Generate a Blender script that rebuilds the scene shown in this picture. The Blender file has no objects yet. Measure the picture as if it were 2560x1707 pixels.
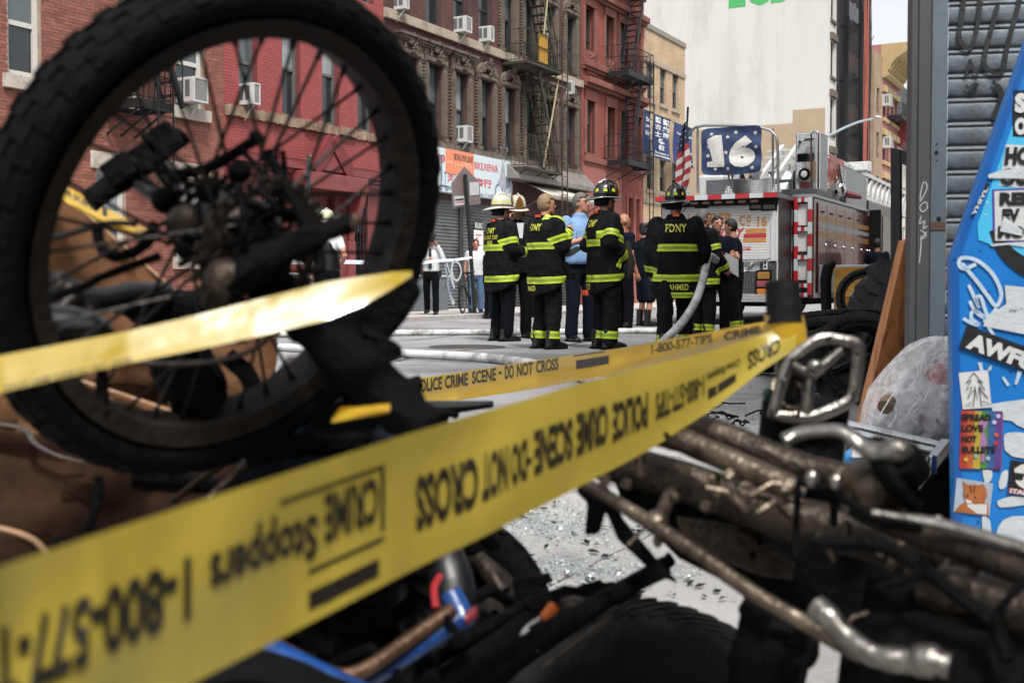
import bpy, bmesh, math, random
import numpy as np
from mathutils import Vector, Matrix, noise
from mathutils.bvhtree import BVHTree
random.seed(7); rng = np.random.default_rng(7)
R = math.radians
SC = bpy.context.scene
COL = SC.collection
# ------------------------------------------------------------------ camera, world, sun, exposure
F = 2844.0; PIT = R(1.6); CH = .70; TH = R(28.7); PY = 799.5      # focal length in photo pixels, pitch, eye height, street bearing
cam = bpy.data.cameras.new('camera'); camo = bpy.data.objects.new('camera', cam); COL.objects.link(camo)
cam.sensor_width = 36; cam.lens = 36 * F / 2560; cam.shift_y = -(853.5 - PY) / 2560
cam.clip_start = .05; cam.clip_end = 1500
camo.location = (0, 0, CH); camo.rotation_euler = (R(90) - PIT, 0, 0)
cam.dof.use_dof = True; cam.dof.focus_distance = 9.0; cam.dof.aperture_fstop = 6.0; cam.dof.aperture_blades = 0
SC.camera = camo
SUN_EL, SUN_AZ = R(56), R(164)         # azimuth clockwise from the view direction: the light comes over the right shoulder
world = bpy.data.worlds.new('World'); SC.world = world; world.use_nodes = True
_n = world.node_tree.nodes; _l = world.node_tree.links
_bg = _n['Background']; _sky = _n.new('ShaderNodeTexSky'); _sky.sky_type = 'NISHITA'; _sky.sun_disc = False
_sky.sun_elevation = SUN_EL; _sky.sun_rotation = SUN_AZ; _sky.dust_density = 4.0; _sky.air_density = 1.2; _sky.ozone_density = 1.0
_hs = _n.new('ShaderNodeHueSaturation'); _hs.inputs['Saturation'].default_value = .22
_l.new(_sky.outputs[0], _hs.inputs['Color']); _l.new(_hs.outputs[0], _bg.inputs['Color']); _bg.inputs['Strength'].default_value = .13
sun = bpy.data.lights.new('sun', 'SUN'); suno = bpy.data.objects.new('sun', sun); COL.objects.link(suno)
sun.energy = 2.2; sun.angle = R(9); sun.color = (1, .965, .92)
_d = Vector((math.sin(SUN_AZ) * math.cos(SUN_EL), math.cos(SUN_AZ) * math.cos(SUN_EL), math.sin(SUN_EL)))
suno.rotation_euler = _d.to_track_quat('Z', 'Y').to_euler()
SC.view_settings.view_transform = 'Standard'; SC.view_settings.look = 'None'; SC.view_settings.gamma = 1
SC.view_settings.use_curve_mapping = False; SC.view_settings.exposure = 0.95
SC.render.engine = 'CYCLES'; SC.cycles.max_bounces = 6; SC.cycles.diffuse_bounces = 3; SC.cycles.glossy_bounces = 3
SC.cycles.transparent_max_bounces = 8; SC.cycles.transmission_bounces = 4; SC.cycles.caustics_reflective = False; SC.cycles.caustics_refractive = False
SC.cycles.use_denoising = True
# ------------------------------------------------------------------ measuring: where a photo pixel's ray meets a plane of the place
st, ct = math.sin(TH), math.cos(TH)
RZ = R(90) - TH                        # street frame: x = s along the street, y = t across it to the left, z up
def ray(px, py):
    v = (px - 1280) / F; w = -(py - PY) / F; c, s = math.cos(PIT), math.sin(PIT)
    y = c + w * s; z = -s + w * c
    return v / y, z / y
def P(px, py, d):
    a, c = ray(px, py); return Vector((a * d, d, CH + c * d))
def toS(p): return Vector((p[0] * st + p[1] * ct, -p[0] * ct + p[1] * st, p[2]))
def W(s, t, z=0): return Vector((s * st - t * ct, s * ct + t * st, z))
def hT(px, py, t):
    a, c = ray(px, py); return toS(P(px, py, t / (-a * ct + st)))
def hS(px, py, s):
    a, c = ray(px, py); return toS(P(px, py, s / (a * st + ct)))
def hZ(px, py, z=0):
    a, c = ray(px, py); return P(px, py, (z - CH) / c)
DF = 17.7                              # the left facades stand this far across the street
def hf(px, py=400, t=DF):
    p = hT(px, py, t); return p.x, p.z
def fs(px, t=DF): return hT(px, 500, t).x
# ------------------------------------------------------------------ materials
def lin(h):
    if not isinstance(h, str): return tuple(h[:3])
    h = h.lstrip('#'); o = []
    for i in (0, 2, 4):
        c = int(h[i:i + 2], 16) / 255; o.append(c / 12.92 if c <= .04045 else ((c + .055) / 1.055) ** 2.4)
    return tuple(o)
MATS = {}
def mat(name, col, rough=.7, metal=0, var=.18, scale=6, bump=.15, bscale=None, dirt=None, dirt_amt=.35, dirt_scale=2.5, isl=0, spec=.5,
        stretch=None, coat=0, detail=5, trans=0, alpha=1, streak=0, rvar=.12, sheen=0):
    """Procedural material: base colour broken by two noises, optional dirt with a shape of its own, per-piece variation and fine relief."""
    if name in MATS: return MATS[name]
    m = bpy.data.materials.new(name); m.use_nodes = True; N = m.node_tree.nodes; L = m.node_tree.links
    b = N['Principled BSDF']; c = lin(col)
    tc = N.new('ShaderNodeTexCoord'); src = tc.outputs['Object']
    if stretch:
        mp = N.new('ShaderNodeMapping'); mp.inputs['Scale'].default_value = stretch; L.new(src, mp.inputs['Vector']); src = mp.outputs[0]
    def nz(sc, det=detail, rgh=.6):
        t = N.new('ShaderNodeTexNoise'); t.inputs['Scale'].default_value = sc; t.inputs['Detail'].default_value = det
        t.inputs['Roughness'].default_value = rgh; L.new(src, t.inputs['Vector']); return t.outputs['Fac']
    n1 = nz(scale)
    mr = N.new('ShaderNodeMapRange'); mr.inputs[1].default_value = .3; mr.inputs[2].default_value = .7
    mr.inputs[3].default_value = 1 - var; mr.inputs[4].default_value = 1 + var; L.new(n1, mr.inputs[0])
    fac = mr.outputs[0]
    if isl:
        g = N.new('ShaderNodeNewGeometry'); oi = N.new('ShaderNodeObjectInfo')
        a = N.new('ShaderNodeMath'); a.operation = 'ADD'; L.new(g.outputs['Random Per Island'], a.inputs[0]); L.new(oi.outputs['Random'], a.inputs[1])
        f = N.new('ShaderNodeMath'); f.operation = 'FRACT'; L.new(a.outputs[0], f.inputs[0])
        m2 = N.new('ShaderNodeMapRange'); m2.inputs[3].default_value = 1 - isl; m2.inputs[4].default_value = 1 + isl; L.new(f.outputs[0], m2.inputs[0])
        mu = N.new('ShaderNodeMath'); mu.operation = 'MULTIPLY'; L.new(fac, mu.inputs[0]); L.new(m2.outputs[0], mu.inputs[1]); fac = mu.outputs[0]
    vm = N.new('ShaderNodeVectorMath'); vm.operation = 'SCALE'; vm.inputs[0].default_value = c; L.new(fac, vm.inputs['Scale']); out = vm.outputs[0]
    if dirt is not None:
        dn = nz(dirt_scale, 8, .68); r = N.new('ShaderNodeMapRange'); r.inputs[1].default_value = .62 - dirt_amt * .4; r.inputs[2].default_value = .72 - dirt_amt * .1
        L.new(dn, r.inputs[0]); mx = N.new('ShaderNodeMix'); mx.data_type = 'RGBA'; L.new(r.outputs[0], mx.inputs[0])
        L.new(out, mx.inputs[6]); mx.inputs[7].default_value = (*lin(dirt), 1); out = mx.outputs[2]
    L.new(out, b.inputs['Base Color'])
    rr = N.new('ShaderNodeMapRange'); rr.inputs[3].default_value = max(.02, rough - rvar); rr.inputs[4].default_value = min(1, rough + rvar)
    L.new(n1, rr.inputs[0]); L.new(rr.outputs[0], b.inputs['Roughness'])
    b.inputs['Metallic'].default_value = metal; b.inputs['Specular IOR Level'].default_value = spec
    b.inputs['Coat Weight'].default_value = coat; b.inputs['Coat Roughness'].default_value = .08
    if trans: b.inputs['Transmission Weight'].default_value = trans
    if alpha < 1: b.inputs['Alpha'].default_value = alpha
    if sheen: b.inputs['Sheen Weight'].default_value = sheen; b.inputs['Sheen Roughness'].default_value = .6
    if bump:
        bn = nz(bscale or scale * 5, 4); bp = N.new('ShaderNodeBump'); bp.inputs['Strength'].default_value = bump; bp.inputs['Distance'].default_value = .02
        L.new(bn, bp.inputs['Height']); L.new(bp.outputs[0], b.inputs['Normal'])
    MATS[name] = m; return m
def glow(name, col, e):
    m = bpy.data.materials.new(name); m.use_nodes = True; b = m.node_tree.nodes['Principled BSDF']
    b.inputs['Base Color'].default_value = (*lin(col), 1); b.inputs['Emission Color'].default_value = (*lin(col), 1); b.inputs['Emission Strength'].default_value = e
    MATS[name] = m; return m
# ------------------------------------------------------------------ objects
ORG = {}
def thing(name, label, cat, loc=(0, 0, 0), rz=0, group=None):
    o = bpy.data.objects.new(name, None); COL.objects.link(o); o.location = loc; o.rotation_euler = (0, 0, rz); o.empty_display_size = .1
    o['label'] = label; o['category'] = cat
    if group: o['group'] = group
    return o
def sthing(name, label, cat, s, t, z=0, group=None):               # a thing laid out in street coordinates
    o = thing(name, label, cat, W(s, t, z), RZ, group); ORG[o.name] = (s, t, z); return o
def wthing(name, label, cat, loc, group=None):                      # a thing laid out in world coordinates
    o = thing(name, label, cat, loc, 0, group); ORG[o.name] = tuple(loc); return o
def tag(o, label, cat=None, group=None):
    o['label'] = label
    if cat: o['category'] = cat
    if group: o['group'] = group
    return o
def link(name, me, parent=None, m=None, loc=None, rot=None):
    o = bpy.data.objects.new(name, me); COL.objects.link(o)
    if parent is not None: o.parent = parent
    if m is not None and me is not None and not me.materials: me.materials.append(m)
    if loc is not None: o.location = loc
    if rot is not None: o.rotation_euler = rot
    return o
def root_of(o):
    while o.parent is not None: o = o.parent
    return o
def copy_tree(o, parent=None):
    c = o.copy(); COL.objects.link(c); c.parent = parent
    for ch in list(o.children): copy_tree(ch, c)
    return c
def frame_from(d, up=(0, 0, 1)):
    d = Vector(d).normalized(); u = Vector(up)
    if abs(d.dot(u.normalized())) > .985: u = Vector((1, 0, 0)) if abs(d.x) < .9 else Vector((0, 1, 0))
    x = d.cross(u).normalized(); y = x.cross(d).normalized(); return x, y, d
class B:
    """Collects solids into one mesh."""
    def __init__(s): s.v = []; s.f = []
    def add(s, v, f):
        k = len(s.v); s.v += [tuple(q) for q in v]; s.f += [tuple(i + k for i in q) for q in f]; return s
    def box(s, x0, x1, y0, y1, z0, z1):
        if x0 > x1: x0, x1 = x1, x0
        if y0 > y1: y0, y1 = y1, y0
        if z0 > z1: z0, z1 = z1, z0
        return s.add([(x0, y0, z0), (x1, y0, z0), (x1, y1, z0), (x0, y1, z0), (x0, y0, z1), (x1, y0, z1), (x1, y1, z1), (x0, y1, z1)],
                     [(0, 3, 2, 1), (4, 5, 6, 7), (0, 1, 5, 4), (1, 2, 6, 5), (2, 3, 7, 6), (3, 0, 4, 7)])
    def bar(s, p, q, w, h=None, up=(0, 0, 1)):
        h = h or w; p = Vector(p); q = Vector(q); x, y, d = frame_from(q - p, up); v = []
        for c in (p, q):
            for a, b in ((-1, -1), (1, -1), (1, 1), (-1, 1)): v.append(c + x * (a * w / 2) + y * (b * h / 2))
        return s.add(v, [(0, 3, 2, 1)[::-1], (4, 5, 6, 7)[::-1], (0, 1, 5, 4)[::-1], (1, 2, 6, 5)[::-1], (2, 3, 7, 6)[::-1], (3, 0, 4, 7)[::-1]])
    def tube(s, pts, r, n=8, closed=False, cap=True, flat=1, up=(0, 0, 1), jit=0):
        pts = [Vector(p) for p in pts]; m = len(pts); rs = r if isinstance(r, (list, tuple)) else [r] * m; v = []; f = []
        ref = None
        for i, p in enumerate(pts):
            a = pts[(i - 1) % m] if (i > 0 or closed) else p; b = pts[(i + 1) % m] if (i < m - 1 or closed) else p
            d = (b - a).normalized()
            if ref is None: x, y, _ = frame_from(d, up)
            else:
                x = (ref - d * ref.dot(d))
                x = x.normalized() if x.length > 1e-6 else frame_from(d, up)[0]
                y = x.cross(d).normalized()
            ref = x
            for k in range(n):
                t = 2 * math.pi * k / n; rr = rs[i] * (1 + (random.random() - .5) * jit); v.append(p + x * (math.cos(t) * rr) + y * (math.sin(t) * rr * flat))
        for i in range(m if closed else m - 1):
            j = (i + 1) % m
            for k in range(n): f.append((i * n + k, i * n + (k + 1) % n, j * n + (k + 1) % n, j * n + k))
        if cap and not closed: f.append(tuple(range(n))[::-1]); f.append(tuple((m - 1) * n + k for k in range(n)))
        return s.add(v, f)
    def prism(s, poly, ext):
        e = Vector(ext); n = len(poly); v = [Vector(p) for p in poly]; v += [p + e for p in v]
        return s.add(v, [tuple(range(n)), tuple(range(n, 2 * n))[::-1]] + [(i, i + n, (i + 1) % n + n, (i + 1) % n) for i in range(n)])
    def lathe(s, prof, c=(0, 0, 0), axis=(0, 0, 1), n=24, sx=1, sy=1):
        x, y, d = frame_from(axis, (0, 1, .01)); c = Vector(c); v = []; f = []; m = len(prof)
        for r, h in prof:
            for k in range(n):
                t = 2 * math.pi * k / n; v.append(c + x * (math.cos(t) * r * sx) + y * (math.sin(t) * r * sy) + d * h)
        for i in range(m - 1):
            for k in range(n): f.append((i * n + k, i * n + (k + 1) % n, (i + 1) * n + (k + 1) % n, (i + 1) * n + k))
        return s.add(v, f)
    def sheet(s, rows):
        n = len(rows[0]); v = [p for r in rows for p in r]
        return s.add(v, [(i * n + k, i * n + k + 1, (i + 1) * n + k + 1, (i + 1) * n + k) for i in range(len(rows) - 1) for k in range(n - 1)])
    def loft(s, rings, cap=True):
        n = len(rings[0]); v = [p for r in rings for p in r]; m = len(rings)
        f = [(i * n + k, i * n + (k + 1) % n, (i + 1) * n + (k + 1) % n, (i + 1) * n + k) for i in range(m - 1) for k in range(n)]
        if cap: f += [tuple(range(n))[::-1], tuple((m - 1) * n + k for k in range(n))]
        return s.add(v, f)
    def ball(s, c, rx, ry=None, rz=None, n=10, m=7, rot=None):
        ry = ry or rx; rz = rz or rx; c = Vector(c); rings = []
        for i in range(m + 1):
            a = math.pi * i / m - math.pi / 2; ring = []
            for k in range(n):
                t = 2 * math.pi * k / n; q = Vector((math.cos(a) * math.cos(t) * rx, math.cos(a) * math.sin(t) * ry, math.sin(a) * rz))
                if rot: q = rot @ q
                ring.append(c + q)
            rings.append(ring)
        return s.loft(rings, False)
    def mesh(s, name, off=(0, 0, 0)):
        me = bpy.data.meshes.new(name); o = off
        me.from_pydata([(v[0] - o[0], v[1] - o[1], v[2] - o[2]) for v in s.v], [], s.f); me.update(); return me
    def build(s, name, m, parent=None, smooth=False, bevel=0, off=None, fix=True, seg=2):
        if off is None: off = ORG.get(root_of(parent).name, (0, 0, 0)) if parent is not None else (0, 0, 0)
        me = s.mesh(name, off)
        if fix and len(me.polygons) < 60000:
            bm = bmesh.new(); bm.from_mesh(me); bmesh.ops.recalc_face_normals(bm, faces=bm.faces); bm.to_mesh(me); bm.free()
        if smooth:
            me.polygons.foreach_set('use_smooth', [True] * len(me.polygons)); me.set_sharp_from_angle(angle=R(38))
        o = link(name, me, parent, m)
        if bevel:
            k = o.modifiers.new('bevel', 'BEVEL'); k.width = bevel; k.segments = seg; k.limit_method = 'ANGLE'; k.angle_limit = R(40)
        return o
def structure(o, label=None): o['kind'] = 'structure'; return o
def stuff(o): o['kind'] = 'stuff'; return o
# ------------------------------------------------------------------ lettering
_TXT = {}
def text2d(body, size=1.0, bold=0., xs=1., space=1., shear=0.):
    key = (body, bold, space, shear)
    if key not in _TXT:
        cu = bpy.data.curves.new('t', 'FONT'); cu.body = body; cu.size = 1; cu.offset = bold; cu.space_character = space; cu.shear = shear
        cu.resolution_u = 3; cu.align_x = 'CENTER'; cu.align_y = 'CENTER'
        o = bpy.data.objects.new('t', cu); COL.objects.link(o); dg = bpy.context.evaluated_depsgraph_get()
        me = bpy.data.meshes.new_from_object(o.evaluated_get(dg)); _TXT[key] = me
        bpy.data.objects.remove(o); bpy.data.curves.remove(cu)
    me = _TXT[key]
    return [(v.co.x * size * xs, v.co.y * size) for v in me.vertices], [tuple(p.vertices) for p in me.polygons]
def fit2d(body, w, h, bold=.012, space=1., shear=0.):
    """The words as flat polygons, stretched to fill a w x h box centred on 0."""
    v, f = text2d(body, 1, bold, 1, space, shear)
    if not v: return v, f
    xs = [p[0] for p in v]; ys = [p[1] for p in v]; cx, cy = (min(xs) + max(xs)) / 2, (min(ys) + max(ys)) / 2
    kx, ky = w / max(1e-6, max(xs) - min(xs)), h / max(1e-6, max(ys) - min(ys))
    return [((p[0] - cx) * kx, (p[1] - cy) * ky) for p in v], f
def cut2d(v, f, step):
    """Splits flat polygons at regular x so that they can follow a curved surface."""
    bm = bmesh.new(); vs = [bm.verts.new((a, b, 0)) for a, b in v]
    for q in f:
        try: bm.faces.new([vs[i] for i in q])
        except ValueError: pass
    x0 = min(p[0] for p in v); x1 = max(p[0] for p in v); x = x0 + step
    while x < x1:
        bmesh.ops.bisect_plane(bm, geom=bm.verts[:] + bm.edges[:] + bm.faces[:], plane_co=(x, 0, 0), plane_no=(1, 0, 0)); x += step
    bm.verts.ensure_lookup_table(); bm.verts.index_update()
    r = [(q.co.x, q.co.y) for q in bm.verts], [tuple(q.index for q in fc.verts) for fc in bm.faces]; bm.free(); return r
def flat_on(b, vf, o, ux, uy):
    """Adds flat polygons to builder b on the plane o + x*ux + y*uy."""
    o, ux, uy = Vector(o), Vector(ux), Vector(uy); b.add([o + ux * x + uy * y for x, y in vf[0]], vf[1]); return b
def remesh(b, voxel, smooth=4, fac=.5):
    me = b.mesh('r'); bm = bmesh.new(); bm.from_mesh(me); bmesh.ops.recalc_face_normals(bm, faces=bm.faces); bm.to_mesh(me); bm.free()
    o = bpy.data.objects.new('r', me); COL.objects.link(o)
    k = o.modifiers.new('r', 'REMESH'); k.mode = 'VOXEL'; k.voxel_size = voxel; k.adaptivity = 0
    if smooth: q = o.modifiers.new('s', 'SMOOTH'); q.iterations = smooth; q.factor = fac
    dg = bpy.context.evaluated_depsgraph_get(); out = bpy.data.meshes.new_from_object(o.evaluated_get(dg))
    bpy.data.objects.remove(o); bpy.data.meshes.remove(me)
    out.polygons.foreach_set('use_smooth', [True] * len(out.polygons)); return out
# ================================================================== the setting: ground
m_asph = mat('asphalt', (.25, .25, .255), .78, var=.16, scale=.9, bump=.5, bscale=90, dirt=(.125, .125, .13), dirt_amt=.36, dirt_scale=.7, detail=10, rvar=.25)
m_walk = mat('pavement_concrete', (.40, .38, .355), .8, var=.16, scale=1.6, bump=.3, bscale=40, dirt=(.22, .21, .20), dirt_amt=.3, dirt_scale=.9, isl=.1)
m_wet = mat('sooty_pavement', (.31, .305, .298), .55, var=.22, scale=2.2, bump=.35, bscale=45, dirt=(.09, .085, .08), dirt_amt=.22, dirt_scale=1.7, isl=.08, rvar=.35)
m_kerb = mat('kerb_granite', (.30, .29, .28), .75, var=.2, scale=5, bump=.3, isl=.12)
NK, FK = 2.75, 13.15                       # the kerb lines, near and far
b = B(); b.add([(-400, -300, 0), (600, -300, 0), (600, 900, 0), (-400, 900, 0)], [(0, 1, 2, 3)])
rd = structure(b.build('road', m_asph))
def pavement(name, t0, t1, z, m, s0, s1, ds, nt):
    root = link(name, B().box(s0, s1, t0, t1, -.2, z - .012).mesh(name), None, mat('pavement_bed', (.12, .115, .11), .9)); root.rotation_euler = (0, 0, RZ); structure(root)
    dt = (t1 - t0) / nt; me = [B().box(.006, ds - .006, .006, dt - .006, -.1, 0).mesh('slab')]
    n = int((s1 - s0) / ds)
    for i in range(n):
        for j in range(nt):
            o = link('slab', me[0], root, m, (s0 + i * ds, t0 + j * dt, z + random.uniform(-.003, .003))); o.rotation_euler = (random.uniform(-.002, .002), random.uniform(-.002, .002), 0)
    return root
pv_far = pavement('pavement_far', FK + .18, DF, .09, m_walk, 8, 62, 1.5, 3)
pv_near = pavement('pavement_near', -1.6, NK - .18, .0125, m_wet, -1.2, 24, 1.4, 3)
pvb = B().box(62, 160, FK + .18, DF, -.2, .085); structure(link('pavement_beyond', pvb.mesh('pavement_beyond'), None, m_walk)).rotation_euler = (0, 0, RZ)
for nm, t0, s0, s1, z in (('kerb_far', FK, 6, 70, .095), ('kerb_near', NK - .18, -1.2, 26, .02)):
    root = bpy.data.objects.new(nm, None); COL.objects.link(root); root.rotation_euler = (0, 0, RZ); structure(root)
    me = B().box(.004, 1.99, 0, .176, -.2, 0).mesh('kerb_stone'); k = s0
    while k < s1:
        link('kerb_stone', me, root, m_kerb, (k, t0, z + random.uniform(-.004, .004))); k += 2
m_tar = mat('tar_seal', (.05, .05, .052), .6, var=.3, scale=6, bump=.3); m_patch2 = mat('asphalt_patch', (.17, .17, .175), .82, var=.15, scale=2, bump=.5, bscale=80)
for pts in ([(13, 11.9), (15, 11.6), (17.5, 12.0), (20, 11.5), (24, 11.8)], [(9, 6.2), (11, 6.6), (12.5, 6.1), (15, 6.5), (18, 6.2), (22, 6.6)], [(12.4, 3.2), (12.2, 5.0), (12.6, 6.2), (12.3, 8.5), (12.7, 11.5)], [(7, 8.4), (9.5, 8.9), (12, 8.4), (16, 9.0), (20, 8.7)], [(6, 4.2), (8, 4.5), (9.5, 4.2), (11, 4.6)]):
    rows = [[], []]
    for i, (s_, t_) in enumerate(pts):
        for k in range(5):
            if i == len(pts) - 1 and k: break
            n_ = pts[min(i + 1, len(pts) - 1)]; u = k / 5; s2, t2_ = s_ + (n_[0] - s_) * u + .06 * noise.noise((s_ * 3 + k, t_, 0)), t_ + (n_[1] - t_) * u + .06 * noise.noise((s_, t_ * 3 + k, 5)); w_ = .012 + .014 * random.random(); rows[0].append(W(s2, t2_ + w_, .004)); rows[1].append(W(s2 + w_ * .3, t2_ - w_, .004))
    B().sheet(rows).build('tar_seam', m_tar, rd, off=(0, 0, 0), fix=False)
for s_, t_, a_, c_ in ((14.5, 10.2, 2.6, 1.5), (9.2, 5.0, 1.6, 2.2), (19, 7.5, 3.2, 1.0)): B().add([W(s_, t_, .0035), W(s_ + a_, t_, .0035), W(s_ + a_, t_ + c_, .0035), W(s_, t_ + c_, .0035)], [(0, 1, 2, 3)]).build('road_patch', m_patch2, rd, off=(0, 0, 0), fix=False)
# worn lane line on the asphalt, far lane
b = B()
for k in range(7): b.box(8 + k * 9, 11 + k * 9, 9.35, 9.45, .003, .0045)
mk = link('lane_marking', b.mesh('lane_marking'), None, mat('worn_yellow_paint', (.42, .36, .22), .8, var=.4, scale=12, dirt=(.2, .2, .2), dirt_amt=.75, dirt_scale=9)); mk.rotation_euler = (0, 0, RZ); structure(mk)
# manhole cover
c = hZ(1168, 868); mh = wthing('manhole_cover', 'round cast iron manhole cover in the asphalt before the firefighters', 'manhole', (c.x, c.y, 0))
m_iron = mat('cast_iron', (.075, .073, .07), .6, .3, var=.3, scale=20)
B().lathe([(.0, .006), (.40, .006), (.41, .012), (.45, .012), (.455, .002), (.455, -.02)], (c.x, c.y, 0), n=40).build('frame', m_iron, mh)
b = B()
for i in range(-9, 10):
    for j in range(-9, 10):
        x, y = i * .042, j * .042
        if x * x + y * y < .38 ** 2: b.box(c.x + x - .014, c.x + x + .014, c.y + y - .014, c.y + y + .014, .005, .013)
b.build('tread', m_iron, mh)
# ================================================================== facade kit (street coordinates)
m_brick1 = mat('red_orange_brick', '#7d4c40', .85, var=.14, scale=9, bump=.35, bscale=60, isl=.24, dirt='#6b463d', dirt_amt=.15, dirt_scale=.8)
m_mort1 = mat('pale_mortar', '#8f7d74', .9, var=.15, scale=5)
m_brick2 = mat('red_painted_brick', '#8f4543', .62, var=.07, scale=3, bump=.3, bscale=40, isl=.07, dirt='#6d3533', dirt_amt=.12, dirt_scale=1.2)
m_mort2 = mat('red_painted_joint', '#6b3433', .7, var=.1)
m_brick3 = mat('brown_brick', '#523431', .85, var=.2, scale=2.2, bump=.35, bscale=50, isl=.14, dirt='#2a2120', dirt_amt=.34, dirt_scale=.55)
m_mort3 = mat('dark_mortar', '#4a3330', .9, var=.2, scale=3, dirt='#2a2120', dirt_amt=.3, dirt_scale=.55)
def brickmat(name, c1, c2, mort, sc=1., rough=.85):
    m = bpy.data.materials.new(name); m.use_nodes = True; N = m.node_tree.nodes; L = m.node_tree.links; b = N['Principled BSDF']
    tc = N.new('ShaderNodeTexCoord'); sp = N.new('ShaderNodeSeparateXYZ'); cb = N.new('ShaderNodeCombineXYZ'); L.new(tc.outputs['Object'], sp.inputs[0])
    ad = N.new('ShaderNodeMath'); ad.operation = 'ADD'; L.new(sp.outputs[0], ad.inputs[0]); L.new(sp.outputs[1], ad.inputs[1])
    L.new(ad.outputs[0], cb.inputs[0]); L.new(sp.outputs[2], cb.inputs[1])
    bt = N.new('ShaderNodeTexBrick'); L.new(cb.outputs[0], bt.inputs['Vector']); bt.inputs['Scale'].default_value = sc
    bt.inputs['Color1'].default_value = (*lin(c1), 1); bt.inputs['Color2'].default_value = (*lin(c2), 1); bt.inputs['Mortar'].default_value = (*lin(mort), 1)
    bt.inputs['Brick Width'].default_value = .21; bt.inputs['Row Height'].default_value = .072; bt.inputs['Mortar Size'].default_value = .006
    ns = N.new('ShaderNodeTexNoise'); ns.inputs['Scale'].default_value = 1.1; ns.inputs['Detail'].default_value = 8; L.new(tc.outputs['Object'], ns.inputs['Vector'])
    mr = N.new('ShaderNodeMapRange'); mr.inputs[1].default_value = .3; mr.inputs[2].default_value = .7; mr.inputs[3].default_value = .78; mr.inputs[4].default_value = 1.14; L.new(ns.outputs['Fac'], mr.inputs[0])
    vm = N.new('ShaderNodeVectorMath'); vm.operation = 'SCALE'; L.new(bt.outputs['Color'], vm.inputs[0]); L.new(mr.outputs[0], vm.inputs['Scale']); L.new(vm.outputs[0], b.inputs['Base Color'])
    bp = N.new('ShaderNodeBump'); bp.inputs['Strength'].default_value = .4; bp.inputs['Distance'].default_value = .01; bp.invert = True; L.new(bt.outputs['Fac'], bp.inputs['Height']); L.new(bp.outputs[0], b.inputs['Normal'])
    b.inputs['Roughness'].default_value = rough; MATS[name] = m; return m
m_stone_w = mat('whitewashed_stone', '#a9a298', .8, var=.12, scale=5, bump=.3, dirt='#6d665e', dirt_amt=.22, dirt_scale=3)
m_stone_g = mat('weathered_stone', '#5f554a', .85, var=.2, scale=6, bump=.5, bscale=40, dirt='#362e27', dirt_amt=.32, dirt_scale=2.2)
m_stone_b = mat('belt_stone', '#96897a', .85, var=.15, scale=4, bump=.3, dirt='#5a5046', dirt_amt=.25, dirt_scale=2)
m_wframe_w = mat('white_window_paint', '#b9b7b0', .55, var=.06, scale=6, bump=.05)
m_wframe_d = mat('dark_window_paint', '#2c2d2d', .5, var=.12, scale=6, bump=.05)
m_wframe_g = mat('grey_window_frame', '#585a58', .5, var=.12, scale=6, bump=.05)
m_glass_d = mat('dark_pane', '#20272a', .12, var=.35, scale=1.3, bump=.06, bscale=2, spec=.8, rvar=.06)
m_glass_m = mat('grey_pane', '#4d5658', .16, var=.25, scale=1.5, bump=.06, bscale=2, spec=.8, rvar=.06)
m_glass_l = mat('blind_behind_pane', '#84898a', .22, var=.15, scale=1.5, bump=.04, spec=.8, rvar=.06, stretch=(1, 1, 6))
m_blackmetal = mat('black_painted_iron', '#191b1d', .55, .2, var=.25, scale=9, bump=.1)
m_olive = mat('olive_rusted_iron', '#38352b', .7, .2, var=.3, scale=9, dirt='#2a2620', dirt_amt=.35, dirt_scale=5)
def rects_left(s0, s1, holes, z):
    iv = [(s0, s1)]
    for h in holes:
        if h[2] <= z <= h[3]:
            nv = []
            for a, c in iv:
                if h[1] <= a or h[0] >= c: nv.append((a, c)); continue
                if h[0] > a: nv.append((a, h[0]))
                if h[1] < c: nv.append((h[1], c))
            iv = nv
    return iv
def wall(parent, s0, s1, z0, z1, holes, m, t=DF, dep=.26, back=9, name='wall'):
    b = B(); xs = sorted({s0, s1, *[min(max(q, s0), s1) for h in holes for q in h[:2]]}); zs = sorted({z0, z1, *[min(max(q, z0), z1) for h in holes for q in h[2:4]]})
    for i in range(len(xs) - 1):
        for j in range(len(zs) - 1):
            a, c, d, e = xs[i], xs[i + 1], zs[j], zs[j + 1]
            if any(h[0] < (a + c) / 2 < h[1] and h[2] < (d + e) / 2 < h[3] for h in holes): continue
            b.add([(a, t, d), (c, t, d), (c, t, e), (a, t, e)], [(0, 1, 2, 3)])
    for h in holes:
        a, c, d, e = h[:4]; q = t + dep - .003
        b.add([(a, t, d), (a, t, e), (a, q, e), (a, q, d)], [(0, 1, 2, 3)]); b.add([(c, t, d), (c, q, d), (c, q, e), (c, t, e)], [(0, 1, 2, 3)])
        b.add([(a, t, d), (a, q, d), (c, q, d), (c, t, d)], [(0, 1, 2, 3)]); b.add([(a, t, e), (c, t, e), (c, q, e), (a, q, e)], [(0, 1, 2, 3)])
    b.add([(s0, t, z0), (s0, t, z1), (s0, t + dep, z1), (s0, t + dep, z0)], [(0, 1, 2, 3)]); b.add([(s1, t, z0), (s1, t + dep, z0), (s1, t + dep, z1), (s1, t, z1)], [(0, 1, 2, 3)])
    b.add([(s0, t, z1), (s1, t, z1), (s1, t + dep, z1), (s0, t + dep, z1)], [(0, 1, 2, 3)])
    b.box(s0 + .004, s1 - .004, t + dep, t + back, z0, z1 - .004)
    return b.build(name, m, parent, fix=False)
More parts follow.
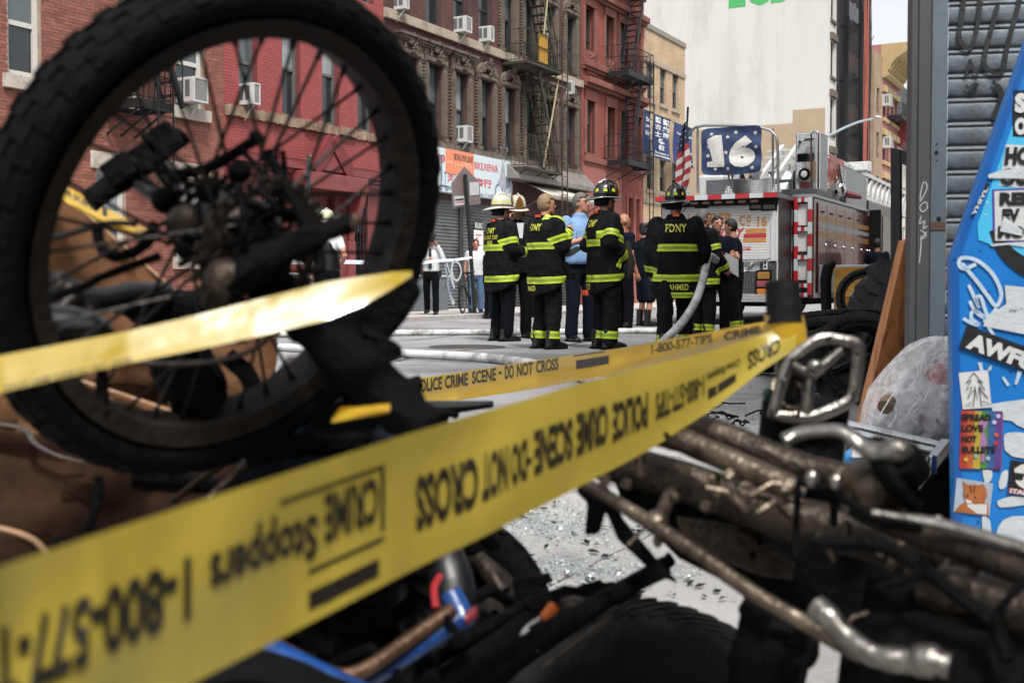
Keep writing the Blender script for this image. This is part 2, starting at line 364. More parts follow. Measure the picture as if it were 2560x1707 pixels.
def bricks(parent, s0, s1, z0, z1, holes, m, t=DF, L=.205, H=.0677, j=.010, proud=.007, pick=None, nmax=300):
    """Courses of bricks standing proud of the joints; the ones that show largest are objects, the rest one part."""
    off = ORG[root_of(parent).name]; V = []; FC = []; full = []; row = 0; z = z0
    while z + H <= z1 + 1e-6:
        x = s0 - (L / 2 if row % 2 else 0)
        while x < s1:
            a0, c0 = max(x + j / 2, s0), min(x + L - j / 2, s1)
            if c0 - a0 > .03:
                for a, c in rects_left(a0, c0, holes, z + H / 2):
                    if c - a > .025:
                        if c - a > L - j - .002 and pick and pick(a, z): full.append((a, z))
                        else:
                            k = len(V); p = proud + random.uniform(-.003, .003); y = t - p; u, v = z + j / 2, z + H - j / 2
                            V += [(a, y, u), (c, y, u), (c, y, v), (a, y, v), (a, t + .01, u), (c, t + .01, u), (c, t + .01, v), (a, t + .01, v)]
                            FC += [(k, k + 1, k + 2, k + 3), (k, k + 4, k + 5, k + 1), (k + 1, k + 5, k + 6, k + 2), (k + 2, k + 6, k + 7, k + 3), (k + 3, k + 7, k + 4, k)]
            x += L
        z += H; row += 1
    random.shuffle(full)
    keep = full[:nmax]
    for a, z in full[nmax:]:
        k = len(V); y = t - proud; c = a + L - j; u, v = z + j / 2, z + H - j / 2
        V += [(a, y, u), (c, y, u), (c, y, v), (a, y, v), (a, t + .01, u), (c, t + .01, u), (c, t + .01, v), (a, t + .01, v)]
        FC += [(k, k + 1, k + 2, k + 3), (k, k + 4, k + 5, k + 1), (k + 1, k + 5, k + 6, k + 2), (k + 2, k + 6, k + 7, k + 3), (k + 3, k + 7, k + 4, k)]
    bb = B(); bb.v = V; bb.f = FC; o = bb.build('brickwork', m, parent, fix=False); stuff(o)
    if keep:
        me = B().box(0, L - j, -proud, .01, j / 2, H - j / 2).mesh('brick')
        for a, z in keep: link('brick', me, parent, m, (a - off[0], t - off[1] + random.uniform(-.003, .002), z - off[2]))
def window(parent, s0, s1, z0, z1, fm, up, lo, t=DF, fw=.06, rec=.16, split=.5, casing=None):
    b = B(); y0, y1 = t + rec - .05, t + rec + .05; zm = z0 + (z1 - z0) * split
    b.box(s0, s0 + fw, y0, y1, z0, z1); b.box(s1 - fw, s1, y0, y1, z0, z1); b.box(s0 + fw, s1 - fw, y0, y1, z0, z0 + fw * 1.1); b.box(s0 + fw, s1 - fw, y0, y1, z1 - fw, z1)
    b.box(s0 + fw, s1 - fw, y0 + .012, y1 - .012, zm - fw * .45, zm + fw * .45)
    w = b.build('window', fm, parent, fix=False)
    B().box(s0 + fw, s1 - fw, y0 + .035, y0 + .045, zm + fw * .45, z1 - fw).build('pane', up, w, fix=False)
    B().box(s0 + fw, s1 - fw, y0 + .055, y0 + .065, z0 + fw * 1.1, zm - fw * .45).build('pane', lo, w, fix=False)
    return w
def slab(parent, name, s0, s1, z0, z1, m, out=.09, t=DF, bev=.008, inn=.1):
    return B().box(s0, s1, t - out, t + inn, z0, z1).build(name, m, parent, fix=False, bevel=bev)
def rough_slab(parent, name, s0, s1, z0, z1, m, out=.09, t=DF, n=9, amp=.018):
    b = B(); rings = []
    for i in range(n + 1):
        s = s0 + (s1 - s0) * i / n; q = lambda: random.uniform(-amp, amp)
        rings.append([(s, t - out + q(), z0 + q()), (s, t + .05, z0), (s, t + .05, z1), (s, t - out + q(), z1 + q())])
    return b.loft(rings).build(name, m, parent)
m_acw = mat('off_white_plastic', '#b5b5b2', .5, var=.08, scale=5, bump=.05, dirt='#8b877f', dirt_amt=.15, dirt_scale=6)
m_acg = mat('grey_grille', '#5d6163', .6, .2, var=.15)
def air_con(s0, s1, z0, z1, label, t=DF, out=.42, brk=True):
    o = sthing('air_conditioner', label, 'air conditioner', (s0 + s1) / 2, t, z0, 'window air conditioners')
    w, h = s1 - s0, z1 - z0; y0, y1 = t - out, t + .12
    B().box(s0, s1, y0 + .03, y1, z0, z1).build('case', m_acw, o, bevel=.012)
    g = B(); f = .035
    g.box(s0, s0 + f, y0, y0 + .03, z0, z1).box(s1 - f, s1, y0, y0 + .03, z0, z1).box(s0 + f, s1 - f, y0, y0 + .03, z0, z0 + f).box(s0 + f, s1 - f, y0, y0 + .03, z1 - f, z1)
    g.build('front_frame', m_acw, o)
    B().box(s0 + f, s1 - f, y0 + .022, y0 + .029, z0 + f, z1 - f).build('coil', m_acg, o)
    g = B(); k = s0 + f
    while k < s1 - f: g.box(k, k + .006, y0 + .012, y0 + .018, z0 + f, z1 - f); k += .032
    k = z0 + f
    while k < z1 - f: g.box(s0 + f, s1 - f, y0 + .006, y0 + .012, k, k + .005); k += .04
    g.build('grille', m_acw, o)
    for a in (.12, .3): 
        if out > .3: B().box(s0 - .004, s0 + .01, y0 + a, y0 + a + .13, z0 + h * .22, z1 - h * .12).build('side_vent', m_acg, o)
    if brk: B().bar((s0 + w * .6, t - out * .7, z0), (s0 + w * .6, t - .02, z0 - .32), .05, .03).build('bracket', m_acw, o)
    return o
m_tread = m_blackmetal
def railing(o, pts, z, h, m, gap=.13, r=.008):
    b = B(); b2 = B()
    for (p, q) in zip(pts[:-1], pts[1:]):
        p = Vector((*p, z)); q = Vector((*q, z)); n = max(2, int((q - p).length / gap))
        for hh in (h, h * .55, .06): B().bar(p + Vector((0, 0, hh)), q + Vector((0, 0, hh)), .03, .022).build('rail', m, o, fix=False)
        for i in range(n + 1):
            k = p.lerp(q, i / n); b.bar(k, k + Vector((0, 0, h)), .014, .014, (1, 0, 0))
    stuff(b.build('balusters', m, o, fix=False))
def fire_escape(label, s0, s1, zs, m, depth=1.0, rail_h=.9, stairs=(), ladder=None, t=DF, rail_in=True, thick=.1):
    o = sthing('fire_escape', label, 'fire escape', (s0 + s1) / 2, t, zs[0])
    for z in zs:
        p = B(); p.box(s0, s1, t - depth, t - depth + .05, z - thick, z).box(s0, s1, t - .09, t - .04, z - thick, z).box(s0, s0 + .05, t - depth + .05, t - .09, z - thick, z).box(s1 - .05, s1, t - depth + .05, t - .09, z - thick, z)
        p.build('platform', m, o, fix=False)
        k = t - depth + .09; g = B()
        while k < t - .1: g.box(s0 + .05, s1 - .05, k, k + .045, z - .02, z - .003); k += .075
        stuff(g.build('grating', m, o, fix=False))
        railing(o, [(s0 + .02, t - .05), (s0 + .02, t - depth + .02), (s1 - .02, t - depth + .02), (s1 - .02, t - .05)], z, rail_h, m)
        for k in (s0 + .1, (s0 + s1) / 2, s1 - .1): B().bar((k, t - depth + .1, z - thick), (k, t - .02, z - thick - .45), .045, .03).build('bracket', m, o, fix=False)
    for (a, za, c, zc, y) in stairs:
        g = B(); p, q = Vector((a, y, za)), Vector((c, y, zc))
        for e in (-.25, .25): g.bar(p + Vector((0, e, 0)), q + Vector((0, e, 0)), .03, .13)
        g.build('stringer', m, o, fix=False); g = B(); n = int(abs(zc - za) / .24)
        for i in range(1, n): k = p.lerp(q, i / n); g.box(k.x - .1, k.x + .1, y - .24, y + .24, k.z - .012, k.z + .012)
        stuff(g.build('treads', m, o, fix=False)); g = B()
        for e in (-.25, .25):
            g.bar(p + Vector((0, e, .85)), q + Vector((0, e, .85)), .028, .028)
            for i in (0, .33, .66, 1): k = p.lerp(q, i); g.bar(k + Vector((0, e, 0)), k + Vector((0, e, .85)), .016, .016, (1, 0, 0))
        g.build('handrail', m, o, fix=False)
    for (a, z0, z1, y) in ladder or ():
        g = B(); g.bar((a, y, z0), (a, y, z1), .03, .03, (1, 0, 0)).bar((a + .4, y, z0), (a + .4, y, z1), .03, .03, (1, 0, 0)); g.build('ladder_rail', m, o, fix=False)
        g = B(); k = z0 + .15
        while k < z1: g.bar((a, y, k), (a + .4, y, k), .02); k += .3
        stuff(g.build('rungs', m, o, fix=False))
    return o
def W4(pl, pr, yt, yb):
    m = (pl + pr) / 2; return (fs(pl), fs(pr), hf(m, yb)[1], hf(m, yt)[1])
# ================================================================== 1: orange-red brick house with whitewashed lintels
S1 = fs(561); S0 = 10.5
h1 = sthing('brick_house', 'orange red brick house with whitewashed lintels and sills, seen through the big wheel', 'building', S0, DF)
za = 4.5
w1 = [(fs(24), fs(108), za + .02, za + 1.95), (fs(300), fs(352), za + .02, za + 1.95), (fs(441), fs(513), za + .02, za + 1.95),
      (fs(241), fs(316), 1.35, 3.02), (fs(440), fs(513), 1.35, 3.02), (fs(30), fs(124), .1, 3.0)]
w1 += [(a, c, z0 + 3.3, z1 + 3.3) for a, c, z0, z1 in w1[:3]]
wall(h1, S0, S1, .05, 10, w1, m_mort1)
def pk1(a, z):
    if z > 6.6 or z < 2.0: return False
    px = 1280 + F * (W(a, DF, z).x) / W(a, DF, z).y
    return px > 20 and ((z > 4.3 and px < 190) or px > 130) and random.random() < .24
lint = [(h[0] - .14, h[1] + .14, h[3] - .004, h[3] + .33) for h in w1] + [(h[0] - .12, h[1] + .12, h[2] - .25, h[2]) for h in w1]
bricks(h1, S0, S1 - .004, .09, 9.9, w1 + lint, m_brick1, pick=pk1)
for i, h in enumerate(w1):
    dk = i == 5
    w = window(h1, *h, m_wframe_w, m_glass_m if i < 3 else m_glass_l, m_glass_d if i not in (3, 4) else m_glass_m, fw=.1)
    slab(w, 'lintel', h[0] - .14, h[1] + .14, h[3] - .002, h[3] + .33, m_stone_w, .05)
    slab(w, 'sill', h[0] - .12, h[1] + .12, h[2] - .25, h[2] - .002, m_stone_w, .1)
s, z = fs(450), 5.0
air_con(fs(450), fs(523, DF - .42), za + .1, za + .62, 'white air conditioner in the orange brick house beside the black ladder')
pfl = hf(300, 262)[1]
fe1 = fire_escape('black iron fire escape with ladder on the orange brick house', fs(258), fs(428, DF - .9), [pfl, pfl + 3.3], m_blackmetal, .95, .9,
            [(fs(392), pfl, fs(262), pfl + 3.3, DF - .5)], [(fs(397, DF - 1.0), 2.7, pfl + 1.3, DF - 1.0)], thick=.17)
# ================================================================== 2: red painted brick house
S2 = fs(959); sb = 4.66
h2 = sthing('painted_house', 'bright red painted brick house with pointed door hood, seen through the spokes', 'building', S1, DF)
w2 = [(fs(599), fs(645), sb + .12, sb + 2.2), (fs(707), fs(752), sb + .12, sb + 2.2), (fs(806), fs(849), sb + .12, sb + 2.2), (fs(895), fs(936), sb + .12, sb + 2.2)]
w2 += [(a, c, z0 + 3.35, z1 + 3.35) for a, c, z0, z1 in w2]
g2 = [(fs(868), fs(920), 1.0, hf(892, 470)[1]), (fs(655), fs(692), 1.0, hf(680, 440)[1])]
door2 = (fs(756), fs(838), .1, 3.05)
wall(h2, S1, S2, .05, 10.2, w2 + g2 + [door2], m_mort2)
cz = 3.5
def pk2(a, z): return 3.6 < z < 6.3 and a < fs(930) and random.random() < .16
bricks(h2, S1 + .004, S2 - .004, cz + .3, 10.1, w2 + [(S1, S2, sb - .12, sb + .1)], m_brick2, pick=pk2, H=.07)
m_redp = mat('dark_red_gloss_paint', '#783a3a', .4, var=.12, scale=2, bump=.15, dirt='#5f2225', dirt_amt=.25, dirt_scale=2)
m_redd = mat('deep_red_paint', '#6a262a', .45, var=.14, scale=2, bump=.15)
for i, h in enumerate(w2): window(h2, *h, m_wframe_g, m_glass_l if i % 4 else m_glass_m, m_glass_d if i % 4 else m_glass_m, fw=.075, split=.5 + .05 * (i % 3), rec=.2)
m_sillb = mat('broken_brownstone', '#8a7763', .85, var=.3, scale=6, bump=.6, dirt='#5a3a33', dirt_amt=.42, dirt_scale=3)
k = S1 + .02
for i in range(9):
    e = k + (S2 - S1) / 9; rough_slab(h2, 'sill_stone', k + .008, e - .008, sb - .12 + random.uniform(-.02, .02), sb + .1, m_sillb, .06 if i % 2 else .12); k = e
c = B(); yy = DF
for o_, z0, z1 in ((.05, cz - .34, cz - .2), (.12, cz - .2, cz - .08), (.2, cz - .08, cz + .02), (.3, cz + .02, cz + .12), (.16, cz + .12, cz + .2)): c.box(S1 + .02, S2 - .02, DF - o_, DF + .04, z0, z1)
c.build('cornice', m_redp, h2, bevel=.01)
pc = fs(832, DF - .35); pe = B(); pe.prism([(pc - .62, DF - .36, cz + .05), (pc + .62, DF - .36, cz + .05), (pc, DF - .36, cz + .75)], (0, .3, 0))
pe.build('pediment', m_redp, h2, bevel=.02); pe = B()
pe.bar((pc - .72, DF - .36, cz + .03), (pc, DF - .36, cz + .84), .36, .1, (0, 1, 0)).bar((pc + .72, DF - .36, cz + .03), (pc, DF - .36, cz + .84), .36, .1, (0, 1, 0)); pe.build('pediment_rim', m_redd, h2)
B().box(pc - 1.3, pc + 1.3, DF - .5, DF, cz - .42, cz - .02).build('hood', m_redp, h2, bevel=.02)
for q in (-1.15, 1.15):
    k = pc + q; B().loft([[(k - .1, DF - .02, z), (k + .1, DF - .02, z), (k + .1, DF - d, z), (k - .1, DF - d, z)] for z, d in ((1.9, .08), (2.2, .12), (2.5, .3), (2.8, .42), (3.1, .47))]).build('console', m_redp, h2, bevel=.015)
    B().box(k - .14, k + .14, DF - .09, DF + .02, .1, 1.9).build('pilaster', m_redp, h2, bevel=.01)
B().box(S1 + .01, S2 - .01, DF - .035, DF + .01, .1, .75).build('base_course', m_redd, h2)
dr = B().box(door2[0], door2[1], DF + .15, DF + .2, .1, 3.05).build('door', m_redd, h2)
for i in (0, 1): B().box(door2[0] + .1 + i * .62, door2[0] + .6 + i * .62, DF + .125, DF + .148, .3, 1.3).build('panel', m_redp, dr, bevel=.01)
B().box(door2[0] + .12, door2[1] - .12, DF + .13, DF + .148, 1.5, 2.7).build('pane', m_glass_d, dr)
for g in g2:
    w = window(h2, *g, m_redd, m_glass_l, m_glass_d, rec=.2); q = B(); k = g[0] + .06
    while k < g[1]: q.bar((k, DF + .03, g[2]), (k, DF + .03, g[3]), .025, .025, (1, 0, 0)); k += .13
    for zz in (g[2] + .05, (g[2] + g[3]) / 2, g[3] - .1): q.box(g[0], g[1], DF + .02, DF + .04, zz, zz + .03)
    for zz in (.35, .75):
        k = g[0] + .12; zc = g[2] + (g[3] - g[2]) * zz
        while k < g[1] - .05:
            q.tube([(k + .05 * math.cos(a), DF + .02, zc + .09 * math.sin(a)) for a in [i * math.pi / 5 for i in range(10)]], .007, 5, True); k += .13
    q.build('window_guard', m_blackmetal, w, fix=False); slab(w, 'lintel', g[0] - .12, g[1] + .12, g[3], g[3] + .28, m_redp, .06); slab(w, 'sill', g[0] - .1, g[1] + .1, g[2] - .15, g[2], m_redp, .1)
lam = sthing('wall_lantern', 'small glass lantern beside the red house door', 'lantern', fs(841, DF - .2), DF - .1, 2.2)
lx = fs(841, DF - .2); B().bar((lx, DF, 2.55), (lx, DF - .22, 2.6), .03).lathe([(.02, 2.62), (.16, 2.52), (.17, 2.5), (.0, 2.5)], (lx, DF - .22, 0), n=12).build('bracket', m_blackmetal, lam)
B().lathe([(.07, 2.5), (.085, 2.35), (.05, 2.2), (0, 2.2)], (lx, DF - .22, 0), n=10).build('glass', mat('lamp_glass', '#c9b48c', .3), lam, smooth=True)
air_con(fs(600), fs(653, DF - .42), sb + .14, sb + .62, 'white air conditioner in the bright red painted house')
# utility post before the red house
up = hT(770, 600, 14.6); us = up.x; ut = sthing('sign_post', 'thin grey steel post with bolts before the red house door', 'post', us, 14.6)
B().bar((us, 14.6, .09), (us + .03, 14.6, hT(767, 388, 14.6).z), .07, .04, (1, 0, 0)).build('post', mat('galvanised', '#4a5355', .45, .5), ut)
B().lathe([(0, 0), (.02, 0), (.02, .02), (0, .02)], (us + .03, 14.56, 3.35), (0, -1, 0), 8).build('bolt', mat('bright_bolt', '#c5c8c8', .3, .8), ut)
# ================================================================== 3: brown tenement with carved stone window surrounds
S3 = fs(1452)
h3 = sthing('tenement', 'dark brown brick tenement with carved stone window surrounds and olive fire escape', 'building', S2, DF)
bz = 8.05; sz = 4.78
up_px = [(985, 1016), (1065, 1099), (1134, 1166), (1197, 1227), (1254, 1279), (1308, 1332), (1358, 1382), (1411, 1432)]
lo_px = [(1003, 1030), (1068, 1096), (1135, 1162), (1199, 1223), (1258, 1281), (1311, 1333), (1360, 1384), (1413, 1434)]
w3u = [(fs(a), fs(a) + .82, bz + .14, bz + 2.25) for a, c in up_px]
w3l = [(fs(a), fs(a) + .74, sz + .14, sz + 2.32) for a, c in lo_px]
shop3 = [(S2 + .3, fs(1000), .1, 3.4), (fs(1081), fs(1150), .1, 3.25), (fs(1155), fs(1268), .1, 3.25), (fs(1284), fs(1440), .1, 3.1)]
wall(h3, S2, S3, .05, 14, w3u + w3l + shop3, m_mort3)
keep3 = w3u + [(a - .28, c + .28, z0 - .2, z1 + .62) for a, c, z0, z1 in w3l] + [(S2, S3, bz - .14, bz + .14), (S2, S3, .0, sz + .14)]
bricks(h3, S2 + .004, S3 - .004, 3.6, 13.9, keep3, m_brick3, H=.0705)
k = S2 + .01
for i in range(7): e = k + (S3 - S2 - .02) / 7; B().box(k + .004, e - .004, DF - .12, DF + .05, bz - .13, bz + .13).build('belt_stone', m_stone_b, h3, bevel=.01); k = e
k = S2 + .01
for i in range(9): e = k + (S3 - S2 - .02) / 9; rough_slab(h3, 'sill_course', k + .006, e - .006, sz - .14, sz + .13, m_stone_g, .14, amp=.012); k = e
for i, h in enumerate(w3u): window(h3, *h, m_wframe_d, (m_glass_m, m_glass_d, m_glass_l, m_glass_d)[i % 4], m_glass_d, rec=.2, split=.52)
def carve(me_name, arched):
    """Carved stone frame, laid out from the opening's lower left corner: x along, y out negative, z up; opening .74 x 2.18."""
    w, h = .74, 2.18; b = B()
    for x0, x1 in ((-.2, 0), (w, w + .2)):
        b.box(x0 + .02, x1 - .02, -.09, .1, .1, h); b.box(x0 + .07, x1 - .07, -.13, -.09, .16, h - .2); b.box(x0 - .02, x1 + .02, -.13, .1, 0, .12)
        e = x1 + .0 if x0 > 0 else x0 - .08
        z = .2
        while z < h: b.box(e, e + .07, -.075, .05, z, z + .06); z += .1
    b.box(-.24, w + .24, -.11, .1, h, h + .16); b.box(-.12, w + .12, -.15, -.11, h + .03, h + .13)
    if arched:
        for i in range(9):
            a0, a1 = math.pi * i / 9, math.pi * (i + 1) / 9; c = (w / 2, h + .16)
            b.prism([(c[0] + r * math.cos(a) * 1.15, -.14, c[1] + r * math.sin(a) * .75) for r, a in ((.52, a0), (.52, a1), (.36, a1), (.36, a0))], (0, .2, 0))
        for sx in (-1, 1):
            b.tube([(w / 2 + sx * (.16 + .1 * math.cos(q)), -.14, h + .42 + .1 * math.sin(q)) for q in [i * .7 for i in range(9)]], .035, 6)
    else:
        b.box(-.26, w + .26, -.09, .1, h + .16, h + .42); b.box(-.3, w + .3, -.2, .1, h + .42, h + .5); b.box(-.34, w + .34, -.26, .1, h + .5, h + .57)
        x = -.26
        while x < w + .22: b.box(x, x + .05, -.17, -.09, h + .36, h + .42); x += .1
    for i in range(46):                                                  # leaf carving round the keystone
        a = random.random() * 6.28; r = random.random() ** .6; z = h + .1 + (.34 if not arched else .42)
        b.ball((w / 2 + math.cos(a) * r * .19, -.16 - random.random() * .07, z - .12 + math.sin(a) * r * .27), random.uniform(.02, .05), random.uniform(.02, .05), random.uniform(.03, .07), 5, 4)
    for sx in (.06, w - .06):
        for i in range(9): b.ball((sx + random.uniform(-.07, .07), -.13, h + .26 + random.uniform(-.09, .06)), .03, .03, .04, 5, 4)
    me = b.mesh(me_name); bm = bmesh.new(); bm.from_mesh(me); bmesh.ops.recalc_face_normals(bm, faces=bm.faces); bm.to_mesh(me); bm.free(); return me
cv = [carve('window_surround', False), carve('window_surround', True)]
for me in cv: me.materials.append(m_stone_g)
for i, h in enumerate(w3l):
    w = window(h3, *h, m_wframe_d, (m_glass_l, m_glass_m, m_glass_l, m_glass_m)[i % 4], (m_glass_d, m_glass_d, m_glass_m)[i % 3], rec=.2, split=.5)
    link('surround', cv[1 if i in (3, 4, 7) else 0], w, None, (h[0] - S2, 0, h[2]))
for i, h in enumerate(w3u[4:]):                                          # arched heads of the upper right windows
    link('surround', cv[1], h3, None, (h[0] + .04 - S2, 0, h[2] - .02))
for z in [sz + .45 + .52 * i for i in range(5)]:                         # dark strips for the rusticated joints between the lower windows
    for a, c in zip(w3l[:-1], w3l[1:]): B().box(a[1] + .3, c[0] - .3, DF - .004, DF - .0075, z, z + .022).build('joint', mat('dark_joint_line', '#231c1b', .9), h3, fix=False)
air_con(fs(985), fs(1025, DF - .42), bz + .16, bz + .62, 'white air conditioner above the belt course, beside the big tyre')
air_con(fs(1135), fs(1181, DF - .42), bz + .16, bz + .62, 'white air conditioner with strut, left of two over the belt course')
air_con(fs(1197), fs(1236, DF - .42), bz + .16, bz + .62, 'white air conditioner nearest the olive fire escape balcony')
air_con(fs(1137), fs(1183, DF - .42), sz + .22, sz + .70, 'white air conditioner just above the bike repair sign')
air_con(fs(1413), fs(1436, DF - .35), 7.5, 7.98, 'small white air conditioner below the belt at the tenement corner', out=.35, brk=False)
# olive fire escape
lz = hf(1330, 424, DF - .6)[1]; uz = hf(1330, 165, DF - .6)[1]
fl, fr = fs(1253), fs(1402, DF - .9)
fe3 = fire_escape('olive iron fire escape with yellow scrap in its railing on the brown tenement', fl, fr, [lz, uz], m_olive, .95, 1.0,
   [(fs(1383, DF - .6), uz, fs(1330, DF - .6), uz + 3.3, DF - .5), (fs(1385, DF - .6), lz + .03, fs(1335, DF - .6), uz, DF - .5)], [(fs(1404, DF - 1.0), 3.05, uz + 1.0, DF - 1.02)], thick=.08)
q = B()
for i in range(9): x = fs(1340) + i * .15; q.tube([(x + .06 * math.cos(a), DF - .96, uz + .62 + .16 * math.sin(a)) for a in [k * math.pi / 6 for k in range(12)]], .007, 5, True)
q.build('scrollwork', m_olive, fe3, fix=False)
B().box(fs(1342, DF - .8), fs(1362, DF - .8), DF - .9, DF - .86, uz + .1, uz + 1.0).build('yellow_board', mat('yellow_board', '#c8952c', .5), fe3)
q = B(); q.tube([(fs(1365, DF - .6), DF - .75, uz + 3.2), (fs(1352, DF - .7), DF - .8, uz + 1)], .03, 6); q.tube([(fs(1384, DF - .6), DF - .78, uz - .2), (fs(1352, DF - .7), DF - .8, lz + .1)], .03, 6); q.build('drop_ladder_stay', mat('pale_stay', '#8d8567', .6), fe3)
# shop shutters, sign, hood and awning
m_shut = mat('grey_roller_shutter', '#6d7072', .45, .5, var=.15, scale=3, dirt='#3c3b39', dirt_amt=.3, dirt_scale=1.5)
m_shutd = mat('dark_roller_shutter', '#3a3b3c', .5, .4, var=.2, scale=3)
for i, h in enumerate(shop3):
    q = sthing('roller_shutter', ['grey roller shutter hidden behind the big tyre', 'grey roller shutter directly behind the walking policeman', 'grey roller shutter behind the street sign pole, with lease poster', 'dark roller shutter under the white awning'][i], 'shutter', (h[0] + h[1]) / 2, DF, .1, 'shop shutters')
    prof = []; z = h[2]
    while z < h[3]: prof += [(DF + .06, z), (DF + .035, z + .02), (DF + .03, z + .05), (DF + .05, z + .085)]; z += .1
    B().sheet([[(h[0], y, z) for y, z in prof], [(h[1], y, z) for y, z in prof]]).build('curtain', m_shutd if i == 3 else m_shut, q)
    B().box(h[0] - .05, h[0] + .04, DF - .03, DF + .1, h[2], h[3]).build('guide_rail', m_shutd, q)
    B().box(h[1] - .04, h[1] + .05, DF - .03, DF + .1, h[2], h[3]).build('guide_rail', m_shutd, q)
TS = DF - .3
sg0, sg1 = fs(985, TS), fs(1279, TS); zt, zb = hT(1185, 386, TS).z, hT(1185, 490, TS).z
sg = sthing('shop_sign', 'long white bike repair sign with red lettering under the tenement windows', 'sign', sg0, TS, zb)
m_signw = mat('pale_blue_sign_face', '#b9c6ca', .45, var=.04, scale=1, bump=.02)
B().box(sg0, sg1, TS, DF - .02, zb, zt).build('board', m_signw, sg)
def on_sign(vf, s, z, y, m, nm='lettering'): return flat_on(B(), vf, (s, y, z), (1, 0, 0), (0, 0, 1)).build(nm, m, sg, fix=False)
m_sred = mat('sign_red', '#b9444d', .5, var=.05); m_sdark = mat('sign_black', '#2b2e33', .5, var=.05); m_sgrey = mat('sign_grey', '#5d6a72', .5, var=.05)
H = zt - zb
def at(px, py): p = hT(px, py, TS); return p.x, p.z
def put(body, px0, px1, py0, py1, m, y=-.004, bold=.02, base=None):
    (a, z1), (c, z0) = at(px0, py0), at(px1, py1); zz1 = hT((px0 + px1) / 2, py0, TS).z; zz0 = hT((px0 + px1) / 2, py1, TS).z
    return on_sign(fit2d(body, c - a, zz1 - zz0, bold), (a + c) / 2, (zz0 + zz1) / 2, TS + y, m)
put('1-79', 1068, 1113, 385, 406, m_sred)
put('BIKE.REPAIR', 1186, 1245, 410, 428, m_sred)
put('鸿运车商行', 1118, 1229, 441, 464, m_sred, bold=.03)
put('Tel: 646-714-8075', 1181, 1241, 484, 493, m_sgrey, bold=.006)
put('销售', 1117, 1128, 464, 475, m_sgrey, bold=.01)
a, c = at(1114, 400)[0], at(1184, 400)[0]
B().box(a, c, TS - .012, TS - .003, zt - H * .56, zt + .01).build('lease_banner', mat('orange_banner', '#cf7f5c', .5, var=.05), sg)
put('RETAIL FOR LEASE', 1134, 1181, 389, 404, m_sdark, -.016, .02)
m_pale = mat('faded_white_print', '#d8b9a6', .5)
for px0, px1, y0, y1, tx in ((1136, 1150, 408, 416, 'Joe'), (1152, 1162, 409, 418, 'Kalil'), (1163, 1178, 411, 421, '9172122'), (1117, 1131, 400, 408, 'meridian')): put(tx, px0, px1, y0, y1, m_pale, -.016, .01)
# printed bicycle wheel, kick scooter and moped on the sign
def ring2(cx, cz, r, w, n=28): return ([(cx + q * math.cos(2 * math.pi * i / n), cz + q * math.sin(2 * math.pi * i / n)) for i in range(n) for q in (r, r - w)], [(2 * i, 2 * ((i + 1) % n), 2 * ((i + 1) % n) + 1, 2 * i + 1) for i in range(n)])
def strip2(p, q, w):
    p, q = Vector(p), Vector(q); d = (q - p).normalized(); n = Vector((-d.y, d.x)) * w / 2
    return [tuple(p + n), tuple(q + n), tuple(q - n), tuple(p - n)], [(0, 1, 2, 3)]
pr = B(); x0, z0 = at(1086, 441); uu = (1, 0, 0); vv = (0, 0, 1); y = TS - .004
flat_on(pr, ring2(x0, z0, .42, .05), (0, y, 0), uu, vv)
x1 = at(1102, 440)[0]; zc = hT(1102, 474, TS).z
for s_ in (strip2((x1, zc + .1), (x1 + .03, zc + .95), .035), strip2((x1 - .13, zc + .96), (x1 + .19, zc + .98), .03), strip2((x1, zc + .12), (x1 + .3, zc + .1), .06), strip2((x1 + .22, zc + .1), (x1 + .24, zc + .5), .03), strip2((x1 + .17, zc + .5), (x1 + .31, zc + .5), .05), ring2(x1, zc + .05, .08, .05, 14), ring2(x1 + .3, zc + .05, .08, .05, 14)): flat_on(pr, s_, (0, y, 0), uu, vv)
x2, z2 = at(1252, 482)
for s_ in (ring2(x2 - .12, z2 + .02, .26, .07), strip2((x2 + .0, z2 + 1.35), (x2 + .1, z2 + .95), .03), strip2((x2 + .38, z2 + 1.35), (x2 + .25, z2 + .95), .03)): flat_on(pr, s_, (0, y - .001, 0), uu, vv)
for cx, cz, r in ((0, 1.38, .05), (.4, 1.38, .06), (.58, .72, .08)): flat_on(pr, ([(x2 + cx + r * math.cos(i * .52), z2 + cz + r * 1.4 * math.sin(i * .52)) for i in range(12)], [tuple(range(12))]), (0, y - .001, 0), uu, vv)
flat_on(pr, ([(x2 + .33, z2 + .1), (x2 + .5, z2 + .2), (x2 + .66, z2 + .55), (x2 + .45, z2 + .6), (x2 + .3, z2 + .5)], [(0, 1, 2, 3, 4)]), (0, y - .003, 0), uu, vv)
pr.build('print', m_sgrey, sg, fix=False)
pr = B(); flat_on(pr, ([(x2 - .2, z2 + .3), (x2 + .3, z2 + .0), (x2 + .75, z2 + .05), (x2 + .74, z2 + .35), (x2 + .5, z2 + .62), (x2 + .3, z2 + .35), (x2 + .24, z2 + .85), (x2 + .1, z2 + 1.0), (x2 - .02, z2 + .6)], [tuple(range(9))]), (0, y - .002, 0), uu, vv).build('print', mat('moped_print', '#9a9aa6', .5, var=.3, scale=6), sg, fix=False)
hd = sthing('shop_hood', 'slanting grey sheet metal hood over the shopfront under the olive fire escape', 'canopy', fs(1282), DF)
a, c = fs(1281, DF - .5), fs(1487, DF - .5); zh = hT(1385, 430, DF - .3).z
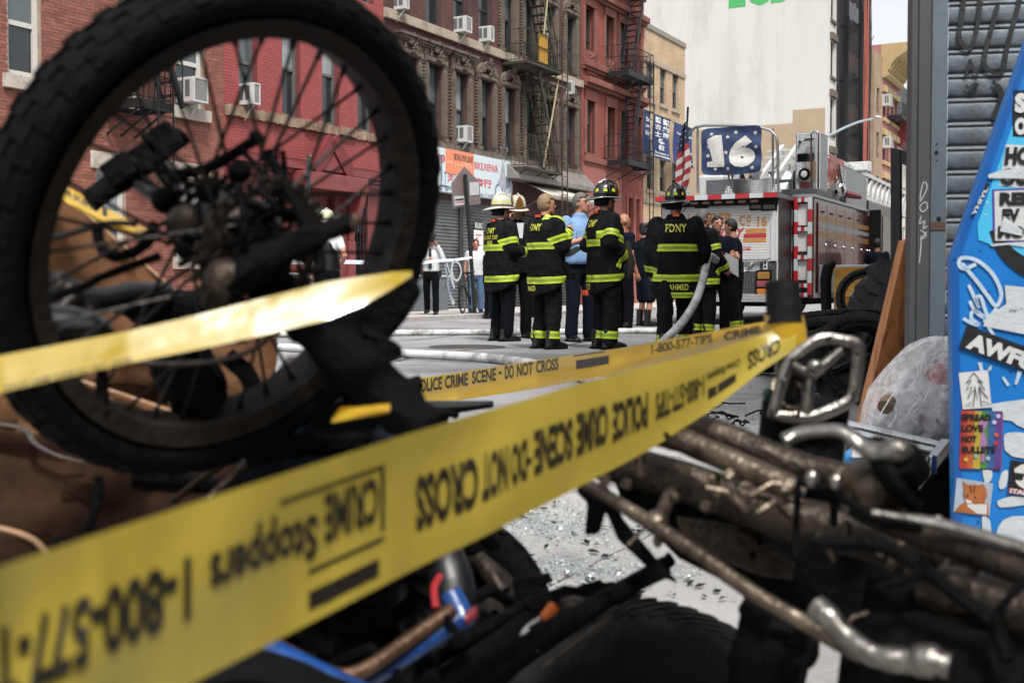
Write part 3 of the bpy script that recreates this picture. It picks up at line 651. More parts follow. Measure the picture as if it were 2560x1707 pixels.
for i in range(6):
    x0, x1 = a + (c - a) * i / 6 + .006, a + (c - a) * (i + 1) / 6 - .006
    B().prism([(x0, DF - .02, zh + .25), (x0, DF - .62, zh - .35), (x0, DF - .62, zh - .5), (x0, DF - .02, zh - .5)], (x1 - x0, 0, 0)).build('panel', mat('sheet_metal_panel', '#807c76', .5, .35, var=.12, scale=2, dirt='#5a5046', dirt_amt=.3, dirt_scale=2, isl=.06), hd, bevel=.01)
aw = sthing('awning', 'white canvas awning over the dark shopfront behind the bare headed firefighter', 'awning', fs(1330), DF)
a, c = fs(1330, DF - .4), fs(1505, DF - .9); za_ = hT(1400, 466, DF - .4).z
rows = [[(a + (c - a) * i / 8, DF - .05 - .9 * j / 4, za_ + .02 - .42 * j / 4 - .02 * math.sin(math.pi * i / 8 * 3)) for i in range(9)] for j in range(5)] + [[(a + (c - a) * i / 8, DF - .952, za_ - .40 - .17) for i in range(9)]]
w_ = B().sheet(rows).build('canvas', mat('white_canvas', '#aeaaa0', .75, var=.08, scale=2, dirt='#857e72', dirt_amt=.25, dirt_scale=1.5), aw, smooth=True); k = w_.modifiers.new('s', 'SOLIDIFY'); k.thickness = .01
q = B()
for x in (a, (a + c) / 2, c): q.tube([(x, DF - .02, za_ - .9), (x, DF - .93, za_ - .46)], .02, 6)
q.build('arm', m_wframe_g, aw)
po = sthing('lease_poster', 'black and white retail lease poster on the grey shutter by the pole', 'poster', fs(1195), DF - .05, 1.5)
x0, x1 = fs(1186, DF - .05), fs(1207, DF - .05); z1, z0 = hT(1196, 551, DF - .05).z, hT(1196, 573, DF - .05).z
B().box(x0, x1, DF - .05, DF - .04, z0, z1).build('sheet', m_sdark, po); m_wp = mat('white_print', '#d5d5d2', .6, var=.04)
for i, tx in enumerate(('RETAIL SPACE', 'FOR LEASE')): flat_on(B(), fit2d(tx, (x1 - x0) * .86, .17, .02), ((x0 + x1) / 2, DF - .053, z1 - .16 - i * .27), uu, vv).build('lettering', m_wp, po, fix=False)
B().box(x0 - .02, x1 + .02, DF - .05, DF - .04, z0 - 1.0, z0 - .03).build('sheet', m_wp, po)
for i in range(7): B().box(x0 + .1, x1 - .1 - .2 * (i % 3), DF - .054, DF - .051, z0 - .2 - i * .1, z0 - .16 - i * .1).build('print', m_sred if i < 3 else m_sgrey, po)
# ================================================================== 4: red brownstone with black fire escape
S4 = fs(1607)
h4 = sthing('brownstone', 'red brownstone house with carved panels and black fire escape', 'building', S3, DF)
m_b4 = brickmat('bright_red_brick', '#77392f', '#88463b', '#5d302a')
m_rs = mat('red_sandstone', '#71433a', .85, var=.14, scale=3, bump=.4, bscale=25, dirt='#5f3630', dirt_amt=.25, dirt_scale=1.4)
m_pink = mat('smooth_pink_render', '#865049', .75, var=.08, scale=1.2, bump=.12, dirt='#7a413c', dirt_amt=.2, dirt_scale=.7)
w4 = [W4(1460, 1482, 22, 156), W4(1511, 1531, 41, 172), W4(1546, 1565, 57, 187), W4(1464, 1484, 249, 383), W4(1515, 1534, 271, 398), W4(1550, 1567, 280, 408), W4(1585, 1600, 295, 418), W4(1585, 1600, 80, 200)]
z40, z41 = min(h[2] for h in w4[3:7]), max(h[3] for h in w4[3:7]); y40, y41 = min(h[2] for h in w4[:3]), max(h[3] for h in w4[:3])
w4 = [(h[0], h[1], (y40 if i < 3 or i == 7 else z40) + .05, (y41 if i < 3 or i == 7 else z41) - .05) for i, h in enumerate(w4)]
w4 += [(h[0], h[1], h[2] + 3.7, h[3] + 3.2) for h in w4[:3]]
slit = [W4(1568, 1581, 495, 630), W4(1587, 1598, 498, 630)]
wall(h4, S3, S4, .05, 15, w4 + slit, m_b4, DF - .02)
for i, h in enumerate(w4): window(h4, *h, m_wframe_d, (m_glass_d, m_glass_m, m_glass_l, m_glass_d)[(i * 7) % 4], (m_glass_d, m_glass_d, m_glass_m)[i % 3], DF - .02, rec=.22, split=.4 + .06 * (i % 4))
for h in slit: B().box(*h[:2], DF + .1, DF + .14, h[2], h[3]).build('pane', mat('maroon_panel', '#3a2122', .4), h4)
gz = z40 - .3
for i in range(5):
    e = (S4 - S3) / 5; k = S3 + i * e
    for j in range(4): zz = gz * j / 4; B().box(k + .006, k + e - .006, DF - .09, DF - .02, zz + .09, zz + gz / 4 + .08).build('render_panel', m_pink, h4, fix=False) if not any(h[0] < k + e and h[1] > k and h[2] < zz + gz / 4 + .08 for h in slit) else None
for h in slit: slab(h4, 'jamb', h[0] - .14, h[0] - .02, h[2], h[3] + .1, m_pink, .06, DF - .02); slab(h4, 'jamb', h[1] + .02, h[1] + .12, h[2], h[3] + .1, m_pink, .05, DF - .02)
for za_, o_ in ((gz + .02, .16), (z41 + .5, .34), (y40 - .22, .2), (y41 + .35, .3), (y40 + 3.4, .2)):
    slab(h4, 'band', S3 + .01, S4 - .01, za_, za_ + .22, m_rs, o_, DF - .02, .02); slab(h4, 'band', S3 + .02, S4 - .02, za_ - .1, za_ - .003, m_rs, o_ * .6, DF - .02, .015)
for h in w4[:7]:
    slab(h4, 'lintel', h[0] - .16, h[1] + .16, h[3], h[3] + .36, m_rs, .07, DF - .02); slab(h4, 'sill', h[0] - .14, h[1] + .14, h[2] - .18, h[2], m_rs, .12, DF - .02)
    for e in (h[0] - .2, h[1]): slab(h4, 'jamb', e, e + .2, h[2], h[3] - .003, m_rs, .05, DF - .02)
for px in (1463, 1512, 1546):
    x = fs(px); cp = B(); cp.box(x, x + .85, DF - .07, DF, z41 + .9, z41 + 1.75)
    for i in range(40): cp.ball((x + .42 + random.uniform(-.3, .3), DF - .08, z41 + 1.32 + random.uniform(-.33, .33)), random.uniform(.03, .08), .04, random.uniform(.03, .08), 5, 4)
    cp.build('carved_panel', m_rs, h4)
e0, e1 = fs(1507), fs(1625, DF - .9); p4u = hT(1560, 186, DF - .5).z; p4l = hT(1560, 405, DF - .5).z
fire_escape('black fire escape zigzag down the red brownstone beside the blue banners', e0, e1, [p4l, p4u, p4u + 3.6], m_blackmetal, 1.05, .95,
   [(fs(1567, DF - .5), p4l + .05, fs(1590, DF - .5), p4u, DF - .5), (fs(1567, DF - .5), p4u + .05, fs(1596, DF - .5), p4u + 3.6, DF - .5)], [(fs(1618, DF - 1.0), 3.2, p4u + .7, DF - 1.1)], thick=.2)
# ================================================================== 5: tan brick school
S5 = fs(1711); zr = 11.33
h5 = sthing('school_building', 'low tan brick building with grey coping and plain windows beside the cream wall', 'building', S4, DF)
w5 = [W4(1617, 1634, 155, 250), W4(1649, 1665, 172, 261), W4(1680, 1695, 185, 274)]
q0 = min(h[2] for h in w5); q1 = max(h[3] for h in w5); w5 = [(h[0], h[1], q0, q1) for h in w5]
w5 += [(h[0], h[1], h[2] - 3.7, h[3] - 3.9) for h in w5] + [(fs(1618), fs(1634), .1, 2.6), (fs(1665), fs(1700), .8, 2.7)]
m_tan = brickmat('tan_brick', '#a58d70', '#b29c80', '#968065')
wall(h5, S4, S5, .05, zr, w5, m_tan)
for i, h in enumerate(w5):
    w = window(h5, *h, m_wframe_g, m_glass_m, m_glass_d); slab(w, 'sill', h[0] - .12, h[1] + .12, h[2] - .16, h[2], m_stone_b, .08)
slab(h5, 'coping', S4, S5 + .03, zr, zr + .22, mat('grey_coping', '#78746c', .8), .06, bev=.01, inn=3); slab(h5, 'string_course', S4 + .01, S5, zr - 1.35, zr - 1.15, m_stone_b, .06)
slab(h5, 'string_course', S4 + .01, S5, 4.2, 4.4, m_stone_b, .06)
m_ban = mat('navy_banner', '#1b2f5e', .65, var=.1, scale=3)
def banner(pl, pr_, yt, yb, txt, label):
    t = DF - .8; a = fs(pl, t); z1, z0 = hT((pl + pr_) / 2, yt, t).z, hT((pl + pr_) / 2, yb, t).z; c = fs(pr_, t)
    o = sthing('banner', label, 'banner', (a + c) / 2, t, z0, 'blue street banners')
    rows = [[(a + (c - a) * i / 6, t + .04 * math.sin(i * .9 + j * .5), z0 + (z1 - z0) * j / 8) for i in range(7)] for j in range(9)]
    k = B().sheet(rows).build('cloth', m_ban, o, smooth=True); B().tube([(a - .1, t, z1), (c + .2, t, z1)], .025, 6).tube([(a - .1, t, z0), (c + .2, t, z0)], .025, 6).tube([(c + .2, t, z1), (c + .2, DF, z1)], .02, 6).build('rod', m_wframe_g, o)
    for body, u0, u1, v0, v1 in txt:
        ww, hh = (c - a), (z1 - z0); flat_on(B(), fit2d(body, (u1 - u0) * ww, (v1 - v0) * hh, .025), (a + (u0 + u1) / 2 * ww, t - .05, z0 + (v0 + v1) / 2 * hh), (1, 0, 0), (0, 0, 1)).build('lettering', m_wp, o, fix=False)
banner(1609, 1626, 277, 388, [('St.', .1, .9, .75, .85), ('Joseph', .05, .95, .6, .7), ('School', .05, .95, .45, .55)], 'narrow navy banner half hidden behind the fire escape ladder')
col1, col2 = '聖若瑟', '聖約瑟'
banner(1632, 1674, 292, 399, [(ch, .05, .4, .82 - .16 * i, .95 - .16 * i) for i, ch in enumerate('聖古士')] + [(ch, .5, .88, .82 - .16 * i, .95 - .16 * i) for i, ch in enumerate('聖約瑟')] + [('學', .25, .62, .34, .47), ('校', .25, .62, .2, .33), ('The Anchor of', .05, .85, .11, .16), ('Lower Manhattan', .03, .95, .04, .09)], 'navy banner with white Chinese characters by the fire escape')
banner(1683, 1731, 314, 413, [('Transfiguration', .1, .9, .7, .78), ('School', .5, .9, .3, .36), ('Manhattan', .3, .95, .06, .11)], 'navy banner behind the flag on the truck')
# ================================================================== 6 and beyond
SW = 75.0
h6 = sthing('cream_building', 'tall block with blank cream party wall and green graffiti along its top', 'building', SW, DF)
m_cream = mat('cream_render', '#b9b8b3', .85, var=.05, scale=.35, bump=.25, bscale=5, dirt='#a9a7a0', dirt_amt=.3, dirt_scale=.5, stretch=(1, 1, .22))
SE = SW + 2.5
wc = [(SW + .8, SW + 1.9, z, z + 2.3) for z in (3.5, 7.2, 10.9, 14.6, 18.3)]
wall(h6, SW, SE, .05, 27, wc, m_cream, back=28)
for h in wc:
    w = window(h6, *h, m_wframe_d, m_glass_d, m_glass_d, rec=.2); slab(w, 'hood', h[0] - .25, h[1] + .25, h[3] + .05, h[3] + .5, m_stone_g, .2); slab(w, 'sill', h[0] - .2, h[1] + .2, h[2] - .2, h[2], m_stone_g, .12)
def on_party(px, py): p = hS(px, py, SW); return p.y, p.z
m_patch = mat('tan_patch', '#9a8872', .85, var=.08, scale=.8, bump=.1)
t0, z0 = on_party(2063, 270); t1, _ = on_party(1983, 270); z2 = on_party(1920, 313)[1]; t3 = on_party(1690, 320)[0]
B().box(SW - .03, SW + .1, t0, t1, 2, z0).build('render_patch', m_patch, h6); B().box(SW - .028, SW + .1, t1, t3, 2, z2).build('render_patch', m_patch, h6)
gf = B(); m_gr = mat('green_spray_paint', '#3f9c58', .6, var=.12, scale=2)
ta, zg = on_party(1822, 14); tb, _ = on_party(1992, 0)
flat_on(gf, fit2d('ECD', abs(ta - tb), 3.2, .035, .95), (SW - .012, (ta + tb) / 2, zg + 1.35), (0, -1, 0), (0, 0, 1)).build('graffiti', m_gr, h6, fix=False)
# scaffolded building wrapped in black netting
SN = fs(2183, DF - 1.9); h7 = sthing('netted_building', 'building wrapped in black scaffold netting beside the cream wall', 'building', SE, DF)
wall(h7, SE, SN, .05, 30, [(SE + .8 + i * 2.1, SE + 1.9 + i * 2.1, 3 + 3.6 * j, 5.2 + 3.6 * j) for i in range(5) for j in range(7)], m_stone_g, DF + .02)
sf = B()
for i in range(7):
    x = SE + .3 + (SN - SE - .6) * i / 6
    for y in (DF - .2, DF - 1.4): sf.bar((x, y, 0), (x, y, 31), .06, .06, (1, 0, 0))
for j in range(16):
    z = 1.8 * j + 2
    for y in (DF - .2, DF - 1.4): sf.bar((SE, y, z), (SN, y, z), .06, .06)
    sf.box(SE, SN, DF - 1.4, DF - .25, z - .06, z - .02) if j % 2 else None
sf.build('scaffold', m_blackmetal, h7, fix=False)
m_net = mat('black_scaffold_net', '#1b1c22', .8, var=.7, scale=1.6, stretch=(2.5, 2.5, .2), bump=.3, alpha=.62)
rows = []
for j in range(31):
    z = 3 + j * .95; rows.append([(SE + .1 + (SN - SE - .2) * i / 40, DF - 1.6 - .16 * math.sin(i * 1.1 + .6 * math.sin(j * .35)) - .22 * noise.noise((i * .3, j * .12, 3)), z) for i in range(41)])
rows2 = [[(SN + .02 + .12 * math.sin(i * 1.3 + j * .3), DF - 1.6 + 2.4 * i / 8, 3 + j * .95) for i in range(9)] for j in range(31)]
rows3 = [[(SE - .02 - .1 * math.sin(i * 1.3 + j * .2), DF - 1.6 + 1.6 * i / 8, 3 + j * .95) for i in range(9)] for j in range(31)]
B().sheet(rows).sheet(rows2).sheet(rows3).build('netting', m_net, h7, smooth=True, fix=False)
rp = B()
for i in range(5): x = SE + .6 + i * (SN - SE - 4.5) / 5; rp.tube([(x + .5 * noise.noise((i, j * .3, 0)), DF - 1.95, 3 + j * 1.4) for j in range(19)], .035, 5)
for i in range(26):
    x = SE + .4 + random.random() * (SN - SE - .8); z = random.uniform(4, 28); B().bar((x, DF - 1.72, z), (x + random.uniform(-1.2, 1.2), DF - 1.72, z + random.uniform(.3, 2.6)), .05, .03).build('brace', random.choice((m_blackmetal, m_wframe_g)), h7, fix=False)
rp.build('rope', mat('orange_rope', '#8d4a3a', .8), h7)
def far_house(pl, pr_, zt, m, label, cornice=None, rows=5, wcol=m_glass_d, trim=None, hr=3.4, z0=4.0, nm='town_house', nc=None, corz=1.7, coro=1.5):
    a, c = fs(pl), fs(pr_); o = sthing(nm, label, 'building', a, DF); n = nc or max(2, int((c - a) / 2.1)); ho = []
    for i in range(n):
        for j in range(rows):
            x = a + (c - a) * (i + .5) / n; z = z0 + j * hr
            if z + 2 < zt - corz: ho.append((x - .5, x + .5, z, z + 2.0))
    wall(o, a + .01, c - .01, .05, zt, ho, m, back=12)
    for h in ho:
        w = window(o, *h, m_wframe_d, random.choice((wcol, m_glass_m, m_glass_l)), m_glass_d, rec=.18, split=random.uniform(.35, .6))
        if trim: slab(w, 'hood', h[0] - .25, h[1] + .25, h[3] + .02, h[3] + .5, trim, .22); slab(w, 'sill', h[0] - .2, h[1] + .2, h[2] - .3, h[2], trim, .18)
    if cornice:
        cb = B()
        pf_ = [(.1, 0), (.18, .08), (.16, .2), (.24, .24), (.3, .4), (.45, .55), (.7, .68), (.95, .8), (1, .84), (1, .92), (.9, 1)]; pts_ = [(a, DF - coro * u - .05, zt - corz + corz * v) for u, v in pf_] + [(a, DF + .1, zt), (a, DF + .1, zt - corz)]
        cb.prism(pts_, (c - a + .2, 0, 0)).build('cornice', cornice, o); x = a + .3
        while x < c: B().prism([(x, DF - .05, zt - corz * .98), (x, DF - coro * .3, zt - corz * .75), (x, DF - coro * .62, zt - corz * .36), (x, DF - .05, zt - corz * .36)], (.22, 0, 0)).build('corbel', cornice, o, fix=False); x += .85
    return o, ho, a, c
SKz = lambda px, py: hf(px, py)[1]
m_tan2 = brickmat('dun_brick', '#8a7460', '#98826c', '#7c6955'); m_pk = mat('salmon_pink_paint', '#966661', .7, var=.1, scale=1); m_yl = mat('mustard_trim', '#a38d66', .7, var=.1, scale=2)
m_rd = mat('oxblood_trim', '#6d2a2a', .6, var=.12, scale=2); m_wp2 = mat('white_house_paint', '#b3b1aa', .7, var=.06, scale=1)
far_house(2183, 2203, SKz(2190, 128), m_tan2, 'slim tan brick building between black netting and pink house', nc=1)
o8, ho8, a8, c8 = far_house(2203, 2243, SKz(2222, 126), m_pk, 'salmon pink house with bulging mustard yellow cornice', m_yl, 6, trim=m_yl, nc=4, corz=2.6, coro=2.2)
far_house(2243, 2264, SKz(2253, 300), m_wp2, 'white painted house with oxblood red cornice past the pink house', m_rd, 4, nc=3, corz=2.4, coro=2.2)
far_house(2264, 2330, SKz(2290, 330), brickmat('brick_red_far', '#8a5a50', '#9a6a5e', '#7a5a52'), 'pale red brick house nearest the grey steel post', None, 4, nc=5)
db = sthing('dark_block', 'dark flat block rising behind the oxblood cornice', 'building', 150, DF + 6); q = hT(2247, 220, DF + 6); B().box(q.x, q.x + 30, DF + 6, DF + 26, 0, hT(2260, 218, DF + 6).z).build('wall', mat('slate_wall', '#3d4145', .8), db)
fq = B(); xx = q.x
for i in range(4): fq.bar((xx + i * 6, DF + 6, hT(2260, 218, DF + 6).z), (xx + i * 6, DF + 6, hT(2260, 190, DF + 6).z), .1, .1, (1, 0, 0))
fq.build('roof_rail', m_wframe_g, db)
fx = ho8[0]
fire_escape('distant black fire escape on the salmon pink house', a8 + 2, c8 + 1.5, [SKz(2230, 298)], m_blackmetal, 1.2, 1.0, thick=.3)
for i, (px, py, lb) in enumerate(((2206, 265, 'white air conditioner beside the salmon pink house, higher one'), (2207, 370, 'white air conditioner beside the salmon pink house, lower one'))):
    x, z = hf(px, py); air_con(x, x + 1.0, z, z + .9, lb, out=.6, brk=False)
# the end of the street, and the block on the near side (mostly out of frame)
eb = sthing('street_end_block', 'pale block closing the far end of the street', 'building', 230, 0); B().box(230, 250, -60, 40, 0, 16).build('wall', brickmat('far_pale_brick', '#8e8378', '#9a8f84', '#857a70'), eb)
# ================================================================== the ladder truck, tail towards us
SR = 21.0
tR, tL = hS(1945, 620, SR).y, 8.15
SCp = 22.0; tC = hS(2034, 600, SCp).y; sF = hT(2170, 560, tC).x; tLc = tL + (tR - tC)
truck = sthing('fire_truck', 'dark red ladder truck parked tail first with a white roll-up door', 'fire truck', SR, (tR + tL) / 2)
m_truck = mat('dark_red_truck_paint', '#3d1013', .28, var=.12, scale=2, bump=.03, coat=.6, dirt='#5d2c2c', dirt_amt=.12, dirt_scale=3)
m_tw = mat('white_truck_paint', '#bdbdba', .35, var=.05, scale=2, bump=.03, dirt='#8f8c86', dirt_amt=.12, dirt_scale=3)
m_blk = mat('black_rubber', '#070708', .75, spec=.2, var=.3, scale=12, bump=.2)
m_alu = mat('brushed_aluminium', '#9a9d9e', .35, .85, var=.1, scale=8, bump=.05)
m_chr = mat('chrome', '#c4c8ca', .12, 1, var=.05, bump=0)
m_red = mat('reflector_red', '#a31d22', .35, var=.1, scale=20, bump=.05); m_wht = mat('reflector_white', '#b4b9bb', .35, var=.06, scale=20, bump=.05)
def diamond(name, col, rough=.32):
    m = mat(name, col, rough, .8, var=.1, scale=5, bump=0); N = m.node_tree.nodes; L = m.node_tree.links; b = N['Principled BSDF']
    tc = N.new('ShaderNodeTexCoord'); sp = N.new('ShaderNodeSeparateXYZ'); L.new(tc.outputs['Object'], sp.inputs[0])
    def mth(op, a, c=None, v=None):
        q = N.new('ShaderNodeMath'); q.operation = op; L.new(a, q.inputs[0])
        if c is not None: L.new(c, q.inputs[1])
        if v is not None: q.inputs[1].default_value = v
        return q.outputs[0]
    xy = mth('ADD', sp.outputs[0], sp.outputs[1]); u = mth('ADD', xy, sp.outputs[2]); w = mth('SUBTRACT', xy, sp.outputs[2])
    su = mth('SINE', mth('MULTIPLY', u, v=105.)); sw = mth('SINE', mth('MULTIPLY', w, v=105.)); h = mth('MAXIMUM', mth('MULTIPLY', su, sw), v=0.)
    bp = N.new('ShaderNodeBump'); bp.inputs['Strength'].default_value = .7; bp.inputs['Distance'].default_value = .01; L.new(h, bp.inputs['Height']); L.new(bp.outputs[0], b.inputs['Normal']); return m
m_dia = diamond('diamond_plate', '#8f9294'); m_diad = diamond('dark_diamond_plate', '#3c3e40')
# body shell
b = B().box(SR, sF, tR, tL, .55, 2.36); b.build('body', m_tw, truck, bevel=.02)
b = B().box(SCp, sF, tC, tR - .004, .5, 2.44); b.build('side_compartment', m_truck, truck, bevel=.015)
b = B().box(SCp, sF, tL + .004, tLc, .5, 2.44); b.build('side_compartment', m_truck, truck, bevel=.015)
B().box(SR - .3, SR - .003, tR + .05, tL - .05, .44, .58).build('step', m_dia, truck, bevel=.01)
B().box(SR + .004, SCp - .004, tR - .012, tR - .002, .5, 2.4).build('side_strip', m_diad, truck)
B().box(SR - .02, SR - .004, tR + .01, tL - .01, 2.24, 2.36).build('rear_header', m_dia, truck)
B().box(SR - .22, SR + 2.0, tR - .05, tL + .05, 2.37, 2.46).build('deck', m_dia, truck, bevel=.01)
n = 9
for i in range(n):
    a, c = tR - .05 + (tL - tR + .1) * i / n, tR - .05 + (tL - tR + .1) * (i + 1) / n
    B().box(SR - .245, SR - .222, a + .004, c - .004, 2.375, 2.462).build('reflector_block', (m_red, m_wht)[i % 2], truck)
B().box(SR - .16, SR - .02, tR + .02, tL - .05, 2.26, 2.368).build('light_bar', m_blk, truck)
m_amb = mat('amber_lens', '#6b3a18', .2, bump=0, coat=.5)
for i in range(8): a = tR + .33 + i * .235; B().box(SR - .175, SR - .161, a, a + .15, 2.295, 2.345).build('amber_lamp', m_amb, truck, bevel=.005)
for pl, pr_, yt, yb, m in ((1742, 1769, 505, 517, mat('blue_lens', '#131d38', .15, bump=0, coat=.6)), (1878, 1905, 511, 522, mat('red_lens', '#45090d', .15, bump=0, coat=.6)), (1908, 1940, 505, 523, mat('brown_lens', '#3a2c0c', .15, bump=0, coat=.6)),
                            (1895, 1925, 680, 698, mat('yellow_lens', '#8a6420', .2, bump=0, coat=.5)), (1893, 1924, 702, 718, mat('rose_lens', '#7d3b42', .2, bump=0, coat=.5)), (1893, 1924, 722, 738, mat('orange_lens', '#b0681f', .2, bump=0, coat=.5))):
    p, q = hS(pl, yt, SR), hS(pr_, yb, SR); l = B().box(SR - .05, SR - .006, p.y, q.y, q.z, p.z).build('lamp', m, truck, bevel=.015, seg=3)
    B().box(SR - .035, SR - .0045, p.y + .03, q.y - .03, q.z - .03, p.z + .03).build('bezel', m_blk, l, bevel=.01)
# roll-up door of slats with gilt and red lettering
dR, dL, dz0, dz1 = hS(1928, 560, SR).y, tL - .2, 1.26, 2.17
fr = B().box(SR - .03, SR - .004, dR - .09, dR, dz0 - .05, dz1 + .09).box(SR - .03, SR - .004, dL, dL + .09, dz0 - .05, dz1 + .09).box(SR - .03, SR - .004, dR, dL, dz1, dz1 + .09).build('door_frame', m_wht, truck)
dp = B().box(SR - .006, SR - .003, dR, dL, dz0, dz1).build('roll_up_door', m_blk, truck); ns = 18
sm = B().box(-.008, 0, dR, dL, .002, (dz1 - dz0) / ns - .003).mesh('slat'); o_ = ORG[truck.name]
for i in range(ns): link('slat', sm, dp, m_tw, (SR - .006 - o_[0], -o_[1], dz0 + (dz1 - dz0) * i / ns))
m_gold = mat('gilt_lettering', '#b07a36', .45, var=.08); m_cr = mat('crimson_lettering', '#a3212c', .45, var=.06)
def on_rear(body, px0, px1, y0, y1, m, s=SR - .018, bold=.02, shear=0., par=None):
    p, q = hS(px0, y0, s), hS(px1, y1, s); mid = hS((px0 + px1) / 2, (y0 + y1) / 2, s); h = hS((px0 + px1) / 2, y0, s).z - hS((px0 + px1) / 2, y1, s).z
    return flat_on(B(), fit2d(body, abs(p.y - q.y), h, bold, 1.05, shear), (s, mid.y, mid.z), (0, -1, 0), (0, 0, 1)).build('lettering', m, par or truck, fix=False)
on_rear('LADDER', 1718, 1830, 533, 562, m_gold, bold=.035); on_rear('C', 1848, 1863, 538, 565, m_gold, bold=.035); on_rear('o', 1866, 1877, 539, 557, m_gold, bold=.035); on_rear('-', 1867, 1876, 562, 565, m_gold); on_rear('16', 1893, 1917, 540, 567, m_gold, bold=.04)
on_rear('FDNY', 1787, 1862, 571, 594, m_cr, bold=.045, shear=.35); on_rear('DEPT', 1850, 1876, 618, 624, m_wht, SR - .022)
p, q = hS(1846, 617, SR), hS(1877, 625, SR); B().box(SR - .0195, SR - .0155, p.y, q.y, q.z, p.z).build('name_plate', m_cr, truck)
for y0, y1, x0, m in ((573, 582, 1865, m_gold), (585, 594, 1860, m_cr), (597, 605, 1858, m_gold)):
    p, q = hS(x0, y0, SR), hS(1916, y1, SR); B().box(SR - .0195, SR - .0155, q.y, p.y, q.z, p.z).build('stripe', m, truck)
    p, q = hS(1712, y0 - 2, SR), hS(1785 + (590 - y0) * .2, y1 - 2, SR); B().box(SR - .0195, SR - .0155, q.y, p.y, q.z, p.z).build('stripe', m, truck)
B().tube([(SR - .06, dR + .05, dz0 - .02), (SR - .06, dL - .05, dz0 - .02)], .02, 8).build('door_bar', m_chr, truck)
p = hS(1878, 662, SR); B().box(SR - .012, SR - .0035, p.y - .17, p.y + .14, p.z - .12, p.z + .12).build('plate', m_dia, truck)
B().lathe([(0, .05), (.03, .05), (.05, .02), (.055, 0)], (SR - .012, p.y, p.z), (-1, 0, 0), 14).build('fitting', m_chr, truck, smooth=True)
p = hS(1914, 662, SR); ot = B().box(SR - .03, SR - .0035, p.y - .04, p.y + .04, p.z - .09, p.z + .09).build('outlet', m_wht, truck, bevel=.006)
for k in (-.035, .035): B().lathe([(0, .004), (.022, .004), (.024, 0)], (SR - .03, p.y, p.z + k), (-1, 0, 0), 12).build('socket', m_blk, ot)
for tt, te in ((tR + .02, tL - .02),): B().box(SR - .008, SR - .0035, tt, te, .6, 1.2).build('rear_panel', m_diad, truck)
# red and white step frame on the rear of the right compartment
x0, x1 = tC + .02, tR - .06
fz = [2.40, 1.84, 1.30, .76, .58]
for k, (a, c) in enumerate(((x0, x0 + .07), (x1 - .07, x1))):
    nz_ = 8
    for i in range(nz_): z0 = .56 + (2.44 - .56) * i / nz_; B().box(SCp - .1, SCp - .02, a, c, z0 + .003, z0 + (2.44 - .56) / nz_ - .003).build('reflector_block', (m_red, m_wht)[(i + k) % 2], truck)
for z in fz:
    for i in range(3): a = x0 + .07 + (x1 - x0 - .14) * i / 3; B().box(SCp - .11, SCp - .03, a + .002, a + (x1 - x0 - .14) / 3 - .002, z - .05, z + .03).build('reflector_block', (m_wht, m_red, m_wht)[i], truck)
B().box(SCp - .02, SCp - .004, x0, x1, .55, 2.43).build('plate', m_diad, truck)
for z0, z1 in ((1.4, 1.8), (1.9, 2.32), (.85, 1.25)): B().box(SCp - .045, SCp - .021, x0 + .09, x0 + .27, z0, z1).build('white_case', m_tw, truck, bevel=.01)
B().tube([(SCp - .15, tR - .02, .6), (SCp - .15, tR - .02, 2.2)], .02, 8).build('grab_rail', m_chr, truck)
# side doors, handles, stripes, kick panels
m_sgold = mat('dull_gold_stripe', '#75522c', .4, var=.2, scale=4); m_sgry = mat('grey_stripe', '#6f7274', .4, var=.15, scale=4)
sd = [SCp + .25, 22.95, 23.75, 24.55, 25.4, 26.3, 27.2, 28.2, sF - .12]
for a, c in zip(sd[:-1], sd[1:]):
    d = B().box(a + .012, c - .012, tC - .025, tC - .004, .62, 2.36).build('locker_door', m_truck, truck, bevel=.008)
    B().box((a + c) / 2 - .1, (a + c) / 2 + .1, tC - .045, tC - .026, 2.18, 2.21).build('handle', m_blk, d); B().lathe([(0, .03), (.035, .02), (.04, 0)], (c - .1, tC - .026, 1.55), (0, -1, 0), 10).build('latch', m_chr, d)
    for z0, z1, m in ((2.02, 2.12, m_sgold), (1.88, 1.97, m_sgry), (1.70, 1.82, m_sgold)): B().box(a + .013, c - .013, tC - .0275, tC - .0255, z0, z1).build('stripe', m, d)
B().box(SCp + .3, SCp + 2.2, tC - .05, tC - .027, .6, 1.15).build('kick_plate', m_dia, truck, bevel=.01)
B().box(SCp - .03, sF, tC - .03, tR, 2.441, 2.50).build('gutter', m_alu, truck, bevel=.008)
# wheels
def truck_wheel(s, t, nrm):
    B().lathe([(.25, -.15), (.45, -.16), (.53, -.1), (.54, 0), (.53, .1), (.45, .16), (.25, .15)], (s, t, .54), (0, nrm, 0), 28).build('tyre', m_blk, truck, smooth=True)
    B().lathe([(0, .1), (.12, .12), (.2, .06), (.26, .14), (.26, -.1)], (s, t, .54), (0, nrm, 0), 20).build('rim', m_alu, truck, smooth=True)
for s_ in (26.2, 32.0): truck_wheel(s_, tC + .22, -1); truck_wheel(s_, tLc - .22, 1)
B().box(SR + .3, 33, tR + .3, tL - .3, .35, .56).build('chassis', m_blk, truck)
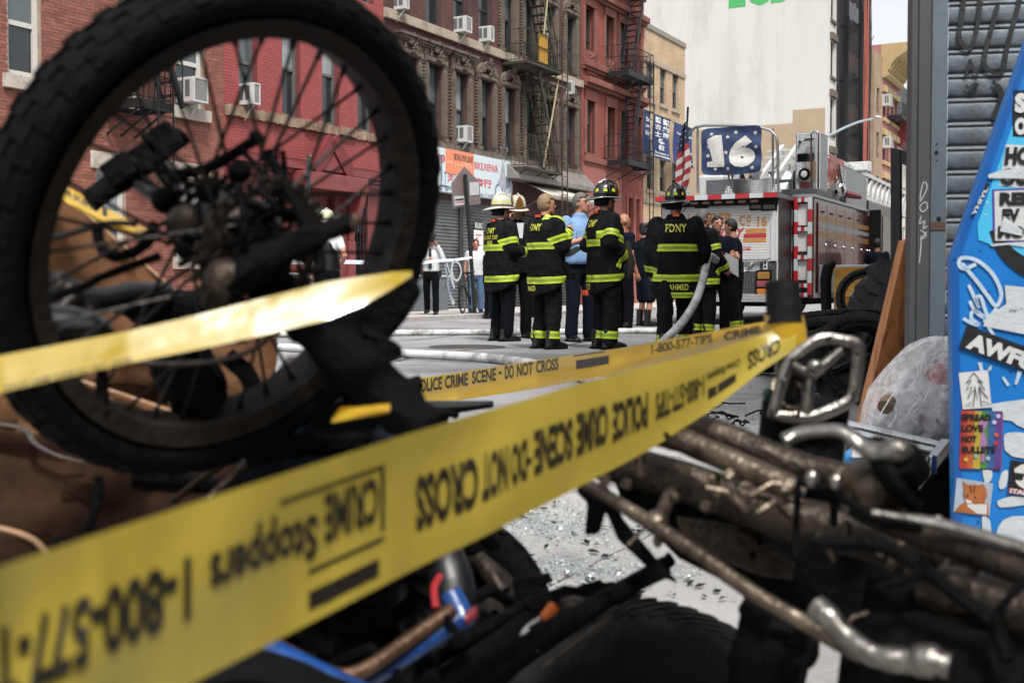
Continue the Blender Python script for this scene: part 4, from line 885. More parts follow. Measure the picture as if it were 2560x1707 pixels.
# cab
cb = B().prism([(sF + .05, tC, .5), (sF + 3.6, tC, .5), (sF + 3.8, tC, 1.4), (sF + 3.4, tC, 2.75), (sF + .05, tC, 2.75)], (0, tLc - tC, 0)).build('cab', mat('black_cab_paint', '#0f1012', .35, coat=.5, bump=.02), truck, bevel=.04)
B().box(sF + .4, sF + 1.4, tC - .02, tC - .004, 1.5, 2.45).build('window', m_glass_m, cb); B().box(sF + 1.7, sF + 2.9, tC - .02, tC - .004, 1.5, 2.45).build('window', m_glass_m, cb)
B().box(sF + .03, sF + .06, tC - .28, tC - .02, .7, 2.5).build('open_door', m_blk, truck)
# aerial ladder along the roof, base arms and turntable console
def lad(s0, s1, ta, tb, za, zb, h, sz_, m):
    b = B()
    for t in (ta, tb):
        b.bar((s0, t, za), (s1, t, zb), sz_, sz_).bar((s0, t, za + h), (s1, t, zb + h), sz_, sz_)
        n = int((s1 - s0) / .55)
        for i in range(n): 
            a, c = s0 + (s1 - s0) * i / n, s0 + (s1 - s0) * (i + 1) / n; z1_, z2_ = za + (zb - za) * i / n, za + (zb - za) * (i + 1) / n
            b.bar((a, t, z1_), (c, t, z2_ + h), sz_ * .6); b.bar((c, t, z2_), (c, t, z2_ + h), sz_ * .6)
    b.build('ladder_truss', m, truck, fix=False); b = B(); k = s0 + .15
    while k < s1: z = za + (zb - za) * (k - s0) / (s1 - s0); b.tube([(k, ta, z), (k, tb, z)], .022, 6); k += .36
    b.build('rungs', m, truck, fix=False)
m_lad = mat('white_ladder_paint', '#c0c1bf', .4, .2, var=.06, scale=4, dirt='#8d8b86', dirt_amt=.15)
t2 = hS(2066, 400, 24.2).y
lad(24.3, 34.5, t2, t2 + .95, 2.85, 2.72, .62, .09, m_lad)
pn = B().box(24.3, 25.6, t2 - .06, t2 - .005, 2.78, 3.50).build('ladder_sign', mat('faded_red_panel', '#8a4a40', .5, var=.2, scale=3, dirt='#b0a096', dirt_amt=.3, dirt_scale=3), truck)
q0, q1 = hS(1942, 478, 22.2), hS(1992, 340, 23.4)
for dx in (0, .3, .62): B().bar((22.3, q0.y + dx, 2.45), (23.9, q0.y + dx - .28, 3.62), .09, .24).build('ladder_arm', m_lad, truck, bevel=.01)
B().bar((22.35, q0.y - .03, 2.46), (22.9, q0.y - .1, 2.95), .2, .3).build('arm_guard', m_wht, truck, bevel=.02)
B().lathe([(0, 2.5), (.7, 2.5), (.75, 2.55), (.75, 2.7), (.5, 2.75), (0, 2.75)], (23.2, (tR + tL) / 2 - .2, 0), n=28).build('turntable', m_alu, truck, smooth=True)
for a in (-.35, .35): B().tube([(22.6, (tR + tL) / 2 + a, 2.6), (23.6, (tR + tL) / 2 + a, 3.3)], .1, 10).build('lift_cylinder', m_chr, truck, smooth=True)
B().box(22.2, 23.0, (tR + tL) / 2 + .3, (tR + tL) / 2 + .85, 2.5, 3.0).build('white_housing', m_lad, truck, bevel=.06)
sx = 22.6; p, q = hS(1989, 334, sx), hS(2050, 474, sx)
cs = B().box(sx, sx + .62, q.y, p.y, q.z, p.z).build('console', m_dia, truck, bevel=.01)
h_, w_ = p.z - q.z, p.y - q.y
def on_con(u0, u1, v0, v1, m, d=.01, nm='panel'): return B().box(sx - d, sx - .002, p.y - u0 * w_, p.y - u1 * w_, p.z - v0 * h_, p.z - v1 * h_).build(nm, m, cs, bevel=.004)
on_con(.08, .75, .36, .5, mat('dark_screen', '#0d1211', .1, bump=0), nm='screen'); on_con(.55, .82, .52, .83, m_patch); on_con(.22, .6, .86, 1.0, mat('maroon_lens', '#4a1211', .15, coat=.5), .03, 'lamp')
B().lathe([(0, .03), (.07, .03), (.08, .05), (.11, .05), (.12, 0)], (sx - .004, p.y - .38 * w_, p.z - .72 * h_), (-1, 0, 0), 20).build('gauge', m_blk, cs, smooth=True); B().lathe([(0, .045), (.065, .035), (.07, 0)], (sx - .01, p.y - .38 * w_, p.z - .72 * h_), (-1, 0, 0), 18).build('gauge_glass', m_wht, cs, smooth=True)
on_con(.15, .25, .14, .17, m_blk, .05, 'latch'); on_con(.35, .75, .1, .12, m_blk, .02, 'hinge')
B().tube([(sx - .14, q.y + .28 * w_ , q.z + .02), (sx - .14, q.y + .3 * w_, p.z - .06), (sx - .14, q.y + .2 * w_, p.z + .0), (sx - .14, q.y + .05 * w_, p.z - .01), (sx - .14, q.y + .0 * w_, p.z - .08), (sx - .14, q.y, q.z + .02)], .022, 8).build('grab_rail', m_chr, truck, smooth=True)
B().box(sx - .5, sx + .8, q.y - .05, p.y + .35, q.z - .13, q.z - .01).build('walkway', m_diad, truck, bevel=.01)
B().box(sx - .1, sx + .4, p.y + .03, p.y + .32, q.z, q.z + .22).build('step_box', m_diad, truck, bevel=.01)
for dx, z_ in ((.15, 2.62), (.5, 2.9), (.8, 2.7)): B().box(22.7, 23.5, q0.y + dx, q0.y + dx + .22, z_, z_ + .2).build('hydraulic_box', m_alu, truck, bevel=.02)
for i in range(4): B().tube([(22.3, q0.y + .2 + i * .2, 2.5), (22.6, q0.y + .3 + i * .18, 2.75 + .1 * i), (23.3, q0.y + .25 + i * .2, 2.6)], .03, 8).build('hydraulic_hose', m_blk, truck, smooth=True)
for i in range(5): B().bar((22.9 + i * .22, q0.y + .0, 2.95 + i * .16), (22.9 + i * .22, q0.y + .65, 2.95 + i * .16), .05, .05).build('ladder_rung', m_lad, truck)
# water monitor, work lamp, fore locker
mb = hT(2095, 480, tC + .15); mx = mb.x
B().tube([(mx, tC + .2, 2.5), (mx, tC + .2, 2.85), (mx + .05, tC + .12, 3.0)], .07, 10).tube([(mx + .05, tC + .1, 2.95), (mx - .05, tC + .12, 3.15), (mx - .06, tC + .12, 3.33)], [.06, .05, .04], 10).build('water_monitor', m_chr, truck, smooth=True)
B().ball((mx, tC + .1, 2.78), .16, .13, .16).build('valve_body', m_chr, truck, smooth=True); B().lathe([(0, 0), (.16, 0), (.17, .03), (.05, .06)], (mx - .3, tC + .16, 2.72), (-.6, -.8, 0), 16).build('hand_wheel', m_alu, truck, smooth=True)
B().tube([(mx + .1, tC + .05, 2.72), (mx + .55, tC - .2, 2.66)], [.09, .05], 8).build('nozzle', mat('red_nozzle', '#6d1218', .35, coat=.4), truck, smooth=True)
k0, k1 = hT(2105, 450, tC + .05).x, hT(2165, 450, tC + .05).x
B().box(k0 + .3, k1, tC + .03, tR + .3, 2.505, 3.28).build('fore_locker', m_dia, truck, bevel=.015)
wl = hT(2152, 420, tC + .1); wz = wl.z
B().box(wl.x - .05, wl.x + .12, tC - .12, tC + .42, wz - .1, wz + .14).build('work_lamp', m_tw, truck, bevel=.02); B().box(wl.x - .062, wl.x - .051, tC - .06, tC + .36, wz - .05, wz + .09).build('lamp_glass', mat('lamp_front', '#d6dadb', .15, bump=.1, bscale=60), truck)
B().tube([(wl.x + .03, tC + .15, wz - .1), (wl.x + .03, tC + .15, 3.28)], .03, 8).build('lamp_stem', m_alu, truck)
# rear guard arch with the banner, flag
sa = SR - .1
ap = [(1716, 478), (1716, 352), (1722, 334), (1738, 319), (1760, 314), (1830, 314), (1900, 319), (1926, 326), (1940, 340), (1944, 360), (1946, 482)]
B().tube([hS(x, y, sa) for x, y in ap], .028, 8).build('guard_arch', m_alu, truck, smooth=True)
for x, yt in ((1744, 320), (1932, 322), (1822, 436), (1831, 436)): B().tube([hS(x, yt, sa + .08), hS(x, 482, sa + .08)], .022, 8).build('guard_post', m_alu, truck)
for x, y0, y1 in ((1765, 451, 478), (1825, 452, 480)): p, q = hS(x, y0, sa + .3), hS(x + 112, y1, sa + .3); B().box(sa + .3, sa + .6, q.y, p.y, 2.46, p.z).build('roof_locker', m_dia, truck, bevel=.01)
for x in (1718, 1822, 1942): p = hS(x, 478, sa); B().prism([(sa - .02, p.y - .1, 2.463), (sa - .02, p.y + .1, 2.463), (sa - .02, p.y + .03, 2.62), (sa - .02, p.y - .03, 2.62)], (.03, 0, 0)).build('gusset', m_dia, truck)
bn = sthing('number_banner', 'blue banner with white stars and the number sixteen on the truck rail', 'banner', sa, hS(1830, 430, sa).y, 2.8)
cx0, cx1, cz0, cz1 = hS(1755, 380, sa).y, hS(1905, 380, sa).y, hS(1830, 434, sa).z, hS(1830, 318, sa).z
def bpt(u, v, off=0):
    c = .1; rip = .02 * math.sin(u * 7 + v * 5) * (1 - v) + .015 * math.sin(v * 14 + u * 3) * (.4 + u) + .012 * noise.noise((u * 5, v * 5, 1)); sag = -.03 * math.sin(math.pi * u) * (1 - v)
    return Vector((sa - .04 - off + rip, cx0 + (cx1 - cx0) * u, cz0 + (cz1 - cz0) * v + sag))
def corner(u, v):
    k = .1; d = min(u, 1 - u) + min(v, 1 - v)
    return (u, v) if d >= k else (.5 + (u - .5) * (1 - (k - d) * .5), .5 + (v - .5) * (1 - (k - d) * .5))
G = 28
B().sheet([[bpt(*corner(i / G, j / G)) for i in range(G + 1)] for j in range(G + 1)]).build('cloth', mat('blue_vinyl', '#152c52', .4, var=.1, scale=3, bump=.06, coat=.2), bn, smooth=True)
rim = [corner(i / G, 0) for i in range(G + 1)] + [corner(1, j / G) for j in range(G + 1)] + [corner(1 - i / G, 1) for i in range(G + 1)] + [corner(0, 1 - j / G) for j in range(G + 1)]
def on_ban(vf, off, m, nm): 
    b = B(); b.add([bpt(x, y, off) for x, y in vf[0]], vf[1]); return b.build(nm, m, bn, fix=False)
m_bw = mat('banner_white', '#b9b9b4', .5, var=.05)
def big_digit(ch, u0, u1, v0, v1):
    v, f = cut2d(*fit2d(ch, u1 - u0, v1 - v0, .075), .02); return [(x + (u0 + u1) / 2, y + (v0 + v1) / 2) for x, y in v], f
def tri2(poly):
    bm = bmesh.new(); f = bm.faces.new([bm.verts.new((a, c, 0)) for a, c in poly]); bmesh.ops.triangulate(bm, faces=[f]); bm.verts.index_update(); r = [(q.co.x, q.co.y) for q in bm.verts], [tuple(q.index for q in g.verts) for g in bm.faces]; bm.free(); return r
one = ([(.10, .17), (.40, .17), (.40, .27), (.345, .30), (.345, .84), (.24, .84), (.11, .76), (.11, .67), (.20, .70), (.20, .30), (.10, .27)], [tuple(range(11))])
one_cut = cut2d(*tri2(one[0]), .03)
on_ban(one_cut, .016, m_bw, 'numeral')
on_ban(big_digit('6', .47, .90, .14, .80), .016, m_bw, 'numeral')
for u, v in ((.18, .87), (.58, .88), (.90, .84), (.45, .79), (.13, .60), (.12, .41), (.42, .47), (.92, .54), (.24, .13), (.46, .13), (.86, .11)):
    pts = [(u + (.042 if i % 2 == 0 else .017) * math.sin(i * math.pi / 5), v + (.052 if i % 2 == 0 else .021) * math.cos(i * math.pi / 5)) for i in range(10)]
    on_ban((pts + [(u, v)], [(10, i, (i + 1) % 10) for i in range(10)]), .016, m_bw, 'star')
fl = sthing('flag', 'American flag hanging limp from a black pole on the truck', 'flag', SR - .15, hS(1712, 480, SR - .15).y, 2.45)
B().tube([hS(1708, 480, SR - .15), hS(1720, 268, SR - .15)], .022, 8).build('pole', m_blk, fl)
m_navy = mat('flag_navy', '#17203c', .7, var=.1); m_fr = mat('flag_red', '#82202a', .7, var=.1); m_fw = mat('flag_white', '#a29e9a', .7, var=.08)
def fpt(u, v, off=0):            # u across the folds, v down the cloth
    top, bot = hS(1717 - 1, 300, SR - .16), hS(1703, 474, SR - .16); c = top.lerp(bot, v); w = .055 + .085 * min(1, v * 1.5)
    return Vector((c.x - .05 * math.sin(u * 9 + v * 2) - off, c.y + (.5 - u) * w * 2 + .1 * w + .03 * math.sin(v * 6), c.z + .28 * (u - .5) * (1 - v * .3) ))
b = B(); b.sheet([[fpt(i / 14, j / 12) for i in range(15)] for j in range(6)]); b.build('canton', m_navy, fl, smooth=True)
for k in range(7):
    B().sheet([[fpt(i / 14, (5 + k + e) / 12) for i in range(15)] for e in (0, .5, 1)]).build('stripe', (m_fr, m_fw)[k % 2], fl, smooth=True)
b = B()
for i in range(5):
    for j in range(4):
        u, v = .12 + .19 * i, .06 + .09 * j; pts = [fpt(u + .05 * (1 if q % 2 == 0 else .4) * math.sin(q * math.pi / 5), v + .018 * (1 if q % 2 == 0 else .4) * math.cos(q * math.pi / 5), .01) for q in range(10)]; b.add(pts + [fpt(u, v, .01)], [(10, q, (q + 1) % 10) for q in range(10)])
b.build('stars', m_fw, fl, fix=False)['kind'] = 'stuff'
# street lamp arm beyond
lt = 13.6; lp = sthing('street_lamp', 'silver cobra head street lamp reaching over from behind the truck', 'street lamp', hT(2062, 345, lt).x, lt)
pts = [(2062, 345), (2085, 333), (2115, 318), (2145, 306), (2180, 298)]
b0 = hT(2060, 348, lt); bx = [Vector((b0.x, lt, .1)), Vector((b0.x, lt, b0.z - .2))] + [hT(x, y, lt - .05 * i) for i, (x, y) in enumerate(pts)]
B().tube(bx[:2], .11, 10).build('pole', m_alu, lp); B().tube(bx[1:], .07, 8).build('arm', mat('lamp_arm', '#8f9da3', .5, .4), lp, smooth=True)
e = hT(2195, 295, lt - .25); B().ball(e, .55, .2, .1, 12, 8).build('lamp_head', m_tw, lp, smooth=True)
# emergency van far down the street
ev = sthing('emergency_van', 'far red and yellow emergency van glimpsed past the black frame', 'van', 44, 3.0)
vt = hT(2255, 560, 3.0).x; vb = W(46, 2.6)
es = 46.0; e0, e1 = hS(2276, 560, es).y, hS(2235, 560, es).y
B().box(es, es + 5, e0 - 1.2, e1, .5, 2.4).build('body', mat('van_red', '#8f2018', .35, coat=.5), ev, bevel=.08); B().box(es - .02, es - .004, e0 - 1.1, e1 - .05, .9, 1.15).build('stripe', mat('van_yellow', '#d08a1c', .4), ev); B().box(es - .02, es - .004, e0 - 1.0, e1 - .2, 1.6, 2.2).build('window', m_glass_l, ev)
B().box(es + .3, es + .8, e0 - .8, e1 - .3, 2.4, 2.6).build('light_bar', mat('light_bar_red', '#c03020', .3), ev)
for tt in (e0 - 1.0, e1 - .25): B().lathe([(.1, -.1), (.35, -.1), (.38, 0), (.35, .1), (.1, .1)], (es + 1, tt, .38), (0, 1, 0), 18).build('wheel', m_blk, ev)
# ================================================================== the near side: shuttered shop, post, stickered board
def hitp(px, py, p0, n):
    a, c = ray(px, py); d = Vector((a, 1, c)); o = Vector((0, 0, CH)); n = Vector(n); return o + d * ((Vector(p0) - o).dot(n) / d.dot(n))
class Plane:
    """A vertical plane of the place, met by the rays of photo pixels; u runs right, w runs up, out points to the viewer."""
    def __init__(s, px, py, d, yaw):
        s.o = P(px, py, d); s.u = Vector((math.cos(yaw), -math.sin(yaw), 0)); s.w = Vector((0, 0, 1)); s.n = s.u.cross(s.w); s.n = s.n if s.n.y < 0 else -s.n
    def at(s, px, py, out=0): return hitp(px, py, s.o + s.n * out, s.n)
    def poly(s, pts, out, th=.001): return [s.at(x, y, out) for x, y in pts], -s.n * th
    def patch(s, parent, name, pts, m, out=.003, th=.0012, bevel=0):
        v, e = s.poly(pts, out, th); return B().prism(v, e).build(name, m, parent, bevel=bevel)
    def text(s, parent, body, px, py, w, h, m, out=.005, bold=.02, rot=0, shear=0., name='lettering'):
        """w, h in photo pixels."""
        a, b_ = s.at(px, py, out), s.at(px + 50, py, out); k = (b_ - a).length / 50; c, sn = math.cos(rot), math.sin(rot)
        return flat_on(B(), fit2d(body, w * k, h * k, bold, 1, shear), a, s.u * c + s.w * sn, -s.u * sn + s.w * c).build(name, m, parent, fix=False)
    def stroke(s, parent, pts, r, m, out=.004, name='paint_stroke', n=4, closed=False):
        q = [s.at(x, y, out) for x, y in pts]; k = (s.at(pts[0][0] + 50, pts[0][1], out) - q[0]).length / 50; b = B(); rows = [[], []]
        for i, p in enumerate(q):
            a, c = q[max(0, i - 1)], q[min(len(q) - 1, i + 1)]; d = (c - a).normalized(); nn = d.cross(s.n).normalized(); w = (r[i] if isinstance(r, (list, tuple)) else r) * k
            rows[0].append(p + nn * w); rows[1].append(p - nn * w)
        return b.sheet(rows).build(name, m, parent, fix=False)
def smooth_pts(pts, k=4):
    out = []
    for i in range(len(pts) - 1):
        p0, p1, p2, p3 = [Vector(pts[max(0, min(len(pts) - 1, j))]) for j in (i - 1, i, i + 1, i + 2)]
        for q in range(k):
            t = q / k; out.append(tuple(.5 * ((2 * p1) + (p2 - p0) * t + (2 * p0 - 5 * p1 + 4 * p2 - p3) * t * t + (3 * p1 - p0 - 3 * p2 + p3) * t ** 3)))
    out.append(tuple(pts[-1])); return out
SH = Plane(2370, 500, 3.62, R(11))
nb = sthing('corner_shop', 'dark corner shop building behind the grey shutter', 'building', 8, -4)
m_nb = brickmat('near_brick', '#5e4a42', '#6a544a', '#544239')
B().box(4.15, 26, -9, .45, 0, 11).build('wall', m_nb, nb); B().box(-12, 4.14, -9, -2.6, 0, 4.5).build('wall', m_nb, nb)
m_slat = mat('blue_grey_shutter', '#545e65', .5, .15, var=.14, scale=5, bump=.12, bscale=60, dirt='#32363a', dirt_amt=.27, dirt_scale=3.5)
rs = wthing('grey_shutter', 'grey corrugated roller shutter with black spray paint beside the stickered board', 'shutter', SH.at(2450, 1200))
z0 = SH.at(2450, 14).z; pitch = .0757; pr_ = [(0, .0), (.003, .004), (.008, .006), (.013, .004), (.016, .0), (.019, -.003), (.022, .0), (.026, .003), (.032, .004), (.066, .005), (.0757, .002)]
a, c = SH.at(2366, 500), SH.at(2800, 500); a = Vector((a.x, a.y, 0)); c = Vector((c.x, c.y, 0))
me = B().sheet([[a + SH.n * o_ + Vector((0, 0, z - .003)) for z, o_ in pr_], [c + SH.n * o_ + Vector((0, 0, z - .003)) for z, o_ in pr_]]).mesh('slat'); me.polygons.foreach_set('use_smooth', [True] * len(me.polygons)); me.set_sharp_from_angle(angle=R(50)); me.materials.append(m_slat)
k = z0 - pitch * 22
while k < 2.6:
    o_ = ORG[rs.name]; link('slat', me, rs, None, (-o_[0], -o_[1], k - o_[2])); k += pitch
m_spray = mat('black_spray_paint', '#0d0e10', .5, var=.1)
for pts, r in (([(2412, -20), (2404, 50), (2398, 90), (2410, 115), (2425, 122), (2438, 95), (2446, 50), (2454, -20)], [6, 6, 6, 6, 5, 5, 6, 6]), ([(2495, 10), (2480, 70), (2464, 130), (2462, 165), (2478, 180), (2496, 185), (2508, 175), (2520, 110), (2545, 20), (2552, -20)], 6), ([(2424, 150), (2416, 190)], [3, 8]), ([(2424, 148), (2434, 172), (2446, 188)], [3, 5, 7]), ([(2414, 214), (2428, 222), (2444, 210), (2430, 232)], [4, 8, 4, 3]), ([(2480, 205), (2492, 215), (2504, 240), (2494, 270), (2490, 300)], [5, 8, 6, 8, 10])):
    SH.stroke(rs, smooth_pts(pts), r if not isinstance(r, list) else [r[min(len(r) - 1, i // 4)] for i in range(4 * (len(pts) - 1) + 1)], m_spray, .0135)
pp = wthing('steel_post', 'scuffed grey steel door post with scratched white tag', 'post', SH.at(2320, 1200))
m_pst = mat('scuffed_grey_steel', '#484b4d', .5, .4, var=.2, scale=4, bump=.15, dirt='#3b3630', dirt_amt=.4, dirt_scale=2, stretch=(1, 1, .3)); m_pst2 = mat('blue_grey_steel', '#58636a', .45, .3, var=.15, scale=4, bump=.15, dirt='#45403a', dirt_amt=.3, dirt_scale=2.2, stretch=(1, 1, .4))
def pcol(x0, x1, out, th, m, nm, y1=-400):
    a, c = SH.at(x0, 600, out), SH.at(x1, 600, out); e = SH.n * -th
    zt = 2.6; return B().prism([(a.x, a.y, 0), (c.x, c.y, 0), (c.x, c.y, zt), (a.x, a.y, zt)], e).build(nm, m, pp, bevel=.002)
pcol(2275, 2292, .03, .1, m_pst, 'edge_strip'); pcol(2292.6, 2324, .036, .1, m_pst, 'column'); pcol(2325, 2365, .03, .1, m_pst2, 'column')
for x, y, r in ((2341, 382, 5), (2342, 361, 2.4), (2342, 402, 2.4), (2347, 548, 6)):
    p = SH.at(x, y, .031); B().lathe([(0, .0), (r / 790, 0), (r / 790, -.004)], p, SH.n, 12).build('bolt_hole', m_blk, pp)
B().prism([SH.at(x, y, .033) for x, y in ((2326, 555), (2364, 555), (2364, 575), (2326, 575))], -SH.n * .02).build('hinge', mat('rusty_steel', '#4a352a', .8, .2, var=.3, scale=20), pp)
m_chalk = mat('white_marker', '#a9aaa8', .6, var=.2, scale=40)
tagp = [[(2300, 505), (2318, 470), (2310, 455), (2302, 480), (2300, 500)], [(2299, 520), (2303, 512), (2315, 505), (2318, 520), (2306, 530), (2299, 520)], [(2303, 540), (2299, 560), (2312, 552), (2308, 572), (2318, 565)], [(2317, 580), (2300, 600), (2316, 588), (2301, 575)], [(2303, 590), (2302, 620), (2298, 658)]]
for t_ in tagp: SH.stroke(pp, smooth_pts(t_), 1.1, m_chalk, .0375, 'chalk_mark')
# ------- the blue board
BD = Plane(2450, 900, 2.85, R(8))
m_blue = mat('blue_enamel', '#116ab2', .4, var=.12, scale=3, bump=.05, dirt='#0f5a9c', dirt_amt=.4, dirt_scale=1.3, detail=3); m_bluel = mat('light_blue_enamel', '#3fa3cc', .4, var=.1, scale=3, bump=.05)
m_blued = mat('dark_blue_edge', '#0d4d92', .4, var=.12, scale=3, bump=.05)
bd = wthing('sticker_board', 'tall blue slant-topped board covered with stickers and torn paper', 'sign board', BD.at(2450, 1390))
out_ = [(2378, 650), (2560, 128), (2640, -100), (2900, -100), (2900, 1395), (2388, 1395)]
v, e = BD.poly(out_, 0, .05); B().prism(v, e).build('panel', m_blue, bd, bevel=.003)
def bp(name, pts, m, out=.003, **k): return BD.patch(bd, name, pts, m, out, **k)
bp('edge_strip', [(2379, 650), (2397, 655), (2407, 1394), (2389, 1394)], m_blued, .003); bp('edge_strip', [(2381, 645), (2560, 131), (2640, -95), (2655, -95), (2578, 131), (2398, 652)], m_blued, .003)
bp('painted_field', [(2444, 560), (2590, 150), (2700, 150), (2700, 700), (2590, 650), (2500, 620), (2446, 600)], m_bluel, .0025)
m_paper = mat('white_sticker_paper', '#b4b6b6', .55, var=.05, scale=8, bump=.1, bscale=30); m_ink = mat('black_ink', '#0e0f11', .5, var=.1); m_torn = mat('torn_paper_residue', '#a9b0b4', .7, var=.08, scale=10, bump=.2)
m_purp = mat('violet_print', '#3b2c86', .5)
s_ = bp('sticker', [(2532, 226), (2620, 228), (2622, 345), (2532, 342)], m_ink); BD.text(s_, 'S', 2552, 258, 30, 52, m_paper, .0055, .07); BD.text(s_, 'O', 2552, 316, 30, 46, m_paper, .0055, .07)
s_ = bp('sticker', [(2515, 361), (2640, 370), (2625, 475), (2498, 465)], m_paper); BD.text(s_, 'HO', 2545, 390, 68, 48, m_ink, .0055, .06, shear=.1); BD.text(s_, 'OU', 2538, 442, 76, 46, m_ink, .0055, .06, shear=.1)
bp('torn_paper', [(2470, 437), (2500, 427), (2560, 418), (2600, 425), (2590, 448), (2520, 446), (2472, 446)], m_torn, .0065)
s_ = bp('sticker', [(2480, 474), (2640, 468), (2640, 605), (2482, 608)], m_purp); bp('sticker', [(2486, 478), (2640, 472), (2640, 600), (2488, 602)], m_paper, .0045); BD.text(s_, 'REI', 2532, 497, 66, 34, m_ink, .007, .06); BD.text(s_, 'EV', 2528, 538, 44, 34, m_ink, .007, .06); BD.text(s_, 'MO', 2528, 580, 66, 32, m_ink, .007, .06)
bp('torn_paper', [(2510, 540), (2520, 548), (2556, 575), (2556, 590), (2500, 578)], m_torn, .0085); bp('torn_paper', [(2474, 610), (2600, 602), (2600, 612), (2560, 618), (2520, 612), (2480, 616)], m_torn, .005)
s_ = bp('sticker', [(2466, 457), (2474, 460), (2432, 549), (2424, 546)], m_ink); BD.text(s_, 'YHIYL', 2450, 504, 80, 9, m_paper, .0055, .04, rot=R(65))
bp('dark_print', smooth_pts([(2473, 580), (2500, 640), (2560, 690), (2640, 700), (2640, 660), (2560, 640), (2510, 600), (2480, 575)]), m_ink, .0035)
m_mark = mat('white_paint_marker', '#9fb3c4', .5, var=.15, scale=30)
for pts, r in (([(2440, 660), (2412, 672), (2398, 662), (2404, 645), (2440, 650), (2478, 680), (2500, 720), (2502, 745), (2490, 765), (2470, 740), (2440, 700), (2404, 658)], 5), ([(2422, 712), (2448, 770), (2440, 748), (2452, 742), (2470, 790), (2492, 770)], 4.5), ([(2424, 752), (2440, 780), (2470, 800), (2436, 776), (2428, 795), (2448, 812), (2430, 808), (2408, 796)], 4.5), ([(2460, 800), (2490, 850), (2494, 880)], 4)): BD.stroke(bd, smooth_pts(pts), r, m_mark, .0045, 'marker_stroke')
for q in ([(2444, 905), (2455, 907), (2460, 935), (2453, 937)], [(2472, 918), (2480, 912), (2478, 925), (2470, 928)], [(2505, 945), (2510, 940), (2525, 962), (2518, 966)], [(2545, 925), (2556, 930), (2542, 962), (2536, 960)]): bp('paint_fleck', q, m_mark, .0035)
bp('torn_paper', [(2512, 713), (2562, 718), (2640, 735), (2640, 850), (2560, 835), (2458, 815), (2470, 790), (2500, 770), (2516, 760)], m_torn, .0055); BD.text(bd, "nr '", 2540, 775, 30, 12, m_ink, .0075, -.004)
s_ = bp('sticker', [(2418, 812), (2640, 895), (2622, 950), (2398, 868)], m_ink, .0075); BD.text(s_, 'AWFUL', 2520, 886, 215, 44, m_paper, .0095, .06, rot=R(-20.5))
# sharp little fir drawn in black line on white
s_ = bp('sticker', [(2397, 932), (2470, 925), (2479, 1018), (2407, 1023)], m_paper, .0045)
for pts in ([(2434, 931), (2416, 958), (2428, 950), (2415, 976), (2430, 966), (2419, 997), (2434, 975)], [(2434, 931), (2457, 958), (2444, 950), (2463, 974), (2447, 966), (2470, 996), (2450, 978)], [(2438, 968), (2434, 1015), (2411, 1013), (2430, 1006)], [(2437, 965), (2443, 1000), (2448, 968), (2454, 1014), (2478, 1010), (2456, 1003)]): BD.stroke(s_, pts, 1.0, m_ink, .0066, 'ink_line')
s_ = bp('sticker', [(2404, 1025), (2508, 1030), (2503, 1174), (2398, 1168)], mat('rainbow_base', '#8e2f2a', .5), .0045)
for i, cc in enumerate(('#8e2a26', '#9c4a26', '#9a8a2c', '#3c6d33', '#27507e', '#4b3170')):
    x0, x1 = 2403 + i * 17.3, 2403 + (i + 1) * 17.3; bp('rainbow_bar', [(x0, 1027), (x1, 1028), (x1 - 5, 1172), (x0 - 5, 1170)], mat('rainbow_%d' % i, cc, .5, var=.12, scale=40), .006)
for i, tx in enumerate(('SPREAD', 'LOVE', 'NOT', 'BULLETS')): BD.text(s_, tx, 2404 + (74, 54, 38, 84)[i] / 2, 1043 + i * 27, (74, 54, 38, 84)[i], 18, m_ink, .0085, .05)
for x, y, cc in ((2496, 1040, '#a79bb6'), (2486, 1055, '#a79bb6'), (2492, 1087, '#a8552a'), (2490, 1108, '#a32b31'), (2415, 1148, '#b89a2c'), (2440, 1140, '#7f9a92'), (2470, 1145, '#93a0b8')): p = BD.at(x, y, .0085); B().lathe([(0, 0), (.0055, 0), (.0055, -.001)], p, BD.n, 10).build('dot', mat('dot' + cc, cc, .5), s_)
bp('pink_figure', [(2446, 1052), (2472, 1050), (2460, 1078), (2468, 1105), (2462, 1130), (2462, 1155), (2452, 1155), (2454, 1130), (2450, 1105), (2456, 1078)], mat('pink_print', '#8d6390', .5), .0075)
# ginger cat portrait
s_ = bp('sticker', [(2392, 1194), (2483, 1208), (2473, 1290), (2384, 1279)], mat('portrait_ground', '#8d98a4', .5), .0045)
m_cat = mat('ginger_print', '#93562a', .5, var=.2, scale=50); m_catd = mat('ginger_dark', '#5d3519', .5); m_catw = mat('cat_white', '#b9b7b2', .5)
bp('cat_body', [(2386, 1278), (2400, 1262), (2420, 1250), (2470, 1258), (2472, 1288)], m_cat, .006); bp('cat_bib', [(2412, 1246), (2440, 1258), (2468, 1260), (2466, 1286), (2440, 1282), (2420, 1266)], m_catw, .0068)
bp('cat_head', [(2407, 1201), (2420, 1212), (2432, 1211), (2448, 1213), (2458, 1210), (2466, 1222), (2468, 1240), (2460, 1256), (2440, 1260), (2420, 1254), (2409, 1240), (2410, 1220)], m_cat, .0076); bp('cat_muzzle', [(2414, 1248), (2430, 1252), (2428, 1258), (2416, 1256)], m_catw, .0084)
for q in ([(2424, 1213), (2428, 1213), (2430, 1230), (2426, 1230)], [(2436, 1213), (2440, 1214), (2436, 1232), (2433, 1231)]): bp('cat_stripe', q, m_catd, .0084)
for x, y in ((2419, 1238), (2438, 1242)): p = BD.at(x, y, .009); B().lathe([(0, 0), (.003, 0), (.003, -.001)], p, BD.n, 8).build('cat_eye', mat('cat_eye', '#2b3540', .3), s_)
